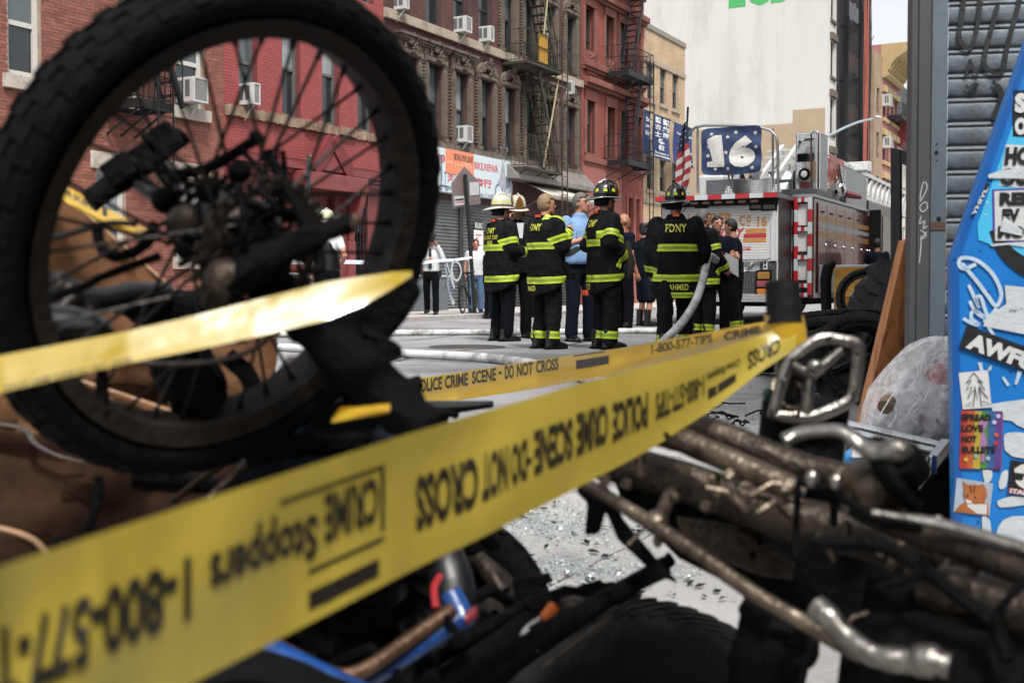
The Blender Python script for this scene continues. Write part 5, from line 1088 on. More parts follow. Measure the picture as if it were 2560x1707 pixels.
s_ = bp('sticker', [(2527, 1149), (2640, 1165), (2635, 1250), (2520, 1232)], m_ink, .0045); bp('face_print', smooth_pts([(2536, 1172), (2560, 1160), (2588, 1172), (2592, 1200), (2566, 1222), (2540, 1205), (2536, 1172)]), m_catw, .006)
for q in ([(2532, 1180), (2562, 1184), (2556, 1200), (2538, 1198)], [(2566, 1184), (2600, 1186), (2594, 1202), (2570, 1200)]): bp('sunglasses', q, m_ink, .0075)
bp('name_strip', [(2521, 1218), (2636, 1236), (2635, 1250), (2520, 1232)], mat('maroon_strip', '#7a2430', .5), .0068); BD.text(s_, 'ITAFL', 2552, 1230, 54, 12, m_paper, .0085, .05, rot=R(-8))
for q in ([(2478, 1010), (2560, 998), (2640, 998), (2640, 1060), (2560, 1070), (2530, 1052), (2490, 1046), (2482, 1030)], [(2512, 1085), (2540, 1080), (2640, 1095), (2640, 1150), (2530, 1140), (2510, 1110)], [(2456, 1174), (2480, 1176), (2478, 1200), (2462, 1205)], [(2494, 1252), (2530, 1240), (2600, 1250), (2560, 1262), (2500, 1268)], [(2455, 1290), (2475, 1300), (2482, 1395), (2460, 1395)], [(2500, 1310), (2530, 1290), (2640, 1300), (2640, 1394), (2490, 1394), (2492, 1330)], [(2505, 1180), (2520, 1175), (2516, 1215), (2500, 1222), (2497, 1205)]): bp('torn_paper', smooth_pts(q + [q[0]], 2)[:-1], m_torn, .0035)
random.seed(5)
for i in range(46):
    x, y = random.uniform(2400, 2556), random.uniform(360, 1330)
    if x < 2380 + (650 - y) * .36 + 30 and y < 650: continue
    r_ = random.uniform(.8, 4.5); bp('paint_fleck', [(x - r_, y), (x, y - r_ * random.uniform(.3, 1.2)), (x + r_ * random.uniform(.4, 2), y + 1), (x + 1, y + r_)], random.choice((m_mark, m_torn, m_ink, m_blued)), .0031)
# ------- black iron frame, plank, drum, bag, aluminium frames
FRm = Plane(2240, 500, 5.0, R(28)); fm = wthing('iron_frame', 'black square iron frame standing behind the wooden plank', 'frame', FRm.at(2240, 1100))
m_dkf = mat('black_frame_paint', '#0d0e0f', .55, var=.15, bump=.05)
for q in ([(2226, 369), (2251, 374), (2251, 1050), (2226, 1050)], [(2251.3, 374), (2330, 400), (2330, 440), (2251.3, 408)], [(2251.3, 640), (2330, 630), (2330, 660), (2251.3, 672)]): v, e = FRm.poly(q, 0, .05); B().prism(v, e).build('bar', m_dkf, fm, bevel=.003)
m_wood = mat('orange_brown_plank', '#b0764a', .55, var=.16, scale=3, bump=.1, stretch=(9, 9, .6), dirt='#6a3a22', dirt_amt=.25, dirt_scale=4)
pk = wthing('wooden_plank', 'orange brown wooden plank leaning on the steel post', 'plank', P(2120, 1190, 4.25))
tl, tr, bl, br_ = P(2262, 601, 3.95), P(2298, 606, 3.97), P(2129, 1190, 4.2), P(2213, 1190, 4.22)
sd_ = (P(2246, 601, 4.02) - tl); sb_ = (P(2106, 1190, 4.28) - bl)
b = B().add([tl, tr, br_, bl, tl + sd_, tr + sd_ * 1.0, br_ + sb_, bl + sb_], [(0, 1, 2, 3), (4, 7, 6, 5), (0, 3, 7, 4), (1, 5, 6, 2), (0, 4, 5, 1), (3, 2, 6, 7)]); b.build('board', m_wood, pk, bevel=.003)
dc = P(2154, 900, 11.7); dr_ = wthing('yellow_drum', 'yellow steel drum beside the truck wheel', 'drum', (dc.x, dc.y, 0)); m_ydr = mat('drum_yellow', '#b8852a', .45, var=.1, scale=4, bump=.1, dirt='#7d6232', dirt_amt=.18, dirt_scale=5)
pf = [(.285, 0), (.29, .02), (.28, .04), (.28, .28), (.288, .295), (.28, .31), (.28, .58), (.288, .595), (.28, .61), (.28, .84), (.288, .86), (.295, .875), (.295, .90), (.275, .90), (.275, .84)]
B().lathe(pf, (dc.x, dc.y, .02), n=36).build('body', m_ydr, dr_, smooth=True); B().lathe([(.296, 0), (.302, .012), (.296, .024), (.288, .012)], (dc.x, dc.y, .91), n=36).build('rim', m_wht, dr_, smooth=True)
yl = Vector((dc.x - .14, dc.y - .265, .62)); B().box(yl.x - .05, yl.x + .05, yl.y - .01, yl.y + .03, yl.z - .04, yl.z + .04).build('label', m_paper, dr_)
fn = B().tube([P(2066, 775, 11.2), P(2064, 700, 11.2), P(2070, 670, 11.2), P(2084, 658, 11.25)], [.05, .055, .055, .03], 10); o_ = fn.build('mudguard', m_blk, None, smooth=True); tag(o_, 'black curved mudguard standing against the yellow drum', 'mudguard')
# clear bag of rubbish
bgc = P(2275, 985, 3.35); bag = wthing('rubbish_bag', 'bulging clear plastic bag of rubbish beside the blue board', 'bag', (bgc.x, bgc.y, .3))
m_bag = bpy.data.materials.new('clear_plastic'); m_bag.use_nodes = True; N = m_bag.node_tree.nodes; L = m_bag.node_tree.links
pb = N['Principled BSDF']; pb.inputs['Base Color'].default_value = (.95, .95, .96, 1); pb.inputs['Roughness'].default_value = .18; _bp = N.new('ShaderNodeBump'); _bp.inputs['Strength'].default_value = .35; _bp.inputs['Distance'].default_value = .02; _vn = N.new('ShaderNodeTexNoise'); _vn.inputs['Scale'].default_value = 7; _vn.inputs['Detail'].default_value = 2; _vn.inputs['Distortion'].default_value = 2; L.new(_vn.outputs['Fac'], _bp.inputs['Height']); L.new(_bp.outputs[0], pb.inputs['Normal']); tr_ = N.new('ShaderNodeBsdfTransparent'); mx = N.new('ShaderNodeMixShader'); ns_ = N.new('ShaderNodeTexNoise'); ns_.inputs['Scale'].default_value = 9; ns_.inputs['Detail'].default_value = 1; ns_.inputs['Distortion'].default_value = 1.5
mr = N.new('ShaderNodeMapRange'); mr.inputs[1].default_value = .3; mr.inputs[2].default_value = .75; mr.inputs[3].default_value = .22; mr.inputs[4].default_value = .66; L.new(ns_.outputs['Fac'], mr.inputs[0]); L.new(mr.outputs[0], mx.inputs[0]); L.new(tr_.outputs[0], mx.inputs[1]); _tl = N.new('ShaderNodeBsdfTranslucent'); _tl.inputs['Color'].default_value = (.9, .9, .92, 1); _m2 = N.new('ShaderNodeMixShader'); _m2.inputs[0].default_value = .4; L.new(pb.outputs[0], _m2.inputs[1]); L.new(_tl.outputs[0], _m2.inputs[2]); L.new(_m2.outputs[0], mx.inputs[2]); L.new(mx.outputs[0], N['Material Output'].inputs['Surface'])
rings = []
sil = [(1095, 2148, 2420), (1060, 2150, 2425), (1020, 2158, 2425), (980, 2170, 2425), (940, 2200, 2425), (900, 2236, 2420), (870, 2268, 2415), (850, 2310, 2400), (844, 2345, 2370)]
sil2 = []
for (a_, b_), (c_, d_) in (((sil[i][0], sil[i]), (sil[i + 1][0], sil[i + 1])) for i in range(len(sil) - 1)):
    for u_ in (0, .25, .5, .75): sil2.append(tuple(b_[k] + (d_[k] - b_[k]) * u_ for k in range(3)))
sil2.append(sil[-1])
for y, x0, x1 in sil2:
    cc, rr = P((x0 + x1) / 2, y, 3.35), (P(x1, y, 3.35) - P(x0, y, 3.35)).length / 2; rg = []
    for i in range(56):
        a = 2 * math.pi * i / 56; w_ = 1 + .07 * math.sin(a * 9 + y * .03) + .09 * abs(noise.noise((math.cos(a) * 5, math.sin(a) * 5, y * .03))) + .16 * noise.noise((math.cos(a) * 2.4, math.sin(a) * 2.4, y * .022)) - .16 * abs(noise.noise((math.cos(a) * 4 + y * .02, math.sin(a) * 4, y * .028))) - .09 * abs(noise.noise((math.cos(a) * 9, math.sin(a) * 9 + y * .03, y * .05))); rg.append((cc.x + rr * math.cos(a) * (.93 + .07 * w_), cc.y + rr * .55 * math.sin(a) * w_, cc.z + .008 * math.sin(a * 9)))
    rings.append(rg)
o_ = B().loft(rings).build('film', m_bag, bag, smooth=True); k_ = o_.modifiers.new('s', 'SUBSURF'); k_.levels = 1; k_.render_levels = 1
for i, (x, y, sx_, sy_, cc, rt) in enumerate(((2262, 1010, .05, .09, '#b2b4b6', .5), (2225, 1000, .03, .03, '#7a6a52', .2), (2330, 1040, .08, .03, '#a86a80', -.3), (2335, 1000, .05, .05, '#b8b6b4', .2), (2320, 960, .04, .05, '#a9a4a0', .7), (2230, 1050, .07, .04, '#b5b5b8', .1), (2340, 940, .03, .03, '#a53a38', .3), (2300, 1075, .09, .02, '#9a9aa0', -.2), (2350, 1060, .04, .03, '#3a4f8a', -.4), (2215, 1015, .018, .018, '#b04a40', 0), (2305, 925, .05, .05, '#8f8c8a', .4))):
    p = P(x, y, 3.33 + .03 * (i % 3)); b = B(); b.box(-sx_, sx_, -.03, .03, -sy_, sy_); M_ = Matrix.Translation(p) @ Matrix.Rotation(rt, 4, 'Y') @ Matrix.Rotation(.4 * i, 4, 'Z'); b.v = [tuple(M_ @ Vector(q)) for q in b.v]; b.build('rubbish', mat('rubbish_%d' % i, cc, .6, var=.2, scale=30), bag, bevel=.008)
random.seed(17)
for i in range(16):
    x, y = random.uniform(2180, 2370), random.uniform(890, 1070)
    if x < 2215 + (1000 - y) * .9: continue
    pts = [P(x, y, 3.17), P(x + random.uniform(-25, 30), y - random.uniform(20, 50), 3.18), P(x + random.uniform(0, 60), y - random.uniform(45, 80), 3.21)]; B().tube(smooth_pts([tuple(q) for q in pts], 4), [.0009, .0013, .0013, .0012, .0012, .001, .001, .0008, .0006], 5).build('crease', mat('plastic_crease', '#d2d3d6', .25), bag)
b = B().tube([P(2222, 1002, 3.25), P(2212, 1018, 3.22)], [.022, .022], 10).build('bottle_cap', mat('bottle_brown', '#5d4c36', .3), bag)
af = wthing('aluminium_frame', 'dented aluminium window frame with dark glass under the rubbish bag', 'window frame', P(2250, 1290, 3.2)); m_al2 = mat('dull_aluminium', '#b4b8ba', .28, .75, var=.15, scale=8, bump=.1)
B().bar(P(2100, 1055, 3.3), P(2372, 1117, 3.15), .022, .012, (0, -.6, 1)).build('rail', m_al2, af, bevel=.002); B().bar(P(2100, 1073, 3.25), P(2372, 1134, 3.1), .02, .006, (0, -.6, 1)).build('rail', m_al2, af)
B().bar(P(2262, 1242, 2.95), P(2368, 1108, 3.1), .025, .03).build('stile', m_al2, af, bevel=.002); B().bar(P(2275, 1245, 2.96), P(2378, 1115, 3.12), .01, .02).build('bead', m_blk, af)
v = [P(2120, 1080, 3.3), P(2372, 1138, 3.14), P(2262, 1245, 3.0), P(2110, 1200, 3.1)]; B().prism(v, (0, .01, -.01)).build('pane', mat('sooty_glass', '#0a0c0d', .3, var=.4, scale=8), af)
hw = B().box(0, .02, 0, .02, 0, .05); hp_ = P(2325, 1185, 3.0); hw.v = [tuple(hp_ + Vector(q)) for q in hw.v]; hw.build('catch', m_chr, af, bevel=.004)
bb = wthing('rubbish_crate', 'dark crate holding up the bag and frames', 'crate', P(2270, 1400, 3.35)); q = P(2150, 1100, 3.4)
B().box(q.x, q.x + .36, 3.2, 3.55, .012, .25).build('box', m_blk, bb, bevel=.01); B().box(q.x + .2, q.x + .3, 3.16, 3.199, .1, .2).build('red_label', m_red, bb)
jg = wthing('blue_jug', 'squat blue plastic jug lying under the silver frame', 'jug', P(2160, 1175, 3.05)); p = P(2162, 1145, 3.05)
b = B().ball((0, 0, 0), .06, .035, .035, 16, 10); b.v = [tuple(p + Vector(q)) for q in b.v]; b.build('body', mat('blue_jug_plastic', '#2f7ab0', .3, var=.06, coat=.3), jg, smooth=True); q = P(2148, 1128, 3.0); B().box(q.x - .02, q.x + .03, q.y - .005, q.y + .01, q.z - .015, q.z + .012).build('label', m_paper, jg); B().lathe([(.015, 0), (.015, .03), (0, .03)], P(2190, 1138, 3.05), (1, 0, .2), 12).build('cap', m_paper, jg)
# ================================================================== people
def V3(*a): return Vector(a)
m_skin = mat('skin', '#a9765f', .55, var=.08, scale=14, bump=.08, bscale=120); m_skin2 = mat('ruddy_skin', '#b07c66', .55, var=.08, scale=14, bump=.08, bscale=120); m_skin3 = mat('tan_skin', '#9a6a50', .55, var=.08, scale=14, bump=.08, bscale=120)
m_turn = mat('black_turnout_cloth', '#0c0e10', .9, var=.25, scale=5, bump=.4, bscale=45, dirt='#212427', dirt_amt=.28, dirt_scale=3, spec=.15, stretch=(1, 1, .5))
m_lime = mat('lime_reflective_tape', '#b4c62e', .5, var=.16, scale=9, bump=.2, dirt='#93a030', dirt_amt=.22, dirt_scale=7); m_limed = mat('silver_lime_tape', '#7b9636', .4, var=.2, scale=12, bump=.1)
m_nav = mat('navy_cotton', '#0d121c', .9, var=.15, scale=8, bump=.2, bscale=40, spec=.12); m_tro = mat('dark_trousers', '#080a0e', .9, var=.18, scale=8, bump=.25, bscale=30, spec=.1); m_shoe = mat('black_leather', '#0c0c0d', .35, var=.2, scale=15, bump=.1)
m_wsh = mat('white_shirt', '#b5b7bb', .8, var=.06, scale=8, bump=.2, bscale=30); m_bsh = mat('light_blue_shirt', '#6f8fb5', .8, var=.08, scale=8, bump=.2, bscale=30); m_jean = mat('blue_denim', '#3f5a78', .85, var=.15, scale=10, bump=.2)
m_helb = mat('black_helmet', '#0b0c0d', .25, var=.15, scale=8, bump=.04, coat=.5); m_helw = mat('white_helmet', '#b3b0a2', .35, var=.06, scale=8, bump=.05, coat=.3); m_gold2 = mat('brass_leather_front', '#7a5520', .45, .2, var=.2, scale=30)
m_hbl = mat('black_hair', '#0f0e0e', .6, var=.3, scale=40, bump=.3, stretch=(1, 1, .3)); m_hbr = mat('brown_hair', '#3a2c22', .65, var=.3, scale=40, bump=.3); m_hgr = mat('grey_hair', '#5d5a55', .65, var=.3, scale=40, bump=.3); m_hbd = mat('blond_hair', '#806c50', .65, var=.25, scale=40, bump=.3)
m_eyew = mat('eye_dark', '#1b1512', .3); m_lip = mat('lips', '#83483f', .5); m_orng = mat('orange_tab', '#c4502c', .5)
def seg(b, p, q, r0, r1, n=12, flat=1, mid=None):
    p, q = Vector(p), Vector(q); b.tube([p, p.lerp(q, .5), q], [r0, mid or (r0 + r1) / 2, r1], n, flat=flat); b.ball(p, r0, r0, r0, n, 8); b.ball(q, r1, r1, r1, n, 8)
def torso(b, rings, n=20):
    rr = []
    for z, rx, ry, yo in rings:
        rr.append([(math.copysign(abs(math.cos(t)) ** .85, math.cos(t)) * rx, yo + math.copysign(abs(math.sin(t)) ** .85, math.sin(t)) * ry, z[0] + z[1] * math.sin(t) if isinstance(z, tuple) else z) for t in [2 * math.pi * k / n for k in range(n)]])
    b.loft(rr)
def hand(b, wr, d, nrm, side, curl=.5, s=1.):
    d = d.normalized(); nrm = (nrm - d * nrm.dot(d)).normalized(); w = d.cross(nrm) * side; pm = wr + d * .05 * s
    b.ball(wr + d * .045 * s, .03 * s, .03 * s, .03 * s, 8, 6); b.tube([wr, wr + d * .05 * s, wr + d * .095 * s], [.027 * s, .036 * s, .034 * s], 10, flat=.6, up=nrm)
    for i, (o, l) in enumerate(((-.03, .072), (-.01, .082), (.01, .076), (.03, .06))):
        a = wr + d * .085 * s + w * o * s; k1 = a + (d * math.cos(curl) + nrm * math.sin(curl)) * l * .5 * s; k2 = k1 + (d * math.cos(curl * 2.2) + nrm * math.sin(curl * 2.2)) * l * .5 * s; b.tube([a, k1, k2], [.0095 * s, .009 * s, .0075 * s], 7)
    a = wr + d * .03 * s - w * .025 * s; k1 = a + (d * .6 - w * .7 + nrm * .3).normalized() * .042 * s; b.tube([a, k1, k1 + (d * .9 + nrm * .4 + w * .1).normalized() * .034 * s], [.013 * s, .011 * s, .008 * s], 7)
ARM = {'down': ((.255, -.03, 1.15), (.27, .06, .90)), 'fwd': ((.25, .02, 1.16), (.17, .27, 1.13)), 'up': ((.25, .06, 1.17), (.14, .23, 1.36)), 'waist': ((.27, -.08, 1.17), (.19, .16, 1.02)), 'hip': ((.33, -.12, 1.18), (.19, .06, 1.0)), 'cross': ((.24, .06, 1.18), (-.03, .24, 1.17)), 'ear': ((.30, .06, 1.2), (.17, .12, 1.52)), 'chest': ((.25, .05, 1.16), (.02, .22, 1.24)), 'hold': ((.26, .03, 1.15), (.24, .18, .93))}
class Person:
    def __init__(s, label, px, d, h, face, arms=('down', 'down'), head=0, nod=0, legs=None, z=0, lean=0, group=None, girth=1., cat='person'):
        p = P(px, 720, d); s.root = thing('person', label, cat, (p.x, p.y, z), -R(face), group); s.k = h / 1.78; s.M = Matrix.Scale(s.k, 4) @ Matrix.Rotation(-lean, 4, 'X'); s.lean = lean
        s.arms = []; s.g = girth
        for sd, a in ((-1, arms[0]), (1, arms[1])):
            e, w = ARM[a] if isinstance(a, str) else a; s.arms.append((V3(sd * .185 * girth, 0, 1.435), V3(sd * e[0] * (girth if e[0] > .2 else 1), e[1], e[2]), V3(sd * w[0], w[1], w[2]), sd))
        lg = legs or ((.0, .0), (.0, .0)); s.legs = []
        for sd, (fy, lift) in zip((-1, 1), lg): s.legs.append((V3(sd * .095, 0, .93), V3(sd * .115, fy * .55 + .03 + lift * .25, .50 + lift * .1), V3(sd * .125, fy, .09 + lift), sd, lift))
        s.H = Matrix.Translation((0, .005, 1.53)) @ Matrix.Rotation(-R(head), 4, 'Z') @ Matrix.Rotation(-R(nod), 4, 'X') @ Matrix.Translation((0, -.005, -1.53))
    def fin(s, b, name, m, vox=.016, sm=5, wr=0., parent=None, head=False):
        if head: b.v = [tuple(s.H @ Vector(v)) for v in b.v]
        me = remesh(b, vox, sm); s.warp(me, wr); o = link(name, me, parent or s.root, m); return o
    def warp(s, me, wr=0.):
        co = np.empty(len(me.vertices) * 3, 'f'); me.vertices.foreach_get('co', co); co = co.reshape(-1, 3)
        if wr:
            nn = np.empty(len(me.vertices) * 3, 'f'); me.vertices.foreach_get('normal', nn); nn = nn.reshape(-1, 3); sd = random.random() * 50
            for i in range(len(co)):
                x, y, z = co[i]; f = noise.noise((x * 8 + sd, y * 8, z * 5 + x * 4)) + .55 * noise.noise((x * 11 + z * 12, y * 11 + sd, z * 17)) + .3 * abs(noise.noise((x * 26, y * 26, z * 20 + sd))); co[i] += nn[i] * (wr * f)
        M = np.array(s.M); co = co @ M[:3, :3].T + M[:3, 3]
        co[:, 1] += 0
        me.vertices.foreach_set('co', co.astype('f').ravel()); me.update()
    def raw(s, b, name, m, head=False, parent=None, smooth=True, bevel=0):
        T = s.M @ s.H if head else s.M; b.v = [tuple(T @ Vector(v)) for v in b.v]; return b.build(name, m, parent or s.root, smooth=smooth, off=(0, 0, 0), bevel=bevel)
    def body(s, skin, curl=.5, long_legs=True):
        b = B(); hb = B()
        hb.ball((0, .012, 1.675), .074, .093, .105, 16, 12); hb.ball((0, .042, 1.612), .056, .058, .062, 12, 9); hb.ball((0, .03, 1.65), .067, .075, .07, 12, 9)
        hb.tube([(0, .098, 1.68), (0, .118, 1.645), (0, .105, 1.632)], [.01, .016, .012], 8)
        for sx in (-1, 1): hb.ball((sx * .078, -.002, 1.655), .012, .022, .034, 8, 6); hb.ball((sx * .032, .088, 1.69), .024, .014, .008, 8, 5)
        hb.ball((0, .095, 1.597), .024, .014, .010, 8, 5); hb.ball((0, .088, 1.566), .022, .018, .016, 8, 5)
        hb.tube([(0, -.012, 1.46), (0, .0, 1.60)], [.06, .054], 12); b.v += [tuple(s.H @ Vector(v)) for v in hb.v]; b.f += hb.f
        b.tube([(0, -.02, 1.40), (0, -.008, 1.54)], [.068, .058], 12)
        torso(b, [(.86, .12 * s.g, .09, 0), (.95, .15 * s.g, .10, 0), (1.1, .14 * s.g, .10, 0), (1.3, .16 * s.g, .11, 0), (1.42, .15 * s.g, .095, -.01), (1.47, .08, .07, -.012)])
        for sh, el, wr, sd in s.arms:
            seg(b, sh, el, .052, .042); seg(b, el, wr, .041, .027); d = (wr - el).normalized(); hand(b, wr, d, V3(-sd * .8, .5, -.2), sd, curl)
        for hp, kn, an, sd, lf in s.legs: seg(b, hp, kn, .075, .053); seg(b, kn, an, .053, .036, mid=.052); b.tube([an + V3(0, -.05, -.05), an + V3(0, .05, -.05), an + V3(0, .16, -.065)], [.03, .034, .022], 8)
        o = s.fin(b, 'body', skin, .012, 3); 
        for sx in (-1, 1):
            s.raw(B().ball((sx * .033, .096, 1.672), .012, .008, .006, 8, 6), 'eye', m_eyew, True); s.raw(B().bar((sx * .018, .104, 1.692), (sx * .052, .092, 1.691), .007, .006), 'eyebrow', s.hairm if hasattr(s, 'hairm') else m_hbr, True)
        s.raw(B().ball((0, .104, 1.596), .021, .006, .006, 8, 5), 'mouth', m_lip, True); return o
    def hair(s, m, style='short'):
        s.hairm = m; b = B(); n, k = 20, 14; v = []; f = []
        for i in range(k + 1):
            a = math.pi * i / k - math.pi / 2
            for j in range(n): t = 2 * math.pi * j / n; v.append((math.cos(a) * math.cos(t) * .083, .004 + math.cos(a) * math.sin(t) * .100, 1.682 + math.sin(a) * .112))
        def keep(p):
            if style == 'bald': return False
            if p[2] > 1.725: return p[1] < .07 + (p[2] - 1.725) * .9
            lo = 1.60 if style != 'long' else 1.585
            return p[2] > lo and p[1] < .0 + (p[2] - 1.62) * .35
        for i in range(k):
            for j in range(n):
                q = (i * n + j, i * n + (j + 1) % n, (i + 1) * n + (j + 1) % n, (i + 1) * n + j); c = [sum(v[x][z] for x in q) / 4 for z in range(3)]
                if keep(c): f.append(q)
        b.v = v; b.f = f; o = s.raw(b, 'hair', m, True); kk = o.modifiers.new('s', 'SOLIDIFY'); kk.thickness = .012 * s.k; kk.offset = 0
        if style == 'long': s.raw(B().ball((0, -.1, 1.64), .035, .04, .05, 10, 8), 'hair_knot', m, True)
        return o
    def trousers(s, m, wide=1., short=False, wr=.006, hi=1.0):
        b = B(); torso(b, [(.80, .13 * s.g, .11, 0), (.90, .175 * s.g, .135, 0), (hi, .17 * s.g, .13, 0)])
        for hp, kn, an, sd, lf in s.legs:
            if short: seg(b, hp, hp.lerp(kn, .98), .10 * wide, .095 * wide); continue
            seg(b, hp, kn, .098 * wide, .078 * wide); seg(b, kn, an + V3(0, .005, .0), .078 * wide, .072 * wide)
        o = s.fin(b, 'trousers' if not short else 'shorts', m, .020, 5, wr); s.tr = o; return o
    def shoes(s, m, tall=.0, big=1.):
        for hp, kn, an, sd, lf in s.legs:
            b = B(); up = (kn - an).normalized(); pitch = -lf * 2.2; Rm = Matrix.Rotation(pitch, 3, 'X')
            def q(x, y, z): return an + Rm @ V3(x, y, z)
            b.tube([q(0, -.06, -.045), q(0, .0, -.045), q(sd * .01, .10, -.05), q(sd * .015, .185, -.06)], [.042 * big, .05 * big, .05 * big, .035 * big], 12); b.ball(q(sd * .015, .17, -.06), .042 * big, .05, .03, 10, 7); b.ball(q(0, -.065, -.055), .038 * big, .035, .035, 10, 7); b.tube([q(0, -.03, -.03), q(0, -.02, .07 + tall)], [.052 * big, .056 * big], 12)
            b.v = [(x, y, max(z, an.z - .09)) for x, y, z in b.v]; o = s.fin(b, 'boot' if tall else 'shoe', m, .011, 3)
            sb = B(); sb.prism([q(sd * .0 + x * big, y, -.089) for x, y in ((-.04, -.1), (.04, -.1), (.052, .08), (.05, .16), (.02, .215), (-.03, .2), (-.045, .1))], Rm @ V3(0, 0, .02)); s.raw(sb, 'sole', m_blk, smooth=False, parent=o)
    def top(s, m, sleeve=1., bulk=1., hem=.90, wr=.006, tail=0., collar=False, name='shirt', belly=0.):
        b = B(); g = s.g * bulk
        torso(b, [((hem, tail), .19 * g, (.135 + belly * .5) * bulk, .01 + belly * .4), (.98, .188 * g, (.135 + belly) * bulk, .01 + belly * .6), (1.12, .183 * g, (.13 + belly) * bulk, .01 + belly * .5), (1.28, .19 * g, .135 * bulk, .005), (1.38, .185 * g, .125 * bulk, -.005), (1.45, .15 * g, .095 * bulk, -.012), (1.49, .085 * bulk, .075 * bulk, -.012), (1.50 + (.05 if collar else 0), .078 * bulk, .076 * bulk, -.005)])
        for sh, el, wri, sd in s.arms:
            r0, r1, r2 = .072 * bulk, .058 * bulk, .05 * bulk
            if sleeve >= 1: seg(b, sh, el, r0, r1); seg(b, el, el.lerp(wri, .97), r1, r2)
            else: seg(b, sh, sh.lerp(el, sleeve), r0, r1 * 1.06)
        o = s.fin(b, name, m, .0185, 4, wr); s.coat = o; return o
    def strap(s, src, p, d, w, m, off=.004, filt=None, name='band', parent=None):
        """A strip lifted off a garment between two parallel planes, so that it lies on the cloth."""
        M = s.M; p = M @ Vector(p); d = (M.to_3x3() @ Vector(d)).normalized(); w *= s.k; bm = bmesh.new(); bm.from_mesh(src.data); Mi = M.inverted()
        if filt:
            dl = [f for f in bm.faces if not filt(Mi @ f.calc_center_median())]; bmesh.ops.delete(bm, geom=dl, context='FACES')
        for sg_ in (1, -1): bmesh.ops.bisect_plane(bm, geom=bm.verts[:] + bm.edges[:] + bm.faces[:], plane_co=p + d * (w / 2 * sg_), plane_no=d * sg_, clear_outer=True)
        bm.normal_update()
        for v in bm.verts: v.co += v.normal * off
        me = bpy.data.meshes.new(name); bm.to_mesh(me); bm.free()
        if not me.polygons: bpy.data.meshes.remove(me); return None
        me.polygons.foreach_set('use_smooth', [True] * len(me.polygons)); me.materials.clear(); return link(name, me, parent or s.root, m)
    def tape(s, src, p, d, w, filt=None):
        o = s.strap(src, p, d, w, m_lime, .004, filt, 'reflective_band')
        if o: s.strap(src, p, d, w * .34, m_limed, .0055, filt, 'band_centre', o)
    def near(s, c):
        best = (9, None)
        for i, (sh, el, wr, sd) in enumerate(s.arms):
            for a, q in ((sh, el), (el, wr)):
                t = max(0., min(1., (c - a).dot(q - a) / (q - a).length_squared)); dd = (c - a.lerp(q, t)).length
                if dd < best[0]: best = (dd, i)
        return best
    def on_torso(s): return lambda c: s.near(c)[0] > .095 * s.bk or (abs(c.x) < .13 * s.g and s.near(c)[0] > .03)
    def on_arm(s, i): return lambda c: s.near(c)[1] == i and s.near(c)[0] < .125 * s.bk
    def turnout(s, tail=.07, names=(), chest=1.185, hemz=.80, pants=True, bands=True, bulk=1.33, upper=True):
        s.bk = bulk; o = s.top(m_turn, 1, bulk, hem=.72, wr=.017, tail=tail, collar=True, name='turnout_coat')
        if bands:
            s.tape(o, (0, 0, chest), (0, 0, 1), .078, s.on_torso()); s.tape(o, (0, 0, hemz), (0, -tail * .55, 1), .078, s.on_torso())
            for i, (sh, el, wr, sd) in enumerate(s.arms): upper and s.tape(o, sh.lerp(el, .62), el - sh, .075, s.on_arm(i)); s.tape(o, el.lerp(wr, .78), wr - el, .07, s.on_arm(i))
        for body_, w, h, z in names: s.print_back(o, body_, w, h, z)
        s.raw(B().box(-.035, .035, -.13, -.105, 1.515, 1.545), 'collar_tab', m_orng, smooth=False)
        if pants:
            t = s.trousers(m_turn, 1.22, wr=.018)
            for i, (hp, kn, an, sd, lf) in enumerate(s.legs): s.tape(t, an + V3(0, 0, .075), kn - an, .085, lambda c, sd=sd: c.x * sd > 0)
        return o
    def print_back(s, o, body_, w, h, z, x0=0., m=None, back=-1):
        me = o.data; bv = BVHTree.FromPolygons([v.co for v in me.vertices], [tuple(p.vertices) for p in me.polygons]); v, f = cut2d(*fit2d(body_, w, h, .02, 1.08), .02); out = []
        for x, y in v:
            q = V3(x * -back * 1. + x0, back * 1., y + z); q = s.M @ q; r = bv.ray_cast(q, V3(0, -back, 0)); c = r[0] + V3(0, back * .006, 0) if r[0] else s.M @ V3(x * -back + x0, back * .16, y + z); out.append(c)
        b = B(); b.add(out, f); return b.build('lettering', m or mat('lime_letters', '#b9bb45', .5, var=.06), s.root, off=(0, 0, 0), fix=False)
    def helmet(s, m, front=m_gold2, decal='#b9c42c', num=None):
        n = 28; b = B(); rings = []
        for r, z in ((1, 1.70), (1.01, 1.735), (.97, 1.77), (.86, 1.81), (.66, 1.842), (.38, 1.862), (.06, 1.87)): rings.append([(math.cos(2 * math.pi * k / n) * .108 * r, .008 + math.sin(2 * math.pi * k / n) * .132 * r, z) for k in range(n)])
        hm = s.raw(b.loft(rings), 'helmet', m, True)
        b = B()
        for k in range(8):
            a = math.pi * k / 4 + .2; pts = [(math.cos(a) * .108 * r * 1.015, .008 + math.sin(a) * .132 * r * 1.015, z + .003) for r, z in ((1, 1.715), (1.0, 1.74), (.95, 1.775), (.84, 1.815), (.62, 1.85), (.3, 1.868))]; b.tube(pts, .0045, 5)
        b.tube([(0, -.06, 1.868), (0, .0, 1.888), (0, .07, 1.875), (0, .12, 1.84)], [.006, .012, .012, .008], 6); s.raw(b, 'rib', m, True, hm)
        rows = [[], [], []]
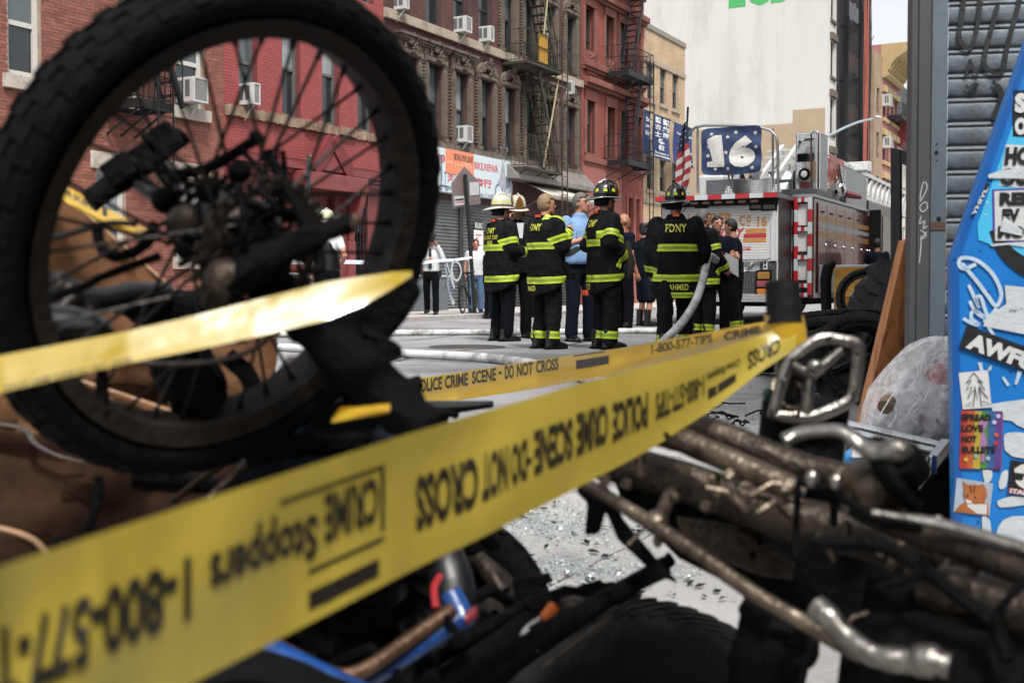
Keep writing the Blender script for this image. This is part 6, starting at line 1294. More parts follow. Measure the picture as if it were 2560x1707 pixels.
        for k in range(n + 1):
            a = 2 * math.pi * k / n; c, sn = math.cos(a), math.sin(a); ext = .032 + .028 * max(0, sn) + .085 * max(0, -sn) ** 1.6; dr = -.012 - .03 * max(0, -sn) ** 2
            rows[0].append((c * .105, .008 + sn * .129, 1.708)); rows[1].append((c * (.108 + ext * .6), .008 + sn * (.132 + ext * .6), 1.703 + dr * .4)); rows[2].append((c * (.108 + ext), .008 + sn * (.132 + ext), 1.70 + dr))
        o = s.raw(B().sheet(rows), 'brim', m, True, hm); k_ = o.modifiers.new('s', 'SOLIDIFY'); k_.thickness = .008
        rw = rows[2]; s.raw(B().tube(rw[:-1], .0028, 5, True), 'brim_edge', m_wht if m is m_helb else m, True, hm)
        md = mat('decal' + decal, decal, .4, var=.05); 
        for k in range(8):
            a = math.pi * k / 4 + .2 + math.pi / 8; 
            if abs(math.sin(a) - 1) < .1: continue
            def q(da, r, z): return (math.cos(a + da) * .108 * r * 1.02, .008 + math.sin(a + da) * .132 * r * 1.02, z)
            s.raw(B().add([q(-.2, 1.0, 1.752), q(.2, 1.0, 1.752), q(.12, .93, 1.79), q(-.12, .93, 1.79)], [(0, 1, 2, 3)]), 'decal', md, True, hm, smooth=False)
        s.raw(B().prism([(-.03, .142, 1.71), (.03, .142, 1.71), (.052, .146, 1.77), (.036, .142, 1.83), (0, .134, 1.875), (-.036, .142, 1.83), (-.052, .146, 1.77)], (0, .012, 0)), 'front_shield', front, True, hm, smooth=False)
        s.raw(B().tube([(math.cos(t) * .112, .008 + math.sin(t) * .136, 1.725) for t in [2 * math.pi * i / 20 for i in range(20)]], .007, 5, True), 'strap', m_blk, True, hm)
        b = B(); torso(b, [(1.60, .088, .075, -.035), (1.66, .096, .09, -.03), (1.71, .1, .11, -.005)]); s.raw(b, 'neck_flap', m_turn, True, hm)
        s.raw(B().tube([(-.085, .05, 1.69), (-.075, .09, 1.60), (0, .10, 1.545), (.075, .09, 1.60), (.085, .05, 1.69)], .005, 5), 'chin_strap', m_blk, True, hm)
        if num:
            a = math.pi * .98; v, f = fit2d(num, .022, .034, .05); b = B(); b.add([(-.112, .03 - x, 1.752 + y) for x, y in v], f); s.raw(b, 'number', m_lime, True, hm, smooth=False)
    def belt(s, z=.985, m=None):
        b = B(); torso(b, [(z - .025, .178 * s.g, .138, .0), (z + .025, .178 * s.g, .138, .0)]); return s.raw(b, 'belt', m or m_shoe)
# --- the chief with the white helmet, seen from behind and to the side
q = Person('firefighter in white helmet and striped black coat nearest the street sign, seen from behind', 1252, 15.0, 1.84, 58, ('fwd', 'fwd'), head=18, girth=1.05); q.hair(m_hgr); q.turnout(.12, [('FDNY', .21, .075, 1.40), ('ASSISTANT CHIEF', .34, .055, 1.315), ('ODS', .12, .05, 1.25)], pants=False); q.body(m_skin2); q.trousers(m_tro, 1.12, wr=.008); q.shoes(m_shoe); q.helmet(m_helw)
# --- the captain facing us
q = Person('officer in white helmet with brass front, facing us between two firefighters', 1292, 15.9, 1.90, 160, ('fwd', 'ear'), head=10, nod=12); q.hair(m_hgr); q.bk = 1.12; q.top(m_turn, 1, 1.12, wr=.008, collar=True, name='coat', hem=.85); q.body(m_skin); q.trousers(m_tro, 1.08, wr=.007); q.shoes(m_shoe); q.helmet(m_helw)
q.raw(B().prism([(-.05, .12, 1.5), (.05, .12, 1.5), (.02, .15, 1.3), (-.02, .15, 1.3)], (0, .012, 0)), 'shirt_front', m_wsh, smooth=False)
# --- bare-headed firefighter
q = Person('bare headed blond firefighter in striped black coat, back turned', 1364, 13.1, 1.77, 52, ('chest', 'up'), head=22, girth=1.0); q.hair(m_hbd); q.turnout(.12, [('FDNY', .2, .08, 1.40)]); q.body(m_skin2); q.shoes(m_shoe, .06, 1.15); q.print_back(q.coat, 'NARD', .16, .06, .70, -.06)
q.raw(B().tube([(.21, .1, .98), (.22, .17, .86)], [.05, .045], 10), 'torch', m_blk); q.raw(B().box(.17, .27, .14, .24, .80, .90), 'radio', m_blk, bevel=.01, smooth=False)
# --- blue shirt
q = Person('smiling man in light blue uniform shirt with a dark chest strap', 1450, 14.9, 1.93, 152, ('down', 'chest'), head=-34, girth=1.06); q.hair(m_hgr); q.bk = 1.05; q.top(m_bsh, .9, 1.05, hem=.93, wr=.007, collar=True, belly=.03); q.body(m_skin2); q.trousers(m_nav, 1.1, wr=.008); q.shoes(m_shoe, .05); q.belt()
q.strap(q.coat, (0, 0, 1.22), (.62, 0, .78), .055, m_shoe, .008, lambda c: q.near(c)[0] > .06 and c.y > -.02, 'chest_strap'); q.raw(B().ball((.0, .15, .985), .05, .015, .03, 10, 7), 'buckle', m_chr); q.raw(B().prism([(.05, .158, 1.24), (.14, .142, 1.24), (.14, .14, 1.33), (.05, .15, 1.33)], (0, .006, 0)), 'pocket', m_bsh, smooth=False)
# --- firefighter with black helmet, number one
q = Person('firefighter in black helmet, striped coat and bunker trousers, seen side-on', 1511, 13.0, 1.82, 66, ('waist', 'waist'), head=15, girth=1.0); q.hair(m_hbl); q.turnout(.12, [('FDNY', .2, .08, 1.40)]); q.body(m_skin3); q.shoes(m_shoe, .06, 1.15); q.helmet(m_helb, num='1'); q.print_back(q.coat, 'TEZ', .13, .06, .70, -.07)
q.raw(B().box(-.2, -.08, -.19, -.14, .6, .66), 'red_lamp', m_orng, bevel=.01, smooth=False); q.raw(B().tube([(.23, .15, 1.2), (.25, .2, .95), (.2, .2, .8)], [.03, .05, .03], 8), 'gear_strap', mat('khaki_web', '#2f2a22', .8), smooth=True)
# --- bald man behind
q = Person('bald man mostly hidden behind the side-on firefighter', 1558, 17.5, 1.84, 62, ('down', 'down'), head=10); q.body(m_skin3); q.top(m_nav, .6, 1.05); q.trousers(m_tro); q.shoes(m_shoe)
# --- cap and shorts
q = Person('man in black cap, navy shirt and shorts standing beside the truck', 1612, 20.8, 1.86, 64, ('down', 'down'), head=15, girth=1.08); q.hair(m_hbl); q.bk = 1.06; q.top(m_nav, .62, 1.06, belly=.03, hem=.88, collar=True); q.body(m_skin); q.trousers(m_nav, 1.2, True); q.shoes(m_shoe, .14, 1.1); q.belt()
b = B(); torso(b, [(1.70, .085, .105, .004), (1.76, .086, .106, .004), (1.80, .07, .09, .0), (1.815, .02, .02, 0)]); c_ = q.raw(b, 'cap', m_shoe, True); q.raw(B().prism([(-.06, .09, 1.705), (.06, .09, 1.705), (.05, .17, 1.695), (-.05, .17, 1.695)], (0, 0, .008)), 'peak', m_shoe, True, c_, smooth=False)
# --- Ahmed, back to us
q = Person('firefighter in black helmet with his back squarely to us, holding a hose', 1688, 12.3, 1.72, 6, ('down', ((.30, .0, 1.15), (.27, .14, .93))), head=32, girth=1.12, legs=((-.28, .0), (.05, 0))); q.hair(m_hbl); q.turnout(.14, upper=False, bulk=1.27, names=[('FDNY', .23, .09, 1.385)], hemz=.845, chest=1.17); q.body(m_skin3); q.shoes(m_shoe, .06, 1.15); q.helmet(m_helb)
q.print_back(q.coat, 'AHMED', .22, .066, .735, .03); q.tape(q.coat, (0, 0, .65), (0, -.03, 1), .06, lambda c: c.y < 0 and abs(c.x) < .2)
# --- firefighter with papers, half hidden behind him
q = Person('grey haired firefighter with papers behind the hose man', 1757, 15.6, 1.76, 62, ('down', ((.27, .03, 1.15), (.25, .2, .98))), head=12); q.hair(m_hgr); q.turnout(.05); q.body(m_skin2); q.shoes(m_shoe, .06, 1.1)
q.raw(B().prism([(.2, .2, .98), (.25, .42, .86), (.22, .44, 1.1), (.19, .24, 1.2)], (.004, 0, 0)), 'paper', m_paper, smooth=False)
# --- woman with arms crossed
q = Person('woman with tied back dark hair and crossed arms before the truck door', 1792, 16.6, 1.74, 168, ('cross', 'cross'), head=-2, girth=.94); q.hair(m_hbl, 'long'); q.top(m_nav, .5, 1.0, hem=.9); q.body(m_skin); q.trousers(m_tro, 1.1); q.shoes(m_shoe, .05)
q.strap(q.coat, (0, 0, 1.25), (-.75, 0, .66), .045, mat('maroon_strap', '#5d1d22', .7), .007, lambda c: q.near(c)[0] > .06 and c.y > -.05, 'shoulder_strap'); q.raw(B().lathe([(.0, 0), (.03, 0), (.03, .004)], (.075, .145, 1.33), (0, 1, 0), 12), 'badge', m_wsh)
# --- navy t-shirt, facing left
q = Person('dark haired man in navy t-shirt with hand on hip, facing the woman', 1846, 16.9, 1.72, 292, ('hip', 'down'), head=0, nod=6, lean=.06, girth=1.0); q.hair(m_hbl); q.top(m_nav, .62, 1.02, hem=.9); q.body(m_skin); q.trousers(m_turn, 1.2, wr=.01); q.shoes(m_shoe, .08, 1.1); q.belt()
for i, (hp, kn, an, sd, lf) in enumerate(q.legs): q.tape(q.tr, an + V3(0, 0, .09), kn - an, .08, lambda c, sd=sd: c.x * sd > 0)
sh, el, wr_, sd = q.arms[0]; dd = (wr_ - el).normalized(); q.raw(B().tube([wr_ - dd * .03, wr_ - dd * .005], [.034, .034], 10), 'watch', m_blk)
# --- walking policeman
q = Person('policeman in white shirt and peaked cap walking by the shutter', 1078, 26.4, 1.84, 185, ('ear', 'chest'), head=-12, nod=22, legs=((.12, .0), (-.22, .04)), z=.09); q.hair(m_hbl); q.top(m_wsh, 1, 1.02, hem=.96, collar=True); q.body(m_skin); q.trousers(m_tro, 1.02); q.shoes(m_shoe); q.belt(.975)
b = B(); torso(b, [(1.70, .083, .103, .004), (1.735, .085, .105, .004), (1.77, .11, .125, .01), (1.79, .11, .125, .01), (1.81, .05, .06, 0)]); c_ = q.raw(b, 'peaked_cap', m_shoe, True); q.raw(B().prism([(-.075, .085, 1.705), (.075, .085, 1.705), (.05, .16, 1.68), (-.05, .16, 1.68)], (0, 0, .008)), 'peak', m_shoe, True, c_, smooth=False); b = B(); torso(b, [(1.718, .087, .107, .004), (1.73, .087, .107, .004)]); q.raw(b, 'cap_band', m_gold, True, c_)
q.raw(B().prism([(-.025, .135, 1.47), (.025, .135, 1.47), (.04, .155, 1.05), (0, .158, 1.0), (-.04, .155, 1.05)], (0, .01, 0)), 'tie', m_shoe, smooth=False)
for sx in (-.19, .18): q.raw(B().box(sx - .04, sx + .04, -.05, .07, .84, .98), 'holster', m_shoe, bevel=.01, smooth=False)
# --- man in white t-shirt
q = Person('man in white t-shirt and jeans looking over from beside the bicycle', 1189, 28.0, 1.80, 172, ('down', 'down'), z=.09); q.hair(m_hbl); q.top(m_wsh, .5, 1.02); q.body(m_skin); q.trousers(m_jean, 1.05); q.shoes(m_shoe)
# --- two passers-by whose legs show between the firefighters
q = Person('passer-by in navy trousers hidden behind the white helmeted firefighter', 1222, 25.8, 1.74, 70, ('down', 'down')); q.hair(m_hbr); q.top(m_nav, .6); q.body(m_skin); q.trousers(m_nav, 1.1); q.shoes(m_shoe)
q = Person('passer-by in dark trousers walking behind the officer facing us', 1330, 27.0, 1.70, 80, ('down', 'down')); q.hair(m_hbr); q.top(m_nav, .6); q.body(m_skin); q.trousers(m_tro, 1.1); q.shoes(m_shoe)
# --- white helmet seen through the wheel
q = Person('officer in white helmet and dark vest seen through the big wheel', 817, 17.0, 1.78, 12, ('down', 'hip')); q.hair(m_hbr); q.top(m_wsh, .55, 1.0, collar=True); q.body(m_skin2); q.trousers(m_tro, 1.08); q.shoes(m_shoe); q.helmet(m_helw)
b = B(); torso(b, [(.95, .2, .15, .01), (1.15, .2, .15, .01), (1.36, .17, .145, 0), (1.44, .12, .11, -.01)]); q.fin(b, 'vest', m_shoe, .018, 4)
# --- at the cab
q = Person('man in dark shirt standing at the truck cab', 2192, 24.6, 1.76, 30, ('down', 'waist')); q.hair(m_hbl); q.top(m_nav, .55, 1.05); q.body(m_skin3); q.trousers(m_tro, 1.1); q.shoes(m_shoe)
# ================================================================== hoses, street sign, bicycle, police line, barriers
m_hose = mat('white_canvas_hose', '#c2c3c2', .8, var=.1, scale=9, bump=.35, bscale=60, dirt='#5f5d59', dirt_amt=.36, dirt_scale=4)
def hose(label, pts, r, lift=True):
    c = [hZ(x, y, r) for x, y in pts]; o = B().tube([tuple(q) for q in smooth_pts([tuple(q) for q in c], 6)], r, 12).build('fire_hose', m_hose, None, smooth=True, off=(0, 0, 0)); tag(o, label, 'hose', 'fire hoses'); return o
hose('white fire hose running straight behind the firefighters', [(560, 838), (800, 834), (1000, 832), (1250, 830), (1500, 828), (1660, 827)], .045)
hose('grimy white fire hose running to the yellow tape before the manhole', [(700, 868), (930, 881), (1100, 888), (1250, 898), (1400, 925), (1560, 975)], .045)
hp = [P(1560, 925, 11.0), P(1612, 890, 11.2), P(1662, 850, 11.5), P(1706, 805, 11.7), P(1738, 755, 11.9), P(1756, 705, 12.1), P(1765, 662, 12.35), P(1772, 640, 12.5), P(1790, 650, 12.7)]
o = B().tube(smooth_pts([tuple(q) for q in hp], 5), .043, 12).build('fire_hose', m_hose, None, smooth=True, off=(0, 0, 0)); tag(o, 'white fire hose lifted in the hose man\'s hand', 'hose', 'fire hoses')
# street sign seen from behind
ts = 14.0; sp0 = hT(1181, 600, ts); sp1 = hT(1163, 436, ts)
sgn = sthing('street_sign', 'brown back of a pointed street sign on a leaning dark green post', 'street sign', sp0.x, ts, .09)
B().bar((sp0.x + .12, ts, .09), (sp1.x, ts, sp1.z), .1, .05, (0, 1, 0)).build('post', mat('dark_green_post', '#1d2422', .6, .3, var=.2, scale=9), sgn)
pts = [(1161, 416), (1199, 455), (1202, 510), (1132, 521), (1129, 458)]
m_sgb = mat('brown_sign_back', '#736563', .55, .1, var=.1, scale=3, bump=.05)
B().prism([hT(x, y, ts + .06) for x, y in pts], (0, .012, 0)).build('blade', m_sgb, sgn, bevel=.004)
for q, m in (([(1174, 456), (1197, 455), (1198, 487), (1175, 489)], m_paper), ([(1135, 491), (1160, 489), (1162, 512), (1137, 515)], m_paper)): B().prism([hT(x, y, ts + .05) for x, y in q], (0, .004, 0)).build('sticker', m, sgn)
B().prism([hT(x, y, ts + .045) for x, y in [(1138, 498), (1159, 496), (1159, 500), (1138, 502)]], (0, .003, 0)).build('print', m_sdark, sgn); B().prism([hT(x, y, ts + .045) for x, y in [(1140, 505), (1160, 503), (1160, 505), (1140, 507)]], (0, .003, 0)).build('print', m_sred, sgn)
B().box(sp0.x - .1, sp0.x + .45, ts - .12, ts + .12, .09, .11).build('base_plate', m_iron, sgn)
m_frame = mat('black_bike_paint', '#0b0c0e', .4, var=.15, coat=.3)
def wheel(parent, c, e1, e2, Rr, r, m, rim_m=None, spokes=20, hub=.03, sp_r=.0012, nm='wheel', n=36, knobs=0, rim_w=.012, rim_d=.02, kw=1., fl=1.):
    """Spoked wheel in the plane of e1, e2; the tyre, rim and spokes are its sub-parts."""
    c, e1, e2 = Vector(c), Vector(e1).normalized(), Vector(e2).normalized(); ax = e1.cross(e2).normalized(); rr = [(c + (e1 * math.cos(2 * math.pi * k / n) + e2 * math.sin(2 * math.pi * k / n)) * (Rr - r)) for k in range(n)]
    w = B().lathe([(hub * .4, -.05), (hub, -.045), (hub, -.035), (hub * .55, -.03), (hub * .55, .03), (hub, .035), (hub, .045), (hub * .4, .05)], c, ax, 16).build(nm, rim_m or m_alu, parent, smooth=True)
    B().tube(rr, r, 14, True, flat=fl, up=ax).build('tyre', m, w, smooth=True)
    prof = [(Rr - 2 * r + .004, -rim_w), (Rr - 2 * r - rim_d, -rim_w * .8), (Rr - 2 * r - rim_d, rim_w * .8), (Rr - 2 * r + .004, rim_w), (Rr - 2 * r + .002, rim_w * .8), (Rr - 2 * r + .002, -rim_w * .8), (Rr - 2 * r + .004, -rim_w)]
    B().lathe(prof, c, ax, n).build('rim', rim_m or m_alu, w, smooth=True)
    for k in range(spokes):
        a = 2 * math.pi * k / spokes; sd = 1 if k % 2 else -1; off = .55 * (1 if (k // 2) % 2 else -1)
        p = c + (e1 * math.cos(a + off) + e2 * math.sin(a + off)) * hub * .95 + ax * .04 * sd; q = c + (e1 * math.cos(a) + e2 * math.sin(a)) * (Rr - 2 * r - rim_d + .004); B().tube([p, q], sp_r, 5).build('spoke', rim_m or m_alu, w, smooth=False)
    if knobs:
        b = B()
        for k in range(knobs):
            a = 2 * math.pi * k / knobs
            for row, t in ((-1, -.9), (0, 0), (1, .9), (2, -.45), (3, .45)):
                aa = a + (math.pi / knobs if row > 1 else 0); d = (e1 * math.cos(aa) + e2 * math.sin(aa)); tg = (-e1 * math.sin(aa) + e2 * math.cos(aa)); o = d * math.cos(t) + ax * math.sin(t); s_ = ax * math.cos(t) - d * math.sin(t); p = c + d * (Rr - r) + (d * math.cos(t) + ax * math.sin(t) * fl) * r * .97; hw, hh = r * .19 * kw, math.pi * (Rr) / knobs * .5; h = r * .11
                v = [p + s_ * (x * hw) + tg * (y * hh) + o * z for z in (0, h) for x, y in ((-1, -1), (1, -1), (1, 1), (-1, 1))]; b.add(v, [(0, 3, 2, 1), (4, 5, 6, 7), (0, 1, 5, 4), (1, 2, 6, 5), (2, 3, 7, 6), (3, 0, 4, 7)])
        stuff(b.build('tread', m, w, fix=False))
    return w
bs = hT(1152, 745, 14.15); bk = sthing('parked_bicycle', 'black city bicycle chained to the street sign post', 'bicycle', bs.x, 14.15, .09)
zw = .09 + .34; x0 = bs.x; e1, e2 = Vector((.96, .28, 0)), Vector((0, 0, 1))
wheel(bk, (x0, 14.1, zw), e1, e2, .34, .018, m_blk, m_iron, 20); wheel(bk, (x0 + .98, 14.38, zw), e1, e2, .34, .018, m_blk, m_iron, 20)
D_ = Vector((.96, .28, 0)); A0 = Vector((x0, 14.1, zw)); Hd = A0 + D_ * .16 + Vector((0, 0, .44)); Bb = A0 + D_ * .58 + Vector((0, 0, -.05)); St = A0 + D_ * .5 + Vector((0, 0, .5)); Rw = A0 + D_ * 1.02
for p, q, r_ in ((A0, Hd, .014), (Hd, Bb, .018), (Hd + Vector((0, 0, -.06)), St, .016), (St, Bb, .016), (Bb, Rw, .01), (St, Rw, .01)): B().tube([p, q], r_, 8).build('frame_tube', m_frame, bk)
B().tube([Hd, Hd + Vector((0, 0, .2)) - D_ * .03], .014, 8).tube([Hd + Vector((-.1, .25, .22)), Hd + Vector((0, 0, .2)), Hd + Vector((.1, -.25, .22))], .012, 8).build('handlebar', m_frame, bk); B().ball(St + Vector((0, 0, .13)), .12, .06, .03, 10, 6).tube([St, St + Vector((0, 0, .12))], .013, 6).build('saddle', m_blk, bk, smooth=True)
# police line ribbon and its knot
m_pl = mat('white_police_ribbon', '#b6bbc2', .45, var=.05, scale=8, bump=.1); m_plb = mat('blue_ribbon_print', '#4a659c', .5)
pl = wthing('police_ribbon', 'white and blue police line ribbon knotted beside the parked bicycle', 'ribbon', hT(1130, 700, 13.9) * 0 + W(hT(1130, 700, 13.9).x, 13.9, 1.0))
def rib(pts, w, name='ribbon', m=m_pl, t=13.85, off=0., tw=0):
    c = [hT(x, y, t - off) for x, y in pts]; rows = [[], []]
    for i, p in enumerate(c):
        a, q = c[max(0, i - 1)], c[min(len(c) - 1, i + 1)]; d = (q - a).normalized(); n = Vector((0, -1, 0)).cross(d).normalized(); n = (n * math.cos(tw * i) + Vector((0, 1, 0)) * math.sin(tw * i)); rows[0].append(W(*(p + n * w / 2))); rows[1].append(W(*(p - n * w / 2)))
    return B().sheet(rows).build(name, m, pl, smooth=True)
rib(smooth_pts([(620, 652), (760, 655), (880, 655), (1020, 660), (1090, 652), (1135, 650), (1180, 643)], 3), .09, tw=.06); rib(smooth_pts([(1115, 655), (1120, 700), (1127, 740), (1135, 760)]), .11)
rib(smooth_pts([(1135, 650), (1148, 660), (1153, 680), (1145, 700), (1134, 695), (1130, 670), (1135, 652)]), .06, off=.05); rib(smooth_pts([(1132, 652), (1128, 690), (1136, 720)]), .08, off=.08); rib(smooth_pts([(1117, 657), (1127, 690), (1137, 722)]), .07, off=.03, tw=.1)
for i, (y0, tx) in enumerate(((690, 'POLICE'), (717, 'LINE'), (738, 'DO NOT'))):
    p = hT(1119 + i * 5, y0, 13.82); flat_on(B(), fit2d(tx, .26, .06, .03), W(*p), W(.16, 0, 0) * 1.0 - Vector((0, 0, .98)), W(.98, 0, 0) + Vector((0, 0, .16))).build('lettering', m_plb, pl, fix=False)
m_gal = mat('galvanised_barrier', '#6d7478', .5, .5, var=.18, scale=3, dirt='#4b4a47', dirt_amt=.3, dirt_scale=2)
for i, (pa, pb_, lb) in enumerate(((1010, 1068, 'grey corrugated metal bin beside the big tyre'), (1072, 1122, 'grey corrugated metal bin behind the walking policeman'), (745, 800, 'grey corrugated metal bin seen through the spokes'))):
    t = 16.6; a, c = fs(pa, t), fs(pb_, t); bn_ = sthing('metal_bin', lb, 'bin', (a + c) / 2, t, .09, 'metal bins by the shops'); pr = [(a + (c - a) * k / 24, t + (.02 if k % 4 < 2 else 0)) for k in range(25)]
    B().sheet([[(x, y, .1) for x, y in pr], [(x, y, 1.0) for x, y in pr]]).build('front', m_gal, bn_); B().box(a, c, t + .03, t + .6, .1, 1.0).build('body', m_gal, bn_); B().box(a - .03, c + .03, t - .03, t + .64, 1.0, 1.05).build('lid', m_acw, bn_, bevel=.01)
for i, (x, y) in enumerate(((1030, 797), (1080, 799), (1320, 793), (1092, 803))): p = hZ(x, y, .004); o = B().add([p + Vector((random.uniform(-.12, .12), random.uniform(-.2, .2), random.uniform(0, .02))) for k in range(4)], [(0, 1, 2), (0, 2, 3)]).build('paper_scrap', m_paper, None, off=(0, 0, 0)); tag(o, ('white paper scrap beside the big tyre by the far kerb', 'white paper scrap below the walking policeman', 'white paper scrap behind the bare headed firefighter', 'white paper scrap farthest out on the asphalt below the policeman')[i], 'paper', 'paper scraps on the road')
# ------- burnt heap beyond the plank
m_char = mat('charred_rubber', '#050506', .55, spec=.3, var=.4, scale=14, bump=.6, bscale=40, dirt='#1c1b1a', dirt_amt=.3, dirt_scale=8); m_ash = mat('ash_grey', '#4a4643', .85, var=.35, scale=12, bump=.6, dirt='#17150f', dirt_amt=.4, dirt_scale=9)
m_steel = mat('scorched_steel', '#24211f', .4, .7, var=.3, scale=12, bump=.2)
def burnt_wheel(px, py, d, R_, r, tilt, yaw, label, rim=True, knobs=44):
    c = P(px, py, d); M_ = Matrix.Rotation(yaw, 3, 'Z') @ Matrix.Rotation(tilt, 3, 'X'); o = wthing('wheel_wreck', label, 'wheel', c, 'burnt wheels in the heap'); wheel(o, c, M_ @ Vector((1, 0, 0)), M_ @ Vector((0, 0, 1)), R_, r, m_char, m_steel, 14 if rim else 0, knobs=knobs, n=40, sp_r=.0018); return o
burnt_wheel(2168, 745, 9.6, .26, .03, R(-12), R(-15), 'scorched bicycle wheel standing in front of the yellow drum', knobs=0)
burnt_wheel(2080, 800, 7.6, .34, .028, R(80), R(10), 'charred knobbly wheel lying flat on top of the heap'); burnt_wheel(2140, 812, 7.3, .33, .03, R(83), R(-20), 'charred knobbly wheel lying nearest the plank')
burnt_wheel(2075, 880, 6.9, .34, .03, R(55), R(25), 'charred wheel tilted at the foot of the heap'); burnt_wheel(2165, 900, 6.6, .30, .03, R(20), R(-35), 'charred wheel upright behind the pedal'); burnt_wheel(2025, 850, 7.9, .32, .028, R(70), R(50), 'charred wheel at the street end of the heap')
hb = B()
for i in range(70):
    x, y = random.uniform(1995, 2260), random.uniform(800, 960); p = P(x, y, random.uniform(7.2, 8.4)); q = p + Vector((random.uniform(-.4, .4), random.uniform(-.3, .3), random.uniform(-.2, .15))); hb.tube([p, p.lerp(q, .5) + Vector((0, 0, random.uniform(-.05, .08))), q], random.uniform(.008, .03), 6)
stuff(tag(hb.build('burnt_debris', m_char, None, smooth=True, off=(0, 0, 0)), 'tangle of burnt tubes and hoses heaped behind the plank', 'debris'))
cl = B(); rings = []
for i in range(15):
    u = i / 14; c = P(2140 + 90 * u, 772 - 88 * u, 8.9); rings.append([c + Vector((.02 * math.cos(a), .12 * math.sin(a), .0)) + Vector((math.cos(a), math.sin(a) * .6, math.sin(a))) * (.04 + .10 * u) * (1 + .6 * noise.noise((i * .5, math.cos(a) * 2, math.sin(a) * 2))) for a in [2 * math.pi * k / 14 for k in range(14)]])
tag(cl.loft(rings).build('melted_tarp', m_char, None, smooth=True, off=(0, 0, 0)), 'melted black tarp draped over the heap by the yellow drum', 'tarp')
hp_ = B(); rows = []
for j in range(14):
    rows.append([]) 
    for i in range(22):
        x, y = 1.9 + 2.2 * i / 21, 6.9 + 2.2 * j / 13; hh = max(0, 1 - ((x - 2.75) / .95) ** 2) * max(0, 1 - ((y - 8.0) / 1.0) ** 2); rows[-1].append((x, y, .02 + .5 * hh ** .6 * (1 + .5 * noise.noise((x * 4, y * 4, 0))) + .06 * noise.noise((x * 11, y * 11, 2)) * (hh > 0)))
stuff(tag(hp_.sheet(rows).build('ash_mound', m_char, None, off=(0, 0, 0)), 'mound of burnt rubber and ash under the wheels', 'debris'))
# aluminium louvre strips, wires, and shattered glass on the pavement
for i in range(7):
    a, c = P(1730 + i * 24, 1098 - i * 4, 4.9), P(1900 + i * 14, 1018 + i * 10, 5.6); a.z = c.z = .02 + .006 * i; o = B().bar(a, c, .045, .006).build('metal_strip', m_al2, None, off=(0, 0, 0)); tag(o, ('first', 'second', 'third', 'fourth', 'fifth', 'sixth', 'seventh')[i] + ' aluminium strip counted from the road in the row on the wet pavement', 'metal strip', 'aluminium strips on the pavement')
wr_ = B(); 
for k in range(5):
    p = hZ(random.uniform(1720, 1880), random.uniform(1010, 1060), .02); pts = [p]
    for i in range(9): p = p + Vector((random.uniform(-.06, .1), random.uniform(-.09, .09), 0)); p.z = .015 + random.random() * .04; pts.append(p)
    tag(B().tube(pts, .005, 5).build('loose_wire', m_blk, None, off=(0, 0, 0)), ('first', 'second', 'third', 'fourth', 'fifth')[k] + ' loose black wire curled on the pavement below the tape', 'wire', 'loose wires')
gs = B()
for k in range(2600):
    cl_ = random.choice([(1380, 1290, 130, 26), (1440, 1330, 150, 14), (1350, 1420, 80, 16), (1560, 1430, 110, 18), (1500, 1360, 160, 60), (1300, 1300, 80, 18), (1780, 1010, 90, 40), (1700, 1660, 80, 30)]); x, y = random.gauss(cl_[0], cl_[2]), random.gauss(cl_[1], cl_[3])
    p = hZ(x, max(y, 930), .0155); r_ = random.uniform(.0025, .0065) * (2.4 if random.random() < .02 else 1); a0 = random.random() * 6; pts = [p + Vector((r_ * math.cos(a0 + i * 2.1), r_ * math.sin(a0 + i * 2.1), random.uniform(0, .007))) for i in range(3)]; gs.add(pts + [p + Vector((0, 0, .006 + random.random() * .004))], [(0, 1, 3), (1, 2, 3), (2, 0, 3)])
m_shd = mat('green_white_glass', '#9aa4a4', .12, var=.3, scale=50, bump=0, spec=1, trans=.3)
stuff(tag(gs.build('glass_shards', m_shd, None, fix=False, off=(0, 0, 0)), 'shattered safety glass strewn over the pavement', 'glass'))
lv = B()
for k in range(420):
    x, y = random.uniform(1250, 2150), random.uniform(940, 1500); p = hZ(x, y, .0155); r_ = random.uniform(.004, .02); a0 = random.random() * 6; lv.add([p + Vector((r_ * math.cos(a0 + i * 1.57) * (1 if i % 2 else .45), r_ * math.sin(a0 + i * 1.57) * (1 if i % 2 else .45), random.uniform(0, .008))) for i in range(4)], [(0, 1, 2, 3)])
stuff(tag(lv.build('charred_flakes', m_char, None, fix=False, off=(0, 0, 0)), 'charred flakes scattered on the pavement', 'debris'))
# ================================================================== foreground wreckage
m_tyre = mat('sooty_tyre', '#040405', .8, var=.35, scale=10, bump=.3, spec=.12, dirt='#08090a', dirt_amt=.3, dirt_scale=6); m_rust = mat('burnt_rim', '#130e0a', .7, .35, var=.4, scale=9, bump=.4, dirt='#231a10', dirt_amt=.3, dirt_scale=8); m_rimg = mat('grey_scorched_rim', '#332c26', .5, .5, var=.35, scale=10, bump=.3)
m_burn = mat('burnt_brown_metal', '#463d33', .45, .7, var=.4, scale=8, bump=.5, bscale=30, dirt='#0a0807', dirt_amt=.6, dirt_scale=7); m_burnl = mat('scorched_pale_metal', '#6b6052', .36, .75, var=.35, scale=8, bump=.35, dirt='#1a140f', dirt_amt=.5, dirt_scale=7)
m_silv = mat('scuffed_silver', '#83807a', .32, .9, var=.2, scale=12, bump=.2, dirt='#2a2621', dirt_amt=.34, dirt_scale=12); m_blkp = mat('black_burnt_plastic', '#040405', .75, var=.3, scale=10, bump=.5, spec=.08)
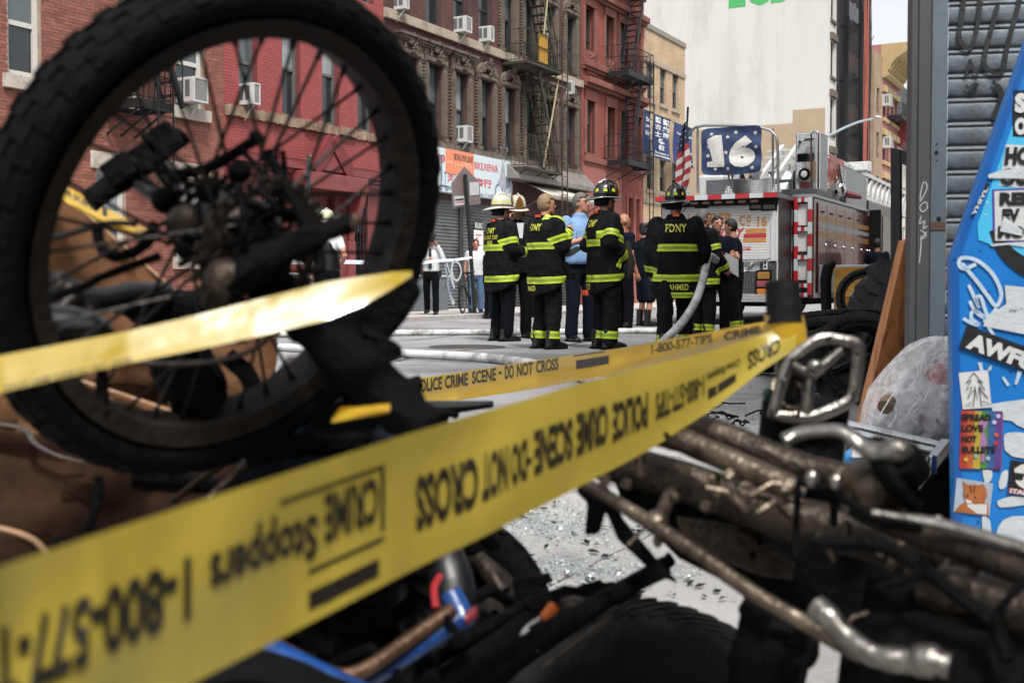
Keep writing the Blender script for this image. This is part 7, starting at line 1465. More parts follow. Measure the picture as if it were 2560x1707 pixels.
m_card = mat('brown_cardboard', '#5a3f2c', .9, spec=.1, var=.12, scale=5, bump=.25, bscale=14, dirt='#2f2016', dirt_amt=.3, dirt_scale=3, stretch=(1, 1, 1.6)); m_cardl = mat('cardboard_edge', '#8f7055', .85, var=.15, scale=20)
def tb(parent, name, pts, r, m, n=10, k=4, smooth=True, flat=1): 
    """Tube through (x, y, depth) photo points."""
    q = [tuple(P(*p)) for p in pts]; q = smooth_pts(q, k) if len(q) > 2 else q; rr = r if not isinstance(r, (list, tuple)) else [r[min(len(r) - 1, int(i * (len(r) - 1) / max(1, len(q) - 1) + .5))] for i in range(len(q))]
    return B().tube(q, rr, n, flat=flat, jit=.28 if m is m_blkp else (.07 if m is m_burn or m is m_burnl else 0)).build(name, m, parent, smooth=smooth)
# ------- the big wheel
C = P(590, 591, 1.2); _a, _b = .88, -.39
ax = Vector((math.sin(_a) * math.cos(_b), -math.cos(_a) * math.cos(_b), math.sin(_b))); e1 = ax.cross(Vector((0, 0, 1))).normalized(); e2 = e1.cross(ax).normalized()
bw = wthing('burnt_bicycle', 'upturned burnt fat-tyred bicycle wheel filling the foreground', 'bicycle', C + Vector((0, .1, -.45)))
R0, r0 = .274, .022
w = wheel(bw, C, e1, e2, R0, r0, m_tyre, m_rust, 0, hub=.03, n=72, knobs=46, rim_w=.027, rim_d=.016, kw=1.9, fl=1.45)
for k in range(36):
    a = 2 * math.pi * k / 36 + .06; sd = 1 if k % 2 else -1; off = .75 * (1 if (k // 2) % 2 else -1); p = C + (e1 * math.cos(a + off) + e2 * math.sin(a + off)) * .04 + ax * .035 * sd; q = C + (e1 * math.cos(a) + e2 * math.sin(a)) * (R0 - 2 * r0 - .013); B().tube([p, q], .0021, 6).build('spoke', m_steel, w); B().tube([q - (q - p).normalized() * .014, q], .0036, 6).build('nipple', m_steel, w)
B().lathe([(0, .055), (.012, .055), (.016, .04), (.036, .035), (.046, .02), (.046, -.02), (.036, -.035), (.016, -.04), (.012, -.06), (0, -.06)], C, ax, 24).build('hub_motor', m_burn, w, smooth=True)
b = B()
for k in range(30):
    a, c = 2 * math.pi * k / 30, 2 * math.pi * (k + .55) / 30; b.prism([C + ax * .045 + (e1 * math.cos(t) + e2 * math.sin(t)) * rr for t, rr in ((a, .082), (c, .082), (c, .07), (a, .07))], ax * .002)
b.lathe([(.064, .044), (.073, .044), (.073, .047), (.064, .047), (.064, .044)], C, ax, 30); b.build('brake_disc', m_rimg, w, fix=False)
B().lathe([(.018, .05), (.034, .05), (.034, .058), (.026, .06), (.026, .068), (.018, .068)], C, ax, 14).build('freewheel', m_blkp, w)
pk_ = P(463, 548, 1.14); B().ball(pk_, .018, .012, .015, 10, 8).build('axle_nut', m_burn, w, smooth=True); B().ball(P(562, 695, 1.12), .022, .015, .02, 10, 8).build('axle_cap', m_burn, w, smooth=True)
for x_, y_, r_ in ((410, 500, .014), (690, 470, .010), (640, 345, .008), (600, 430, .012), (470, 620, .014), (640, 560, .013), (520, 480, .012)): B().ball(P(x_, y_, 1.16), r_, r_ * .8, r_, 10, 8).build('melted_lump', m_blkp, w, smooth=True)
# swing arm, stays and struts round the hub
tb(bw, 'swing_arm', [(560, 600, 1.25), (680, 710, 1.24), (840, 860, 1.22), (980, 1000, 1.18), (1080, 1075, 1.16)], [.018, .024, .027, .027, .022], m_blkp, 12)
tb(bw, 'swing_arm', [(960, 720, 1.34), (910, 790, 1.33), (850, 850, 1.32), (800, 880, 1.3)], [.026, .032, .03, .028, .024], m_blkp, 12)
v = [P(x, y, 1.30) for x, y in ((1030, 690), (1052, 730), (1010, 800), (960, 860), (860, 830), (850, 740), (940, 690))]; B().prism(v, (0, .03, 0)).build('dropout_plate', m_blkp, bw, bevel=.006)
tb(bw, 'chain_stay', [(560, 720, 1.12), (640, 660, 1.13), (735, 612, 1.14), (880, 556, 1.16)], [.016, .018, .015, .010], m_blkp); B().ball(P(887, 556, 1.15), .006, .006, .009, 8, 6).build('white_cap', m_burnl, bw, smooth=True)
tb(bw, 'strut', [(668, 380, 1.18), (700, 440, 1.17), (790, 610, 1.15), (800, 680, 1.14)], .006, m_blkp); tb(bw, 'strut', [(560, 560, 1.16), (680, 600, 1.15), (770, 640, 1.15)], .009, m_blkp)
tb(bw, 'strut', [(420, 440, 1.17), (520, 420, 1.17), (640, 350, 1.18)], .006, m_blkp); tb(bw, 'hook_cable', [(245, 555, 1.16), (248, 610, 1.16), (280, 640, 1.15), (330, 632, 1.15), (372, 600, 1.15), (385, 560, 1.16)], .006, m_blkp)
tb(bw, 'cable', [(25, 605, 1.2), (150, 590, 1.18), (260, 560, 1.17), (340, 560, 1.16)], .0035, m_steel); tb(bw, 'cable', [(30, 770, 1.15), (200, 720, 1.15), (260, 690, 1.15), (400, 640, 1.15)], .0045, m_blkp); tb(bw, 'cable', [(200, 860, 1.12), (350, 905, 1.12), (520, 905, 1.12), (640, 870, 1.12), (700, 800, 1.12)], .003, m_steel)
tb(bw, 'cable', [(910, 830, 1.1), (985, 860, 1.09), (990, 890, 1.09), (960, 900, 1.09)], .003, m_blkp); tb(bw, 'hanging_cable', [(253, 900, 1.14), (256, 980, 1.14), (262, 1040, 1.14)], .006, m_blkp); tb(bw, 'hanging_cable', [(246, 1190, 1.14), (243, 1260, 1.14), (215, 1320, 1.14)], .005, m_blkp)
tb(bw, 'fork_leg', [(430, 850, 1.26), (480, 960, 1.27), (500, 1020, 1.28)], [.03, .034, .03], m_blkp)
random.seed(31); hw = B()
for i in range(34):
    a0 = random.random() * 6.28; r1 = random.uniform(.03, .085); p = C + (e1 * math.cos(a0) + e2 * math.sin(a0)) * r1 + ax * random.uniform(-.02, .06); a1_ = a0 + random.uniform(-1.6, 1.6); q = C + (e1 * math.cos(a1_) + e2 * math.sin(a1_)) * random.uniform(.02, .12) + ax * random.uniform(-.02, .06); hw.tube(smooth_pts([tuple(p), tuple(p.lerp(q, .5) + ax * random.uniform(-.01, .03) + e2 * random.uniform(-.02, .02)), tuple(q)], 3), random.uniform(.0015, .0045), 6)
for i in range(46):
    u = random.random(); p = P(600 + 440 * u + random.gauss(0, 34), 690 + 340 * u + random.gauss(0, 34), 1.22); hw.ball(p, random.uniform(.006, .02), .012, random.uniform(.006, .02), 6, 5)
stuff(hw.build('melted_wiring', m_blkp, bw, fix=False))
for k, rr_ in enumerate((.036, .044, .052)):
    b = B(); nt = 16 + k * 4
    for i in range(nt): t0_, t1_ = 2 * math.pi * i / nt, 2 * math.pi * (i + .5) / nt; b.prism([C + ax * (-.05 - .006 * k) + (e1 * math.cos(t) + e2 * math.sin(t)) * q_ for t, q_ in ((t0_, rr_ - .008), (t0_, rr_), (t1_, rr_), (t1_, rr_ - .008))], ax * .002)
    b.lathe([(rr_ - .014, 0), (rr_ - .006, 0), (rr_ - .006, .002), (rr_ - .014, .002)], C + ax * (-.05 - .006 * k), ax, 24); b.build('sprocket', m_rimg, w, fix=False)
# ------- black clamp arm and handlebar inside the wheel
ca = wthing('clamp_arm', 'black bike-rack arm with rubber straps seen inside the big wheel', 'bike rack', P(330, 600, 1.5))
tb(ca, 'arm', [(225, 505, 1.45), (330, 430, 1.48), (455, 338, 1.52)], [.014, .015, .014], m_blkp, 14)
for x, y in ((300, 425), (372, 388), (405, 350)): 
    p = P(x, y, 1.46); b = B().box(-.02, .02, -.01, .01, -.017, .017); M_ = Matrix.Translation(p) @ Matrix.Rotation(-R(34), 4, 'Y'); b.v = [tuple(M_ @ Vector(q)) for q in b.v]; b.build('strap_block', m_blkp, ca, bevel=.003)
tb(ca, 'brace', [(395, 400, 1.5), (430, 450, 1.5), (455, 480, 1.5)], [.012, .016, .012], m_frame); tb(ca, 'brace', [(330, 440, 1.48), (380, 480, 1.48), (400, 500, 1.47)], .012, m_frame)
hb_ = wthing('burnt_handlebar', 'black handlebar with grip, clamps and brake lever behind the wheel', 'handlebar', P(180, 740, 1.3))
tb(hb_, 'bar', [(-80, 722, 1.22), (60, 716, 1.25), (160, 722, 1.28), (240, 748, 1.3), (330, 735, 1.34), (420, 735, 1.38)], .014, m_frame, 12); tb(hb_, 'grip', [(-90, 724, 1.22), (90, 716, 1.25)], .02, m_blk, 12)
for x, y in ((108, 718), (150, 725), (175, 745)): B().ball(P(x, y, 1.25), .017, .017, .022, 10, 8).build('clamp', m_steel, hb_, smooth=True)
tb(hb_, 'brake_lever', [(180, 750, 1.22), (130, 790, 1.2), (60, 830, 1.2)], [.012, .008, .006], m_steel); B().ball(P(135, 835, 1.16), .062, .03, .03, 16, 10).build('mirror_shell', m_frame, hb_, smooth=True); tb(hb_, 'cable', [(225, 770, 1.2), (232, 815, 1.18), (220, 850, 1.17)], .003, m_steel); tb(hb_, 'stem', [(300, 745, 1.36), (420, 770, 1.4), (560, 790, 1.42), (700, 800, 1.42)], [.02, .026, .028, .02], m_blkp)
# ------- cardboard
m_card2 = mat('shaded_cardboard', '#3a281c', .9, spec=.08, var=.25, scale=5, bump=.25, bscale=14, dirt='#0d0906', dirt_amt=.5, dirt_scale=3)  # darker cardboard below the wheel: shade painted into base colour and black blotches
def sheet4(parent, name, c4, d4, m, bulge=.012, n=10, seed=0):
    q = [P(x, y, d) for (x, y), d in zip(c4, d4)]; rows = [[q[0].lerp(q[1], i / n).lerp(q[3].lerp(q[2], i / n), j / n) + Vector((0, -bulge * noise.noise((i * .35 + seed, j * .35, 1)) * 2 - bulge * .5 * abs(math.sin(i * .8 + j * .3)), 0)) for i in range(n + 1)] for j in range(n + 1)]
    o = B().sheet(rows).build(name, m, parent, smooth=True); k_ = o.modifiers.new('s', 'SOLIDIFY'); k_.thickness = .005; return o
cb1 = wthing('cardboard_box', 'big creased brown cardboard sheet behind the wheel', 'cardboard', P(250, 950, 1.75)); sheet4(cb1, 'panel', [(-40, 345), (105, 442), (120, 1090), (-40, 1090)], [1.78, 1.78, 1.7, 1.7], m_card, seed=1); sheet4(cb1, 'panel', [(105, 442), (520, 798), (500, 960), (115, 960)], [1.78, 1.8, 1.72, 1.7], m_card, .014, 14, seed=3)
tb(cb1, 'edge', [(105, 441, 1.775), (300, 609, 1.785), (520, 797, 1.797)], .0035, m_cardl, 6)
cb2 = wthing('cardboard_box', 'open cardboard carton with pale torn flap below the wheel hub', 'cardboard', P(300, 1300, 1.62)); sheet4(cb2, 'flap', [(60, 905), (440, 1032), (420, 1110), (40, 1100)], [1.6, 1.56, 1.52, 1.55], m_card, seed=5); tb(cb2, 'edge', [(60, 904, 1.597), (250, 968, 1.577), (440, 1031, 1.557)], .003, m_cardl, 6)
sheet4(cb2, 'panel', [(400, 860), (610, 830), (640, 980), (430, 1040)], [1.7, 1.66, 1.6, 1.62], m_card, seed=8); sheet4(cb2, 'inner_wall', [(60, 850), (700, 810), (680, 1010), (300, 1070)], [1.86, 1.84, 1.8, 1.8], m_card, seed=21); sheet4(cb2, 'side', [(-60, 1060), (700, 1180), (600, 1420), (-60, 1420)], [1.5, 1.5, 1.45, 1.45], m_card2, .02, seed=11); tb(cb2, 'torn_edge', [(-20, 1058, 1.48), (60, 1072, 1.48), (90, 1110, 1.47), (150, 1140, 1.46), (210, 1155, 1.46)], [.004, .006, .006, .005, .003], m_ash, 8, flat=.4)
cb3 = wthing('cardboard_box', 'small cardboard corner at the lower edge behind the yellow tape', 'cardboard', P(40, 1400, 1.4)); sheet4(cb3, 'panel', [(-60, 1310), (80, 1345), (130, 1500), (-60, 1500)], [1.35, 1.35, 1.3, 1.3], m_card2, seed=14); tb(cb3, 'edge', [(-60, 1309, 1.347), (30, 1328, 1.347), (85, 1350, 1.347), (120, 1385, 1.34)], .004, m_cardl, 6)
# ------- charred heap under the wheel (uncountable)
hd_ = B(); random.seed(11)
for i in range(90):
    x = random.uniform(420, 1150); y = random.uniform(1190 if x < 620 else 960, 1720); 
    if x > 1150 - (y - 960) * .1 and y < 1300: continue
    d = random.uniform(1.25, 1.6) + max(0, (1300 - y)) * .0006; p = P(x, y, d); q = p + Vector((random.uniform(-.16, .16), random.uniform(-.1, .1), random.uniform(-.09, .07))); hd_.tube([p, p.lerp(q, .5) + Vector((0, 0, random.uniform(-.02, .03))), q], random.uniform(.006, .022), 7)
rows = []
for j in range(16):
    y = 1.35 + .75 * j / 15; rows.append([(x, y, .03 + .42 * max(0, min(1, (.12 - x) / .35)) ** .7 * max(.1, 1 - abs(y - 1.75) / .75) * (1 + .35 * noise.noise((x * 7, y * 7, 0))) + .05 * noise.noise((x * 18, y * 18, 3))) for x in [-1.0 + 1.2 * i / 29 for i in range(30)]])
hd_.sheet(rows); stuff(tag(hd_.build('charred_heap', m_blkp, None, smooth=True, off=(0, 0, 0)), 'black charred scraps heaped under the big wheel', 'debris'))
cj = B(); rings = []
for i in range(22):
    u = i / 21; c = P(620 + 270 * u, 1120 - 190 * u, 1.45); rings.append([c + Vector((.6 * math.cos(a), .5 * math.sin(a), .8 * math.sin(a))) * (.028 + .045 * math.sin(math.pi * u) ** .7) * (1 + .45 * noise.noise((i * .6, math.cos(a) * 2.4, math.sin(a) * 2.4)) + .3 * noise.noise((i * 1.7, math.cos(a) * 6, math.sin(a) * 6))) for a in [2 * math.pi * k / 20 for k in range(20)]])
tag(cj.loft(rings).build('ash_covered_foam', m_ash, None, smooth=True, off=(0, 0, 0)), 'lumpy ash grey burnt foam under the wheel', 'burnt foam')
cj = B(); rings = []
for i in range(22):
    u = i / 21; c = P(640 + 330 * u, 1190 - 90 * u, 1.38); rings.append([c + Vector((.6 * math.cos(a), .5 * math.sin(a), .8 * math.sin(a))) * (.03 + .035 * math.sin(math.pi * u)) * (1 + .5 * noise.noise((i * .6 + 9, math.cos(a) * 2.4, math.sin(a) * 2.4))) for a in [2 * math.pi * k / 18 for k in range(18)]])
tag(cj.loft(rings).build('scorched_cloth', mat('blue_black_cloth', '#12161c', .9, spec=.1, var=.5, scale=20, bump=.6, dirt='#2f3a45', dirt_amt=.3, dirt_scale=14), None, smooth=True, off=(0, 0, 0)), 'scorched blue black cloth just above the big yellow tape', 'cloth')
for pts, lb in (([(430, 1255, 1.3), (500, 1200, 1.32), (560, 1160, 1.33)], 'thin pale stick poking from under the wheel, left one'), ([(520, 1245, 1.28), (580, 1190, 1.3), (640, 1150, 1.32)], 'thin pale stick poking from under the wheel, brighter one')): tag(B().tube([P(*q) for q in pts], .004, 6).build('stick', m_burnl, None, off=(0, 0, 0)), lb, 'stick')
# ------- the yellow tapes
def tapemat(name, col, rough=.3, coat=.3, bump=.14):
    m = mat(name, col, rough, var=.06, scale=4, bump=bump, bscale=9, coat=coat, spec=.5 + coat * .4, rvar=.08); N = m.node_tree.nodes; L = m.node_tree.links
    t = N.new('ShaderNodeBsdfTranslucent'); t.inputs['Color'].default_value = (*lin(col), 1); x = N.new('ShaderNodeMixShader'); x.inputs[0].default_value = .35
    L.new(N['Principled BSDF'].outputs[0], x.inputs[1]); L.new(t.outputs[0], x.inputs[2]); L.new(x.outputs[0], N['Material Output'].inputs['Surface']); return m
m_tp = tapemat('yellow_tape', '#a8963e'); m_tp3 = tapemat('bright_yellow_tape', '#cfaa34'); m_tink = mat('tape_ink', '#141208', .5, var=.2, scale=20)
class Tape:
    def __init__(s, st_, tilt=0., wav=.006, seed=0): s.st = st_; s.tilt = tilt; s.wav = wav; s.seed = seed
    def pt(s, x, v, off=0.):
        S = s.st
        for i in range(len(S) - 1):
            if x <= S[i + 1][0] or i == len(S) - 2: break
        a, c = S[i], S[i + 1]; t = max(-.5, min(1.5, (x - a[0]) / (c[0] - a[0]))); t2 = t
        top, bot = a[1] + (c[1] - a[1]) * t2, a[2] + (c[2] - a[2]) * t2; di = 1 / (1 / a[3] + (1 / c[3] - 1 / a[3]) * t)
        tilt = s.tilt(x) if callable(s.tilt) else s.tilt
        dd = di + tilt * (.5 - v) + s.wav * math.sin(v * 5 + x * .006 + s.seed) + s.wav * .7 * math.sin(x * .017 + v * 2) + s.wav * .5 * noise.noise((x * .012, v * 3, s.seed)) + s.wav * .9 * abs(noise.noise((x * .02 + v * 1.5, v * 1.4 - x * .004, s.seed + 3))) ; return P(x, top + (bot - top) * v, dd - off)
    def build(s, label, m, n=90, k=10):
        x0, x1 = s.st[0][0], s.st[-1][0]; c = s.pt((x0 + x1) / 2, .5); s.o = wthing('caution_tape', label, 'tape', c, None); B().sheet([[s.pt(x0 + (x1 - x0) * i / n, j / k) for j in range(k + 1)] for i in range(n + 1)]).build('strip', m, s.o, smooth=True); return s
    def text(s, body, xa, xb, va, vb, flip=False, bold=.02, m=None, off=.0025):
        """Prints words between photo columns xa and xb; flip = the strip hangs upside down."""
        v, f = cut2d(*fit2d(body, 1, 1, bold), .03); v, f = cut2d([(y, x) for x, y in v], f, .12); v = [(y, x) for x, y in v]; pts = []
        for x, y in v:
            u = .5 + x; w = .5 - y
            if flip: u, w = 1 - u, 1 - w
            pts.append(s.pt(xa + (xb - xa) * u, va + (vb - va) * w, off))
        b = B(); b.add(pts, f); return b.build('lettering', m or m_tink, s.o, fix=False)
    def bar(s, xa, xb, va, vb, off=.0012, m=None, n=6): return B().sheet([[s.pt(xa + (xb - xa) * i / n, va + (vb - va) * j / 2, off) for j in range(3)] for i in range(n + 1)]).build('printed_bar', m or m_tink, s.o, fix=False)
t2 = Tape([(-120, 1452, 2015, .50), (0, 1414, 1957, .545), (320, 1310, 1790, .625), (640, 1206, 1627, .72), (1039, 1078, 1420, .90), (1200, 1032, 1345, .985), (1437, 962, 1222, 1.13), (1628, 912, 1122, 1.29), (1788, 876, 1018, 1.43), (1900, 838, 930, 1.52), (1990, 805, 872, 1.53)], tilt=lambda x: .05 * max(0, min(1, (x - 900) / 600)), wav=.0045).build('big yellow police tape hanging upside down across the foreground', m_tp)
t2.text('1-800-577-TIPS', -140, 478, .28, .64, True, .04); t2.text('Stoppers', 525, 795, .24, .60, True, .035); t2.text('CRIME', 812, 946, .22, .54, True, .035); t2.bar(772, 948, .80, .92); t2.bar(700, 962, .16, .185); t2.bar(952, 962, .185, .62); t2.bar(770, 960, .66, .69)
t2.text('CROSS', 1040, 1196, .33, .74, True, .04); t2.text('NOT', 1206, 1270, .33, .72, True, .04); t2.text('DO', 1278, 1318, .34, .70, True, .04); t2.bar(1318, 1330, .52, .58); t2.text('SCENE', 1336, 1432, .30, .70, True, .04); t2.text('CRIME', 1442, 1520, .28, .70, True, .04); t2.text('POLICE', 1532, 1620, .30, .72, True, .04); t2.text('1-800-577-TIPS', 1640, 1760, .35, .7, True, .03); t2.bar(1770, 1840, .62, .8); t2.text('Crime Stoppers', 1768, 1850, .3, .5, True, .02); t2.text('CROSS', 1870, 1950, .3, .75, True, .03)
t3 = Tape([(1020, 950, 1022, 4.35), (1048, 945, 1016, 4.2), (1150, 930, 1000, 3.9), (1350, 899, 970, 3.2), (1564, 868, 930, 2.5), (1788, 826, 880, 1.9), (1900, 806, 850, 1.66), (1985, 792, 838, 1.57)], tilt=.02, wav=.01, seed=4).build('yellow police tape running back towards the road with upright lettering', m_tp3)
t3.text('POLICE', 1040, 1105, .05, .52, bold=.03); t3.text('CRIME', 1112, 1170, .05, .52, bold=.03); t3.text('SCENE', 1180, 1240, .04, .5, bold=.03); t3.bar(1246, 1254, .2, .3); t3.text('DO', 1262, 1284, .03, .5, bold=.03); t3.text('NOT', 1292, 1332, .03, .48, bold=.03); t3.text('CROSS', 1340, 1396, .02, .46, bold=.03); t3.bar(1440, 1522, .22, .55, off=.003); t3.bar(1434, 1512, .02, .07, off=.003); t3.text('1-800-577-TIPS', 1628, 1780, .1, .5, bold=.03); t3.text('CRIME', 1810, 1900, .15, .6, bold=.03)
t1 = Tape([(-80, 905, 1002, .90), (0, 889, 982, .925), (319, 828, 908, 1.0), (500, 786, 872, 1.035), (638, 750, 842, 1.06), (819, 704, 800, 1.09), (915, 690, 760, 1.105), (980, 680, 722, 1.115), (1030, 677, 690, 1.12)], tilt=.019, wav=.0007, seed=2).build('twisted yellow tape crossing the big wheel with white glare', tapemat('glossy_yellow_tape', '#b89f38', .3, 1., .05))
t1.text('POLICE CRIME SCENE DO NOT CROSS', 10, 330, .82, .93, False, .02)
t0 = Tape([(108, 438, 462, 1.70), (180, 474, 516, 1.66), (250, 512, 556, 1.62), (310, 545, 580, 1.58), (345, 562, 592, 1.55), (378, 578, 602, 1.53)], tilt=.05, wav=.012, seed=6).build('short twisted yellow tape lying along the cardboard edge', m_tp3, n=50); t0.text('CRIME SCENE', 125, 240, .15, .5, False, .03); t0.bar(256, 268, 0, 1)
t4 = Tape([(828, 1050, 1056, 1.1), (850, 1018, 1054, 1.1), (900, 1016, 1044, 1.09), (950, 1010, 1036, 1.08), (975, 1008, 1030, 1.08)], wav=.01, seed=8).build('scrap of yellow tape lying in the charred heap', m_tp3, n=24)
# ------- burnt scooter at the right
sc = wthing('burnt_scooter', 'burnt brown scooter frame with brake levers lying across the lower foreground', 'scooter', P(1950, 1500, 1.35))
tb(sc, 'top_tube', [(1640, 1070, 1.5), (1745, 1072, 1.46), (1850, 1110, 1.43), (1990, 1165, 1.4), (2150, 1205, 1.36), (2230, 1255, 1.33)], [.014, .02, .02, .018, .016], m_burn, 14)
tb(sc, 'side_tube', [(1600, 1085, 1.36), (1680, 1092, 1.34), (1820, 1150, 1.3), (1960, 1212, 1.26), (2010, 1235, 1.25)], [.013, .015, .015, .014], m_burnl, 14)
tb(sc, 'main_tube', [(1480, 1150, 1.42), (1622, 1180, 1.4), (1800, 1235, 1.37), (1990, 1300, 1.33), (2200, 1345, 1.28), (2420, 1400, 1.22), (2640, 1480, 1.18)], [.022, .026, .028, .028, .024], m_burn, 16)
tb(sc, 'lower_rail', [(1465, 1210, 1.3), (1600, 1290, 1.26), (1760, 1395, 1.2), (1880, 1480, 1.16), (2020, 1560, 1.12), (2160, 1640, 1.08)], [.008, .0085, .0085, .009], m_burnl, 12)
tb(sc, 'handlebar', [(2120, 1250, 1.2), (2230, 1310, 1.15), (2400, 1370, 1.08), (2660, 1470, 1.0)], [.014, .013, .013], m_burn, 12); tb(sc, 'bright_rod', [(2180, 1280, 1.1), (2340, 1308, 1.08), (2480, 1345, 1.05), (2660, 1410, 1.02)], [.004, .006, .007], m_silv, 8)
B().ball(P(2185, 1225, 1.2), .038, .04, .036, 16, 12).build('lamp_housing', m_burnl, sc, smooth=True); B().lathe([(.036, 0), (.042, .004), (.044, .012), (.038, .02)], P(2215, 1195, 1.18), (.7, -.3, .5), 18).build('lamp_ring', m_blkp, sc, smooth=True)
tb(sc, 'brake_lever', [(1962, 1100, 1.2), (2000, 1082, 1.2), (2060, 1075, 1.19), (2110, 1080, 1.18), (2150, 1110, 1.17), (2190, 1130, 1.16), (2240, 1125, 1.15)], [.011, .010, .0095, .010, .012, .014, .016], m_silv, 14, flat=.7)
B().ball(P(2243, 1128, 1.15), .018, .014, .014, 14, 10).build('lever_pivot', m_silv, sc, smooth=True); tb(sc, 'lever_clamp', [(2250, 1150, 1.15), (2290, 1190, 1.16)], [.022, .018], m_blkp)
tb(sc, 'brake_lever', [(2040, 1515, 1.08), (2070, 1540, 1.07), (2110, 1585, 1.06), (2180, 1635, 1.04), (2260, 1650, 1.03), (2320, 1650, 1.02), (2375, 1665, 1.01)], [.012, .012, .011, .011, .013, .016, .012], m_silv, 14)
B().ball(P(2058, 1528, 1.07), .010, .01, .008, 10, 8).build('lever_bolt', m_silv, sc, smooth=True)
v = [P(x, y, 1.36) for x, y in ((1690, 1290), (1760, 1300), (1850, 1320), (1990, 1400), (1985, 1450), (1900, 1440), (1800, 1400), (1700, 1330))]; pl_ = B().prism(v, (0, .01, 0)).build('bracket_plate', m_burn, sc, bevel=.003)
for x, y in ((1898, 1351), (1882, 1386)): B().lathe([(0, 0), (.004, 0), (.004, .004)], P(x, y, 1.352), (0, -1, 0), 10).build('hole', m_blkp, pl_)
tb(sc, 'cross_brace', [(1690, 1205, 1.38), (1660, 1270, 1.34), (1640, 1320, 1.28)], .009, m_burnl); B().ball(P(1640, 1305, 1.25), .014, .012, .014, 10, 8).build('weld_lump', m_burnl, sc, smooth=True)
for pts, r in (([(1995, 1215, 1.22), (1990, 1330, 1.2), (1988, 1400, 1.18)], .004), ([(2085, 1240, 1.2), (2085, 1310, 1.18)], .005), ([(1990, 1200, 1.2), (2080, 1230, 1.18), (2200, 1300, 1.12), (2300, 1320, 1.08)], .005), ([(2020, 1360, 1.1), (2140, 1355, 1.09), (2240, 1380, 1.07), (2370, 1470, 1.04), (2480, 1560, 1.02), (2520, 1650, 1.0)], .007), ([(2200, 1470, 1.06), (2300, 1430, 1.05), (2310, 1400, 1.05)], .004), ([(2490, 1560, 1.0), (2510, 1510, 1.0), (2570, 1440, 1.0)], .004), ([(2030, 1230, 1.2), (2150, 1262, 1.18), (2260, 1320, 1.14), (2420, 1350, 1.1), (2600, 1400, 1.06)], .006)): tb(sc, 'cable', pts, r, m_blkp, 7)
for x, y in ((2030, 1197), (2090, 1205), (2345, 1310), (2118, 1262)): B().ball(P(x, y, 1.17), .008, .007, .010, 8, 6).build('bolt', m_silv, sc, smooth=True)
v = [P(x, y, 1.34) for x, y in ((1455, 1200), (1520, 1215), (1560, 1300), (1640, 1395), (1700, 1460), (1640, 1440), (1545, 1350), (1515, 1280), (1500, 1335), (1462, 1340), (1470, 1260), (1440, 1230))]; B().prism(v, (0, .012, 0)).build('melted_skirt', m_blkp, sc, bevel=.004)
v = [P(x, y, 1.40) for x, y in ((1530, 1180), (1700, 1230), (2000, 1350), (2320, 1420), (2350, 1560), (2100, 1600), (1900, 1500), (1700, 1400), (1560, 1260))]; B().prism(v, (0, .06, 0)).build('burnt_shell', m_blkp, sc, bevel=.01)
tb(sc, 'seat_tube', [(2160, 1560, 1.22), (2350, 1600, 1.2), (2620, 1690, 1.15)], [.05, .06, .06], m_blkp, 12); tb(sc, 'tail', [(2300, 1480, 1.15), (2440, 1500, 1.12), (2600, 1560, 1.08)], [.02, .03, .03], m_burn, 12); tb(sc, 'stand', [(1960, 1530, 1.24), (1930, 1640, 1.24), (1900, 1760, 1.24)], [.045, .042, .04], m_blkp, 12); tb(sc, 'hook', [(2030, 1590, 1.2), (2025, 1640, 1.18), (2000, 1655, 1.18), (1975, 1630, 1.18)], .008, m_blkp)
tb(sc, 'tail_shell', [(2180, 1680, 1.15), (2330, 1720, 1.1), (2600, 1780, 1.05)], [.06, .07, .07], m_blkp)
# upright bar with tape wound round it, motor drum and pedal
gb = wthing('upright_handlebar', 'upright black handlebar grip with yellow tape wound round it', 'handlebar', P(1960, 1150, 1.56))
tb(gb, 'grip', [(1956, 708, 1.57), (1962, 810, 1.56)], [.0235, .0245], m_blk, 18); B().ball(P(1956, 709, 1.57), .0232, .0232, .006, 16, 6).build('grip_end', m_blk, gb, smooth=True); tb(gb, 'bar', [(1962, 805, 1.57), (1968, 900, 1.57), (1975, 1000, 1.57)], .017, m_frame, 14)
b = B()
for i, (y, r) in enumerate(((792, .0265), (803, .027), (818, .0275), (836, .028), (852, .0275), (866, .027))): pass
for z0, z1, r, ph in ((786, 828, .0268, 0), (812, 858, .0282, .8), (836, 876, .0275, 1.7)):
    ca_, cb_ = P(1960, z0, 1.565), P(1966, z1, 1.565); rows = [[], []]
    for k in range(29): a = 2 * math.pi * k / 28 + ph; o_ = Vector((math.cos(a) * r, math.sin(a) * r, .004 * math.sin(a + ph))); rows[0].append(ca_ + o_ * (1 + .04 * math.sin(3 * a))); rows[1].append(cb_ + o_ * (1 + .05 * math.sin(2 * a + 1)))
    b.sheet(rows)
b.build('wound_tape', m_tp3, gb, smooth=True)
pd = wthing('pedal', 'scratched silver platform pedal standing up on the black motor', 'pedal', P(1990, 1080, 1.5)); q = lambda x, y, d=1.5: (1750 + x / 3.136, 750 + y / 3.136, d)
outl = [(575, 900), (640, 660), (700, 490), (820, 380), (960, 305), (1120, 320), (1235, 350), (1245, 440), (1225, 620), (1190, 770), (1060, 850), (880, 915), (700, 915)]
pts = [tuple(P(*q(x, y))) for x, y in outl]; pp_ = smooth_pts(pts + [pts[0]], 3)[:-1]; B().tube(pp_, .0068, 10, True, flat=1.25).build('cage', m_silv, pd, smooth=True); pts2 = [Vector(p) + Vector((.012, .03, -.004)) for p in pp_]; B().tube(pts2, .0055, 8, True).build('cage', m_blkp, pd, smooth=True)
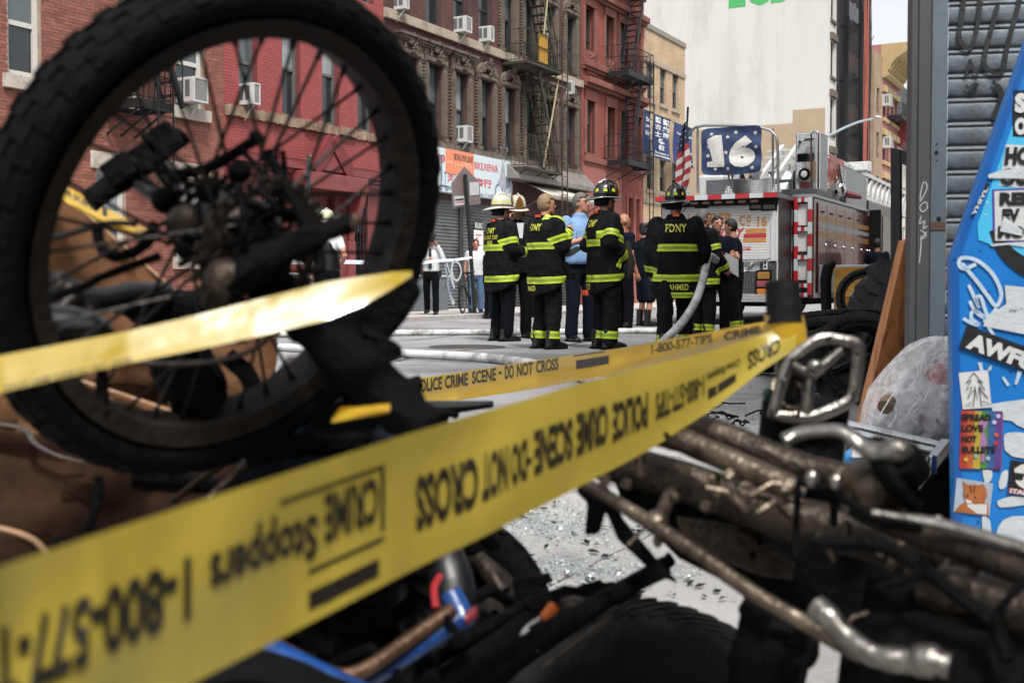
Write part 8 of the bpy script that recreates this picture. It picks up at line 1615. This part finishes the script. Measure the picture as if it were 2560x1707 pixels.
for a, c in (((690, 490), (870, 590)), ((1110, 390), (870, 590)), ((870, 590), (835, 880))): B().tube([P(*q(*a)), P(*q(*c))], [.0065, .008], 10).build('cross_bar', m_silv, pd, smooth=True)
tb(pd, 'axle', [(*q(905, 530)[:2], 1.48), (*q(905, 530)[:2], 1.56)], .011, m_silv, 14); B().ball(P(*q(905, 525, 1.475)), .009, .005, .009, 12, 8).build('axle_cap', m_silv, pd, smooth=True)
for x, y in ((650, 640), (720, 470), (1000, 310), (1230, 420), (1200, 740), (760, 900)): B().lathe([(0, .012), (.003, .012), (.003, 0)], P(*q(x, y, 1.49)), (0, -1, .3), 8).build('pin', m_steel, pd)
md = wthing('motor_drum', 'black cylindrical motor below the silver pedal', 'motor', P(2000, 1180, 1.56)); c = P(2005, 1090, 1.6)
B().lathe([(0, -.09), (.055, -.09), (.06, -.08), (.06, .045), (.055, .052), (0, .052)], c, (.08, -.12, 1), 28).build('casing', m_blkp, md, smooth=True); B().lathe([(.02, .053), (.028, .056), (.03, .06), (.026, .062)], P(1925, 1022, 1.56), (.3, -.8, .5), 16).build('ring', m_burnl, md, smooth=True); B().ball(P(1920, 985, 1.56), .008, .008, .009, 8, 6).build('green_button', mat('green_plastic', '#0e4a30', .35), md, smooth=True); tb(md, 'lower_case', [(1990, 1140, 1.58), (2010, 1220, 1.55)], [.06, .055], m_blkp, 20)
# ------- motorcycle tyre along the bottom edge
mt = wthing('tyre_wreck', 'wide black motorcycle tyre with curved grooves along the bottom edge', 'tyre', P(1650, 1760, 1.5)); cc = P(1620, 2070, 1.5); Mx = Matrix.Rotation(R(18), 3, 'Z') @ Matrix.Rotation(R(-32), 3, 'X')
a1, a2 = Mx @ Vector((1, 0, 0)), Mx @ Vector((0, 0, 1)); a3 = a1.cross(a2); n = 64
rr = [cc + (a1 * math.cos(2 * math.pi * k / n) + a2 * math.sin(2 * math.pi * k / n)) * .235 for k in range(n)]
B().tube(rr, .075, 18, True).build('carcass', mat('grey_black_tyre', '#0c0e0f', .65, var=.3, scale=12, bump=.25, spec=.2), mt, smooth=True); g = B()
for k in range(60):
    a = 2 * math.pi * k / 60
    for sd in (-1, 1):
        pts = []
        for j in range(6): t = sd * (.12 + .2 * j); aa = a + .05 * j * j * .35 + (.05 if sd > 0 else 0); d_ = a1 * math.cos(aa) + a2 * math.sin(aa); pts.append(cc + d_ * .235 + (d_ * math.cos(t) + a3 * math.sin(t)) * .0762)
        g.tube(pts, .0032, 5)
stuff(g.build('groove', mat('tyre_groove', '#030303', .9), mt, fix=False))
# ------- battery tray with loose leads, rails
bt = wthing('battery_tray', 'open black battery tray with white leads and orange plug', 'battery', P(1300, 1600, 1.35))
def slabp(parent, name, pts, ext, m, bev=.004): return B().prism([P(*p) for p in pts], ext).build(name, m, parent, bevel=bev)
slabp(bt, 'tray', [(1040, 1707, 1.3), (1370, 1480, 1.38), (1540, 1446, 1.42), (1540, 1475, 1.42), (1300, 1640, 1.34), (1180, 1760, 1.28)], (0, .03, -.03), m_blkp)
slabp(bt, 'lid', [(1305, 1500, 1.36), (1410, 1458, 1.39), (1440, 1462, 1.39), (1500, 1443, 1.4), (1538, 1470, 1.41), (1470, 1490, 1.39), (1330, 1530, 1.36)], (0, .02, -.015), m_blkp); slabp(bt, 'wall', [(1060, 1640, 1.33), (1330, 1480, 1.4), (1350, 1500, 1.4), (1080, 1665, 1.33)], (0, .01, -.01), m_blkp)
for k in range(7): tb(bt, 'lead', [(1355 - k * 2, 1540 + k * 2, 1.33), (1330 - k * 2, 1555 + k * 2, 1.32), (1305 + k * 3, 1580, 1.31), (1310 + k * 3, 1610, 1.31), (1325 + k * 3, 1625, 1.3)], .0014, m_paper, 6)
tb(bt, 'plug', [(1358, 1545, 1.32), (1385, 1515, 1.33)], [.006, .008], mat('orange_plug', '#b0561c', .4), 8); B().ball(P(1435, 1520, 1.34), .022, .02, .014, 12, 8).build('melted_cells', m_burn, bt, smooth=True)
tb(bt, 'rail', [(1355, 1672, 1.25), (1480, 1575, 1.31), (1595, 1490, 1.37)], [.004, .0045, .0045], m_steel, 8); tb(bt, 'rail', [(1130, 1720, 1.2), (1400, 1560, 1.3), (1660, 1420, 1.42)], .012, m_blkp, 10); tb(bt, 'rail', [(1540, 1500, 1.42), (1630, 1430, 1.45), (1680, 1395, 1.46)], .009, m_blkp, 8)
# ------- blue frame with copper tube, knobbly wheel
bf = wthing('blue_bicycle', 'bright blue bicycle frame with a copper pipe lying on it', 'bicycle', P(900, 1690, 1.3))
m_bfr = mat('blue_frame_paint', '#123c78', .35, var=.2, scale=10, bump=.1, coat=.3, dirt='#0c1526', dirt_amt=.3, dirt_scale=8)
tb(bf, 'tube', [(600, 1560, 1.22), (660, 1612, 1.2), (835, 1700, 1.16), (960, 1760, 1.14)], .012, m_bfr, 12); tb(bf, 'tube', [(880, 1720, 1.2), (1010, 1635, 1.24), (1145, 1548, 1.28)], .013, m_bfr, 12); tb(bf, 'lug', [(1125, 1480, 1.3), (1150, 1530, 1.29), (1160, 1560, 1.28)], [.013, .014, .013], m_bfr, 12)
tb(bf, 'copper_pipe', [(640, 1590, 1.21), (700, 1618, 1.2), (800, 1672, 1.18), (860, 1688, 1.18), (920, 1668, 1.19), (1020, 1600, 1.23), (1130, 1523, 1.27)], .0085, mat('dull_copper', '#523c2d', .4, .6, var=.3, scale=20, bump=.3), 12)
tb(bf, 'red_cable', [(1090, 1520, 1.26), (1085, 1470, 1.28), (1100, 1440, 1.3)], .0045, mat('red_cable', '#8a2226', .4), 8); tb(bf, 'red_cable', [(600, 1650, 1.15), (640, 1670, 1.14), (680, 1690, 1.13)], .003, mat('red_cable2', '#7a1c20', .4), 8); tb(bf, 'clamp_band', [(1112, 1538, 1.255), (1150, 1590, 1.25)], .004, m_blkp, 6); slabp(bf, 'label_block', [(1158, 1540, 1.26), (1190, 1520, 1.27), (1195, 1545, 1.27), (1165, 1565, 1.26)], (0, .02, 0), mat('faded_red_label', '#6d2026', .5))
kw_ = wthing('knobbly_bicycle', 'small knobbly wheel below the big yellow tape', 'wheel', P(1230, 1500, 1.65)); Mx = Matrix.Rotation(R(48), 3, 'Z') @ Matrix.Rotation(R(-22), 3, 'X'); wheel(kw_, P(1180, 1560, 1.65), Mx @ Vector((1, 0, 0)), Mx @ Vector((0, 0, 1)), .16, .034, m_tyre, m_rust, 10, n=44, knobs=26, kw=1.6, rim_w=.025, sp_r=.002)
tb(kw_, 'fork', [(1195, 1395, 1.5), (1230, 1440, 1.48), (1260, 1480, 1.46)], [.012, .014, .01], m_burn); slabp(kw_, 'bracket', [(1280, 1445, 1.5), (1375, 1428, 1.5), (1380, 1450, 1.5), (1358, 1465, 1.5), (1360, 1500, 1.5), (1290, 1500, 1.5)], (0, .03, -.01), m_blkp)
sw = wthing('tyre_wreck', 'smooth black tyre with grey sheen behind the blue frame', 'tyre', P(1000, 1600, 1.4)); Mx = Matrix.Rotation(R(-62), 3, 'Z'); cc = P(1075, 1510, 1.45); a1 = Mx @ Vector((1, 0, 0)); B().tube([cc + (a1 * math.cos(2 * math.pi * k / 40) + Vector((0, 0, 1)) * math.sin(2 * math.pi * k / 40)) * .075 for k in range(40)], .03, 14, True).build('carcass', mat('shiny_tyre', '#0c0e10', .4, var=.2, bump=.1), sw, smooth=True)
fs_ = wthing('black_fender', 'dull black fender along the bottom edge under the tape', 'fender', P(700, 1707, 1.05)); tb(fs_, 'shell', [(300, 1720, .95), (560, 1668, 1.0), (700, 1690, 1.02), (900, 1760, 1.04)], [.03, .036, .036, .03], mat('dull_black_shell', '#08090a', .8, var=.2, spec=.1), 14, flat=.5)
tag(B().tube([P(930, 1020, 1.9), P(1080, 1022, 1.85), P(1230, 1010, 1.8)], [.012, .014, .006], 10).build('handlebar_tube', m_frame, None, smooth=True, off=(0, 0, 0)), 'black handlebar tube between the yellow tapes', 'handlebar')
B_ = wthing('bottle_lamp', 'round black lens standing in the charred heap', 'lamp', P(905, 1060, 1.85)); B().lathe([(0, .012), (.02, .012), (.034, .006), (.036, 0), (.036, -.03)], P(905, 1065, 1.85), (.1, -1, .1), 20).build('lens', mat('dark_lens', '#101316', .2, coat=.5), B_, smooth=True)

# small scorched fittings caught in the frame
random.seed(23); sf_ = B()
for i in range(40):
    u = random.random(); x, y = 1520 + 950 * u + random.gauss(0, 40), 1150 + 330 * u + random.gauss(0, 60); d = 1.33 - .2 * u + random.uniform(-.05, .03); p = P(x, y, d)
    if i % 3 == 0: q = p + Vector((random.uniform(-.05, .05), 0, random.uniform(-.03, .03))); sf_.tube([p, p.lerp(q, .5) + Vector((0, 0, .008)), q], random.uniform(.002, .005), 6)
    elif i % 3 == 1: sf_.ball(p, random.uniform(.004, .012), random.uniform(.004, .01), random.uniform(.004, .012), 7, 5)
    else: sf_.lathe([(0, .006), (.006, .006), (.008, 0), (0, -.004)], p, (random.uniform(-1, 1), -1, random.uniform(-1, 1)), 8)
stuff(sf_.build('scorched_fittings', m_burnl, sc, smooth=True))
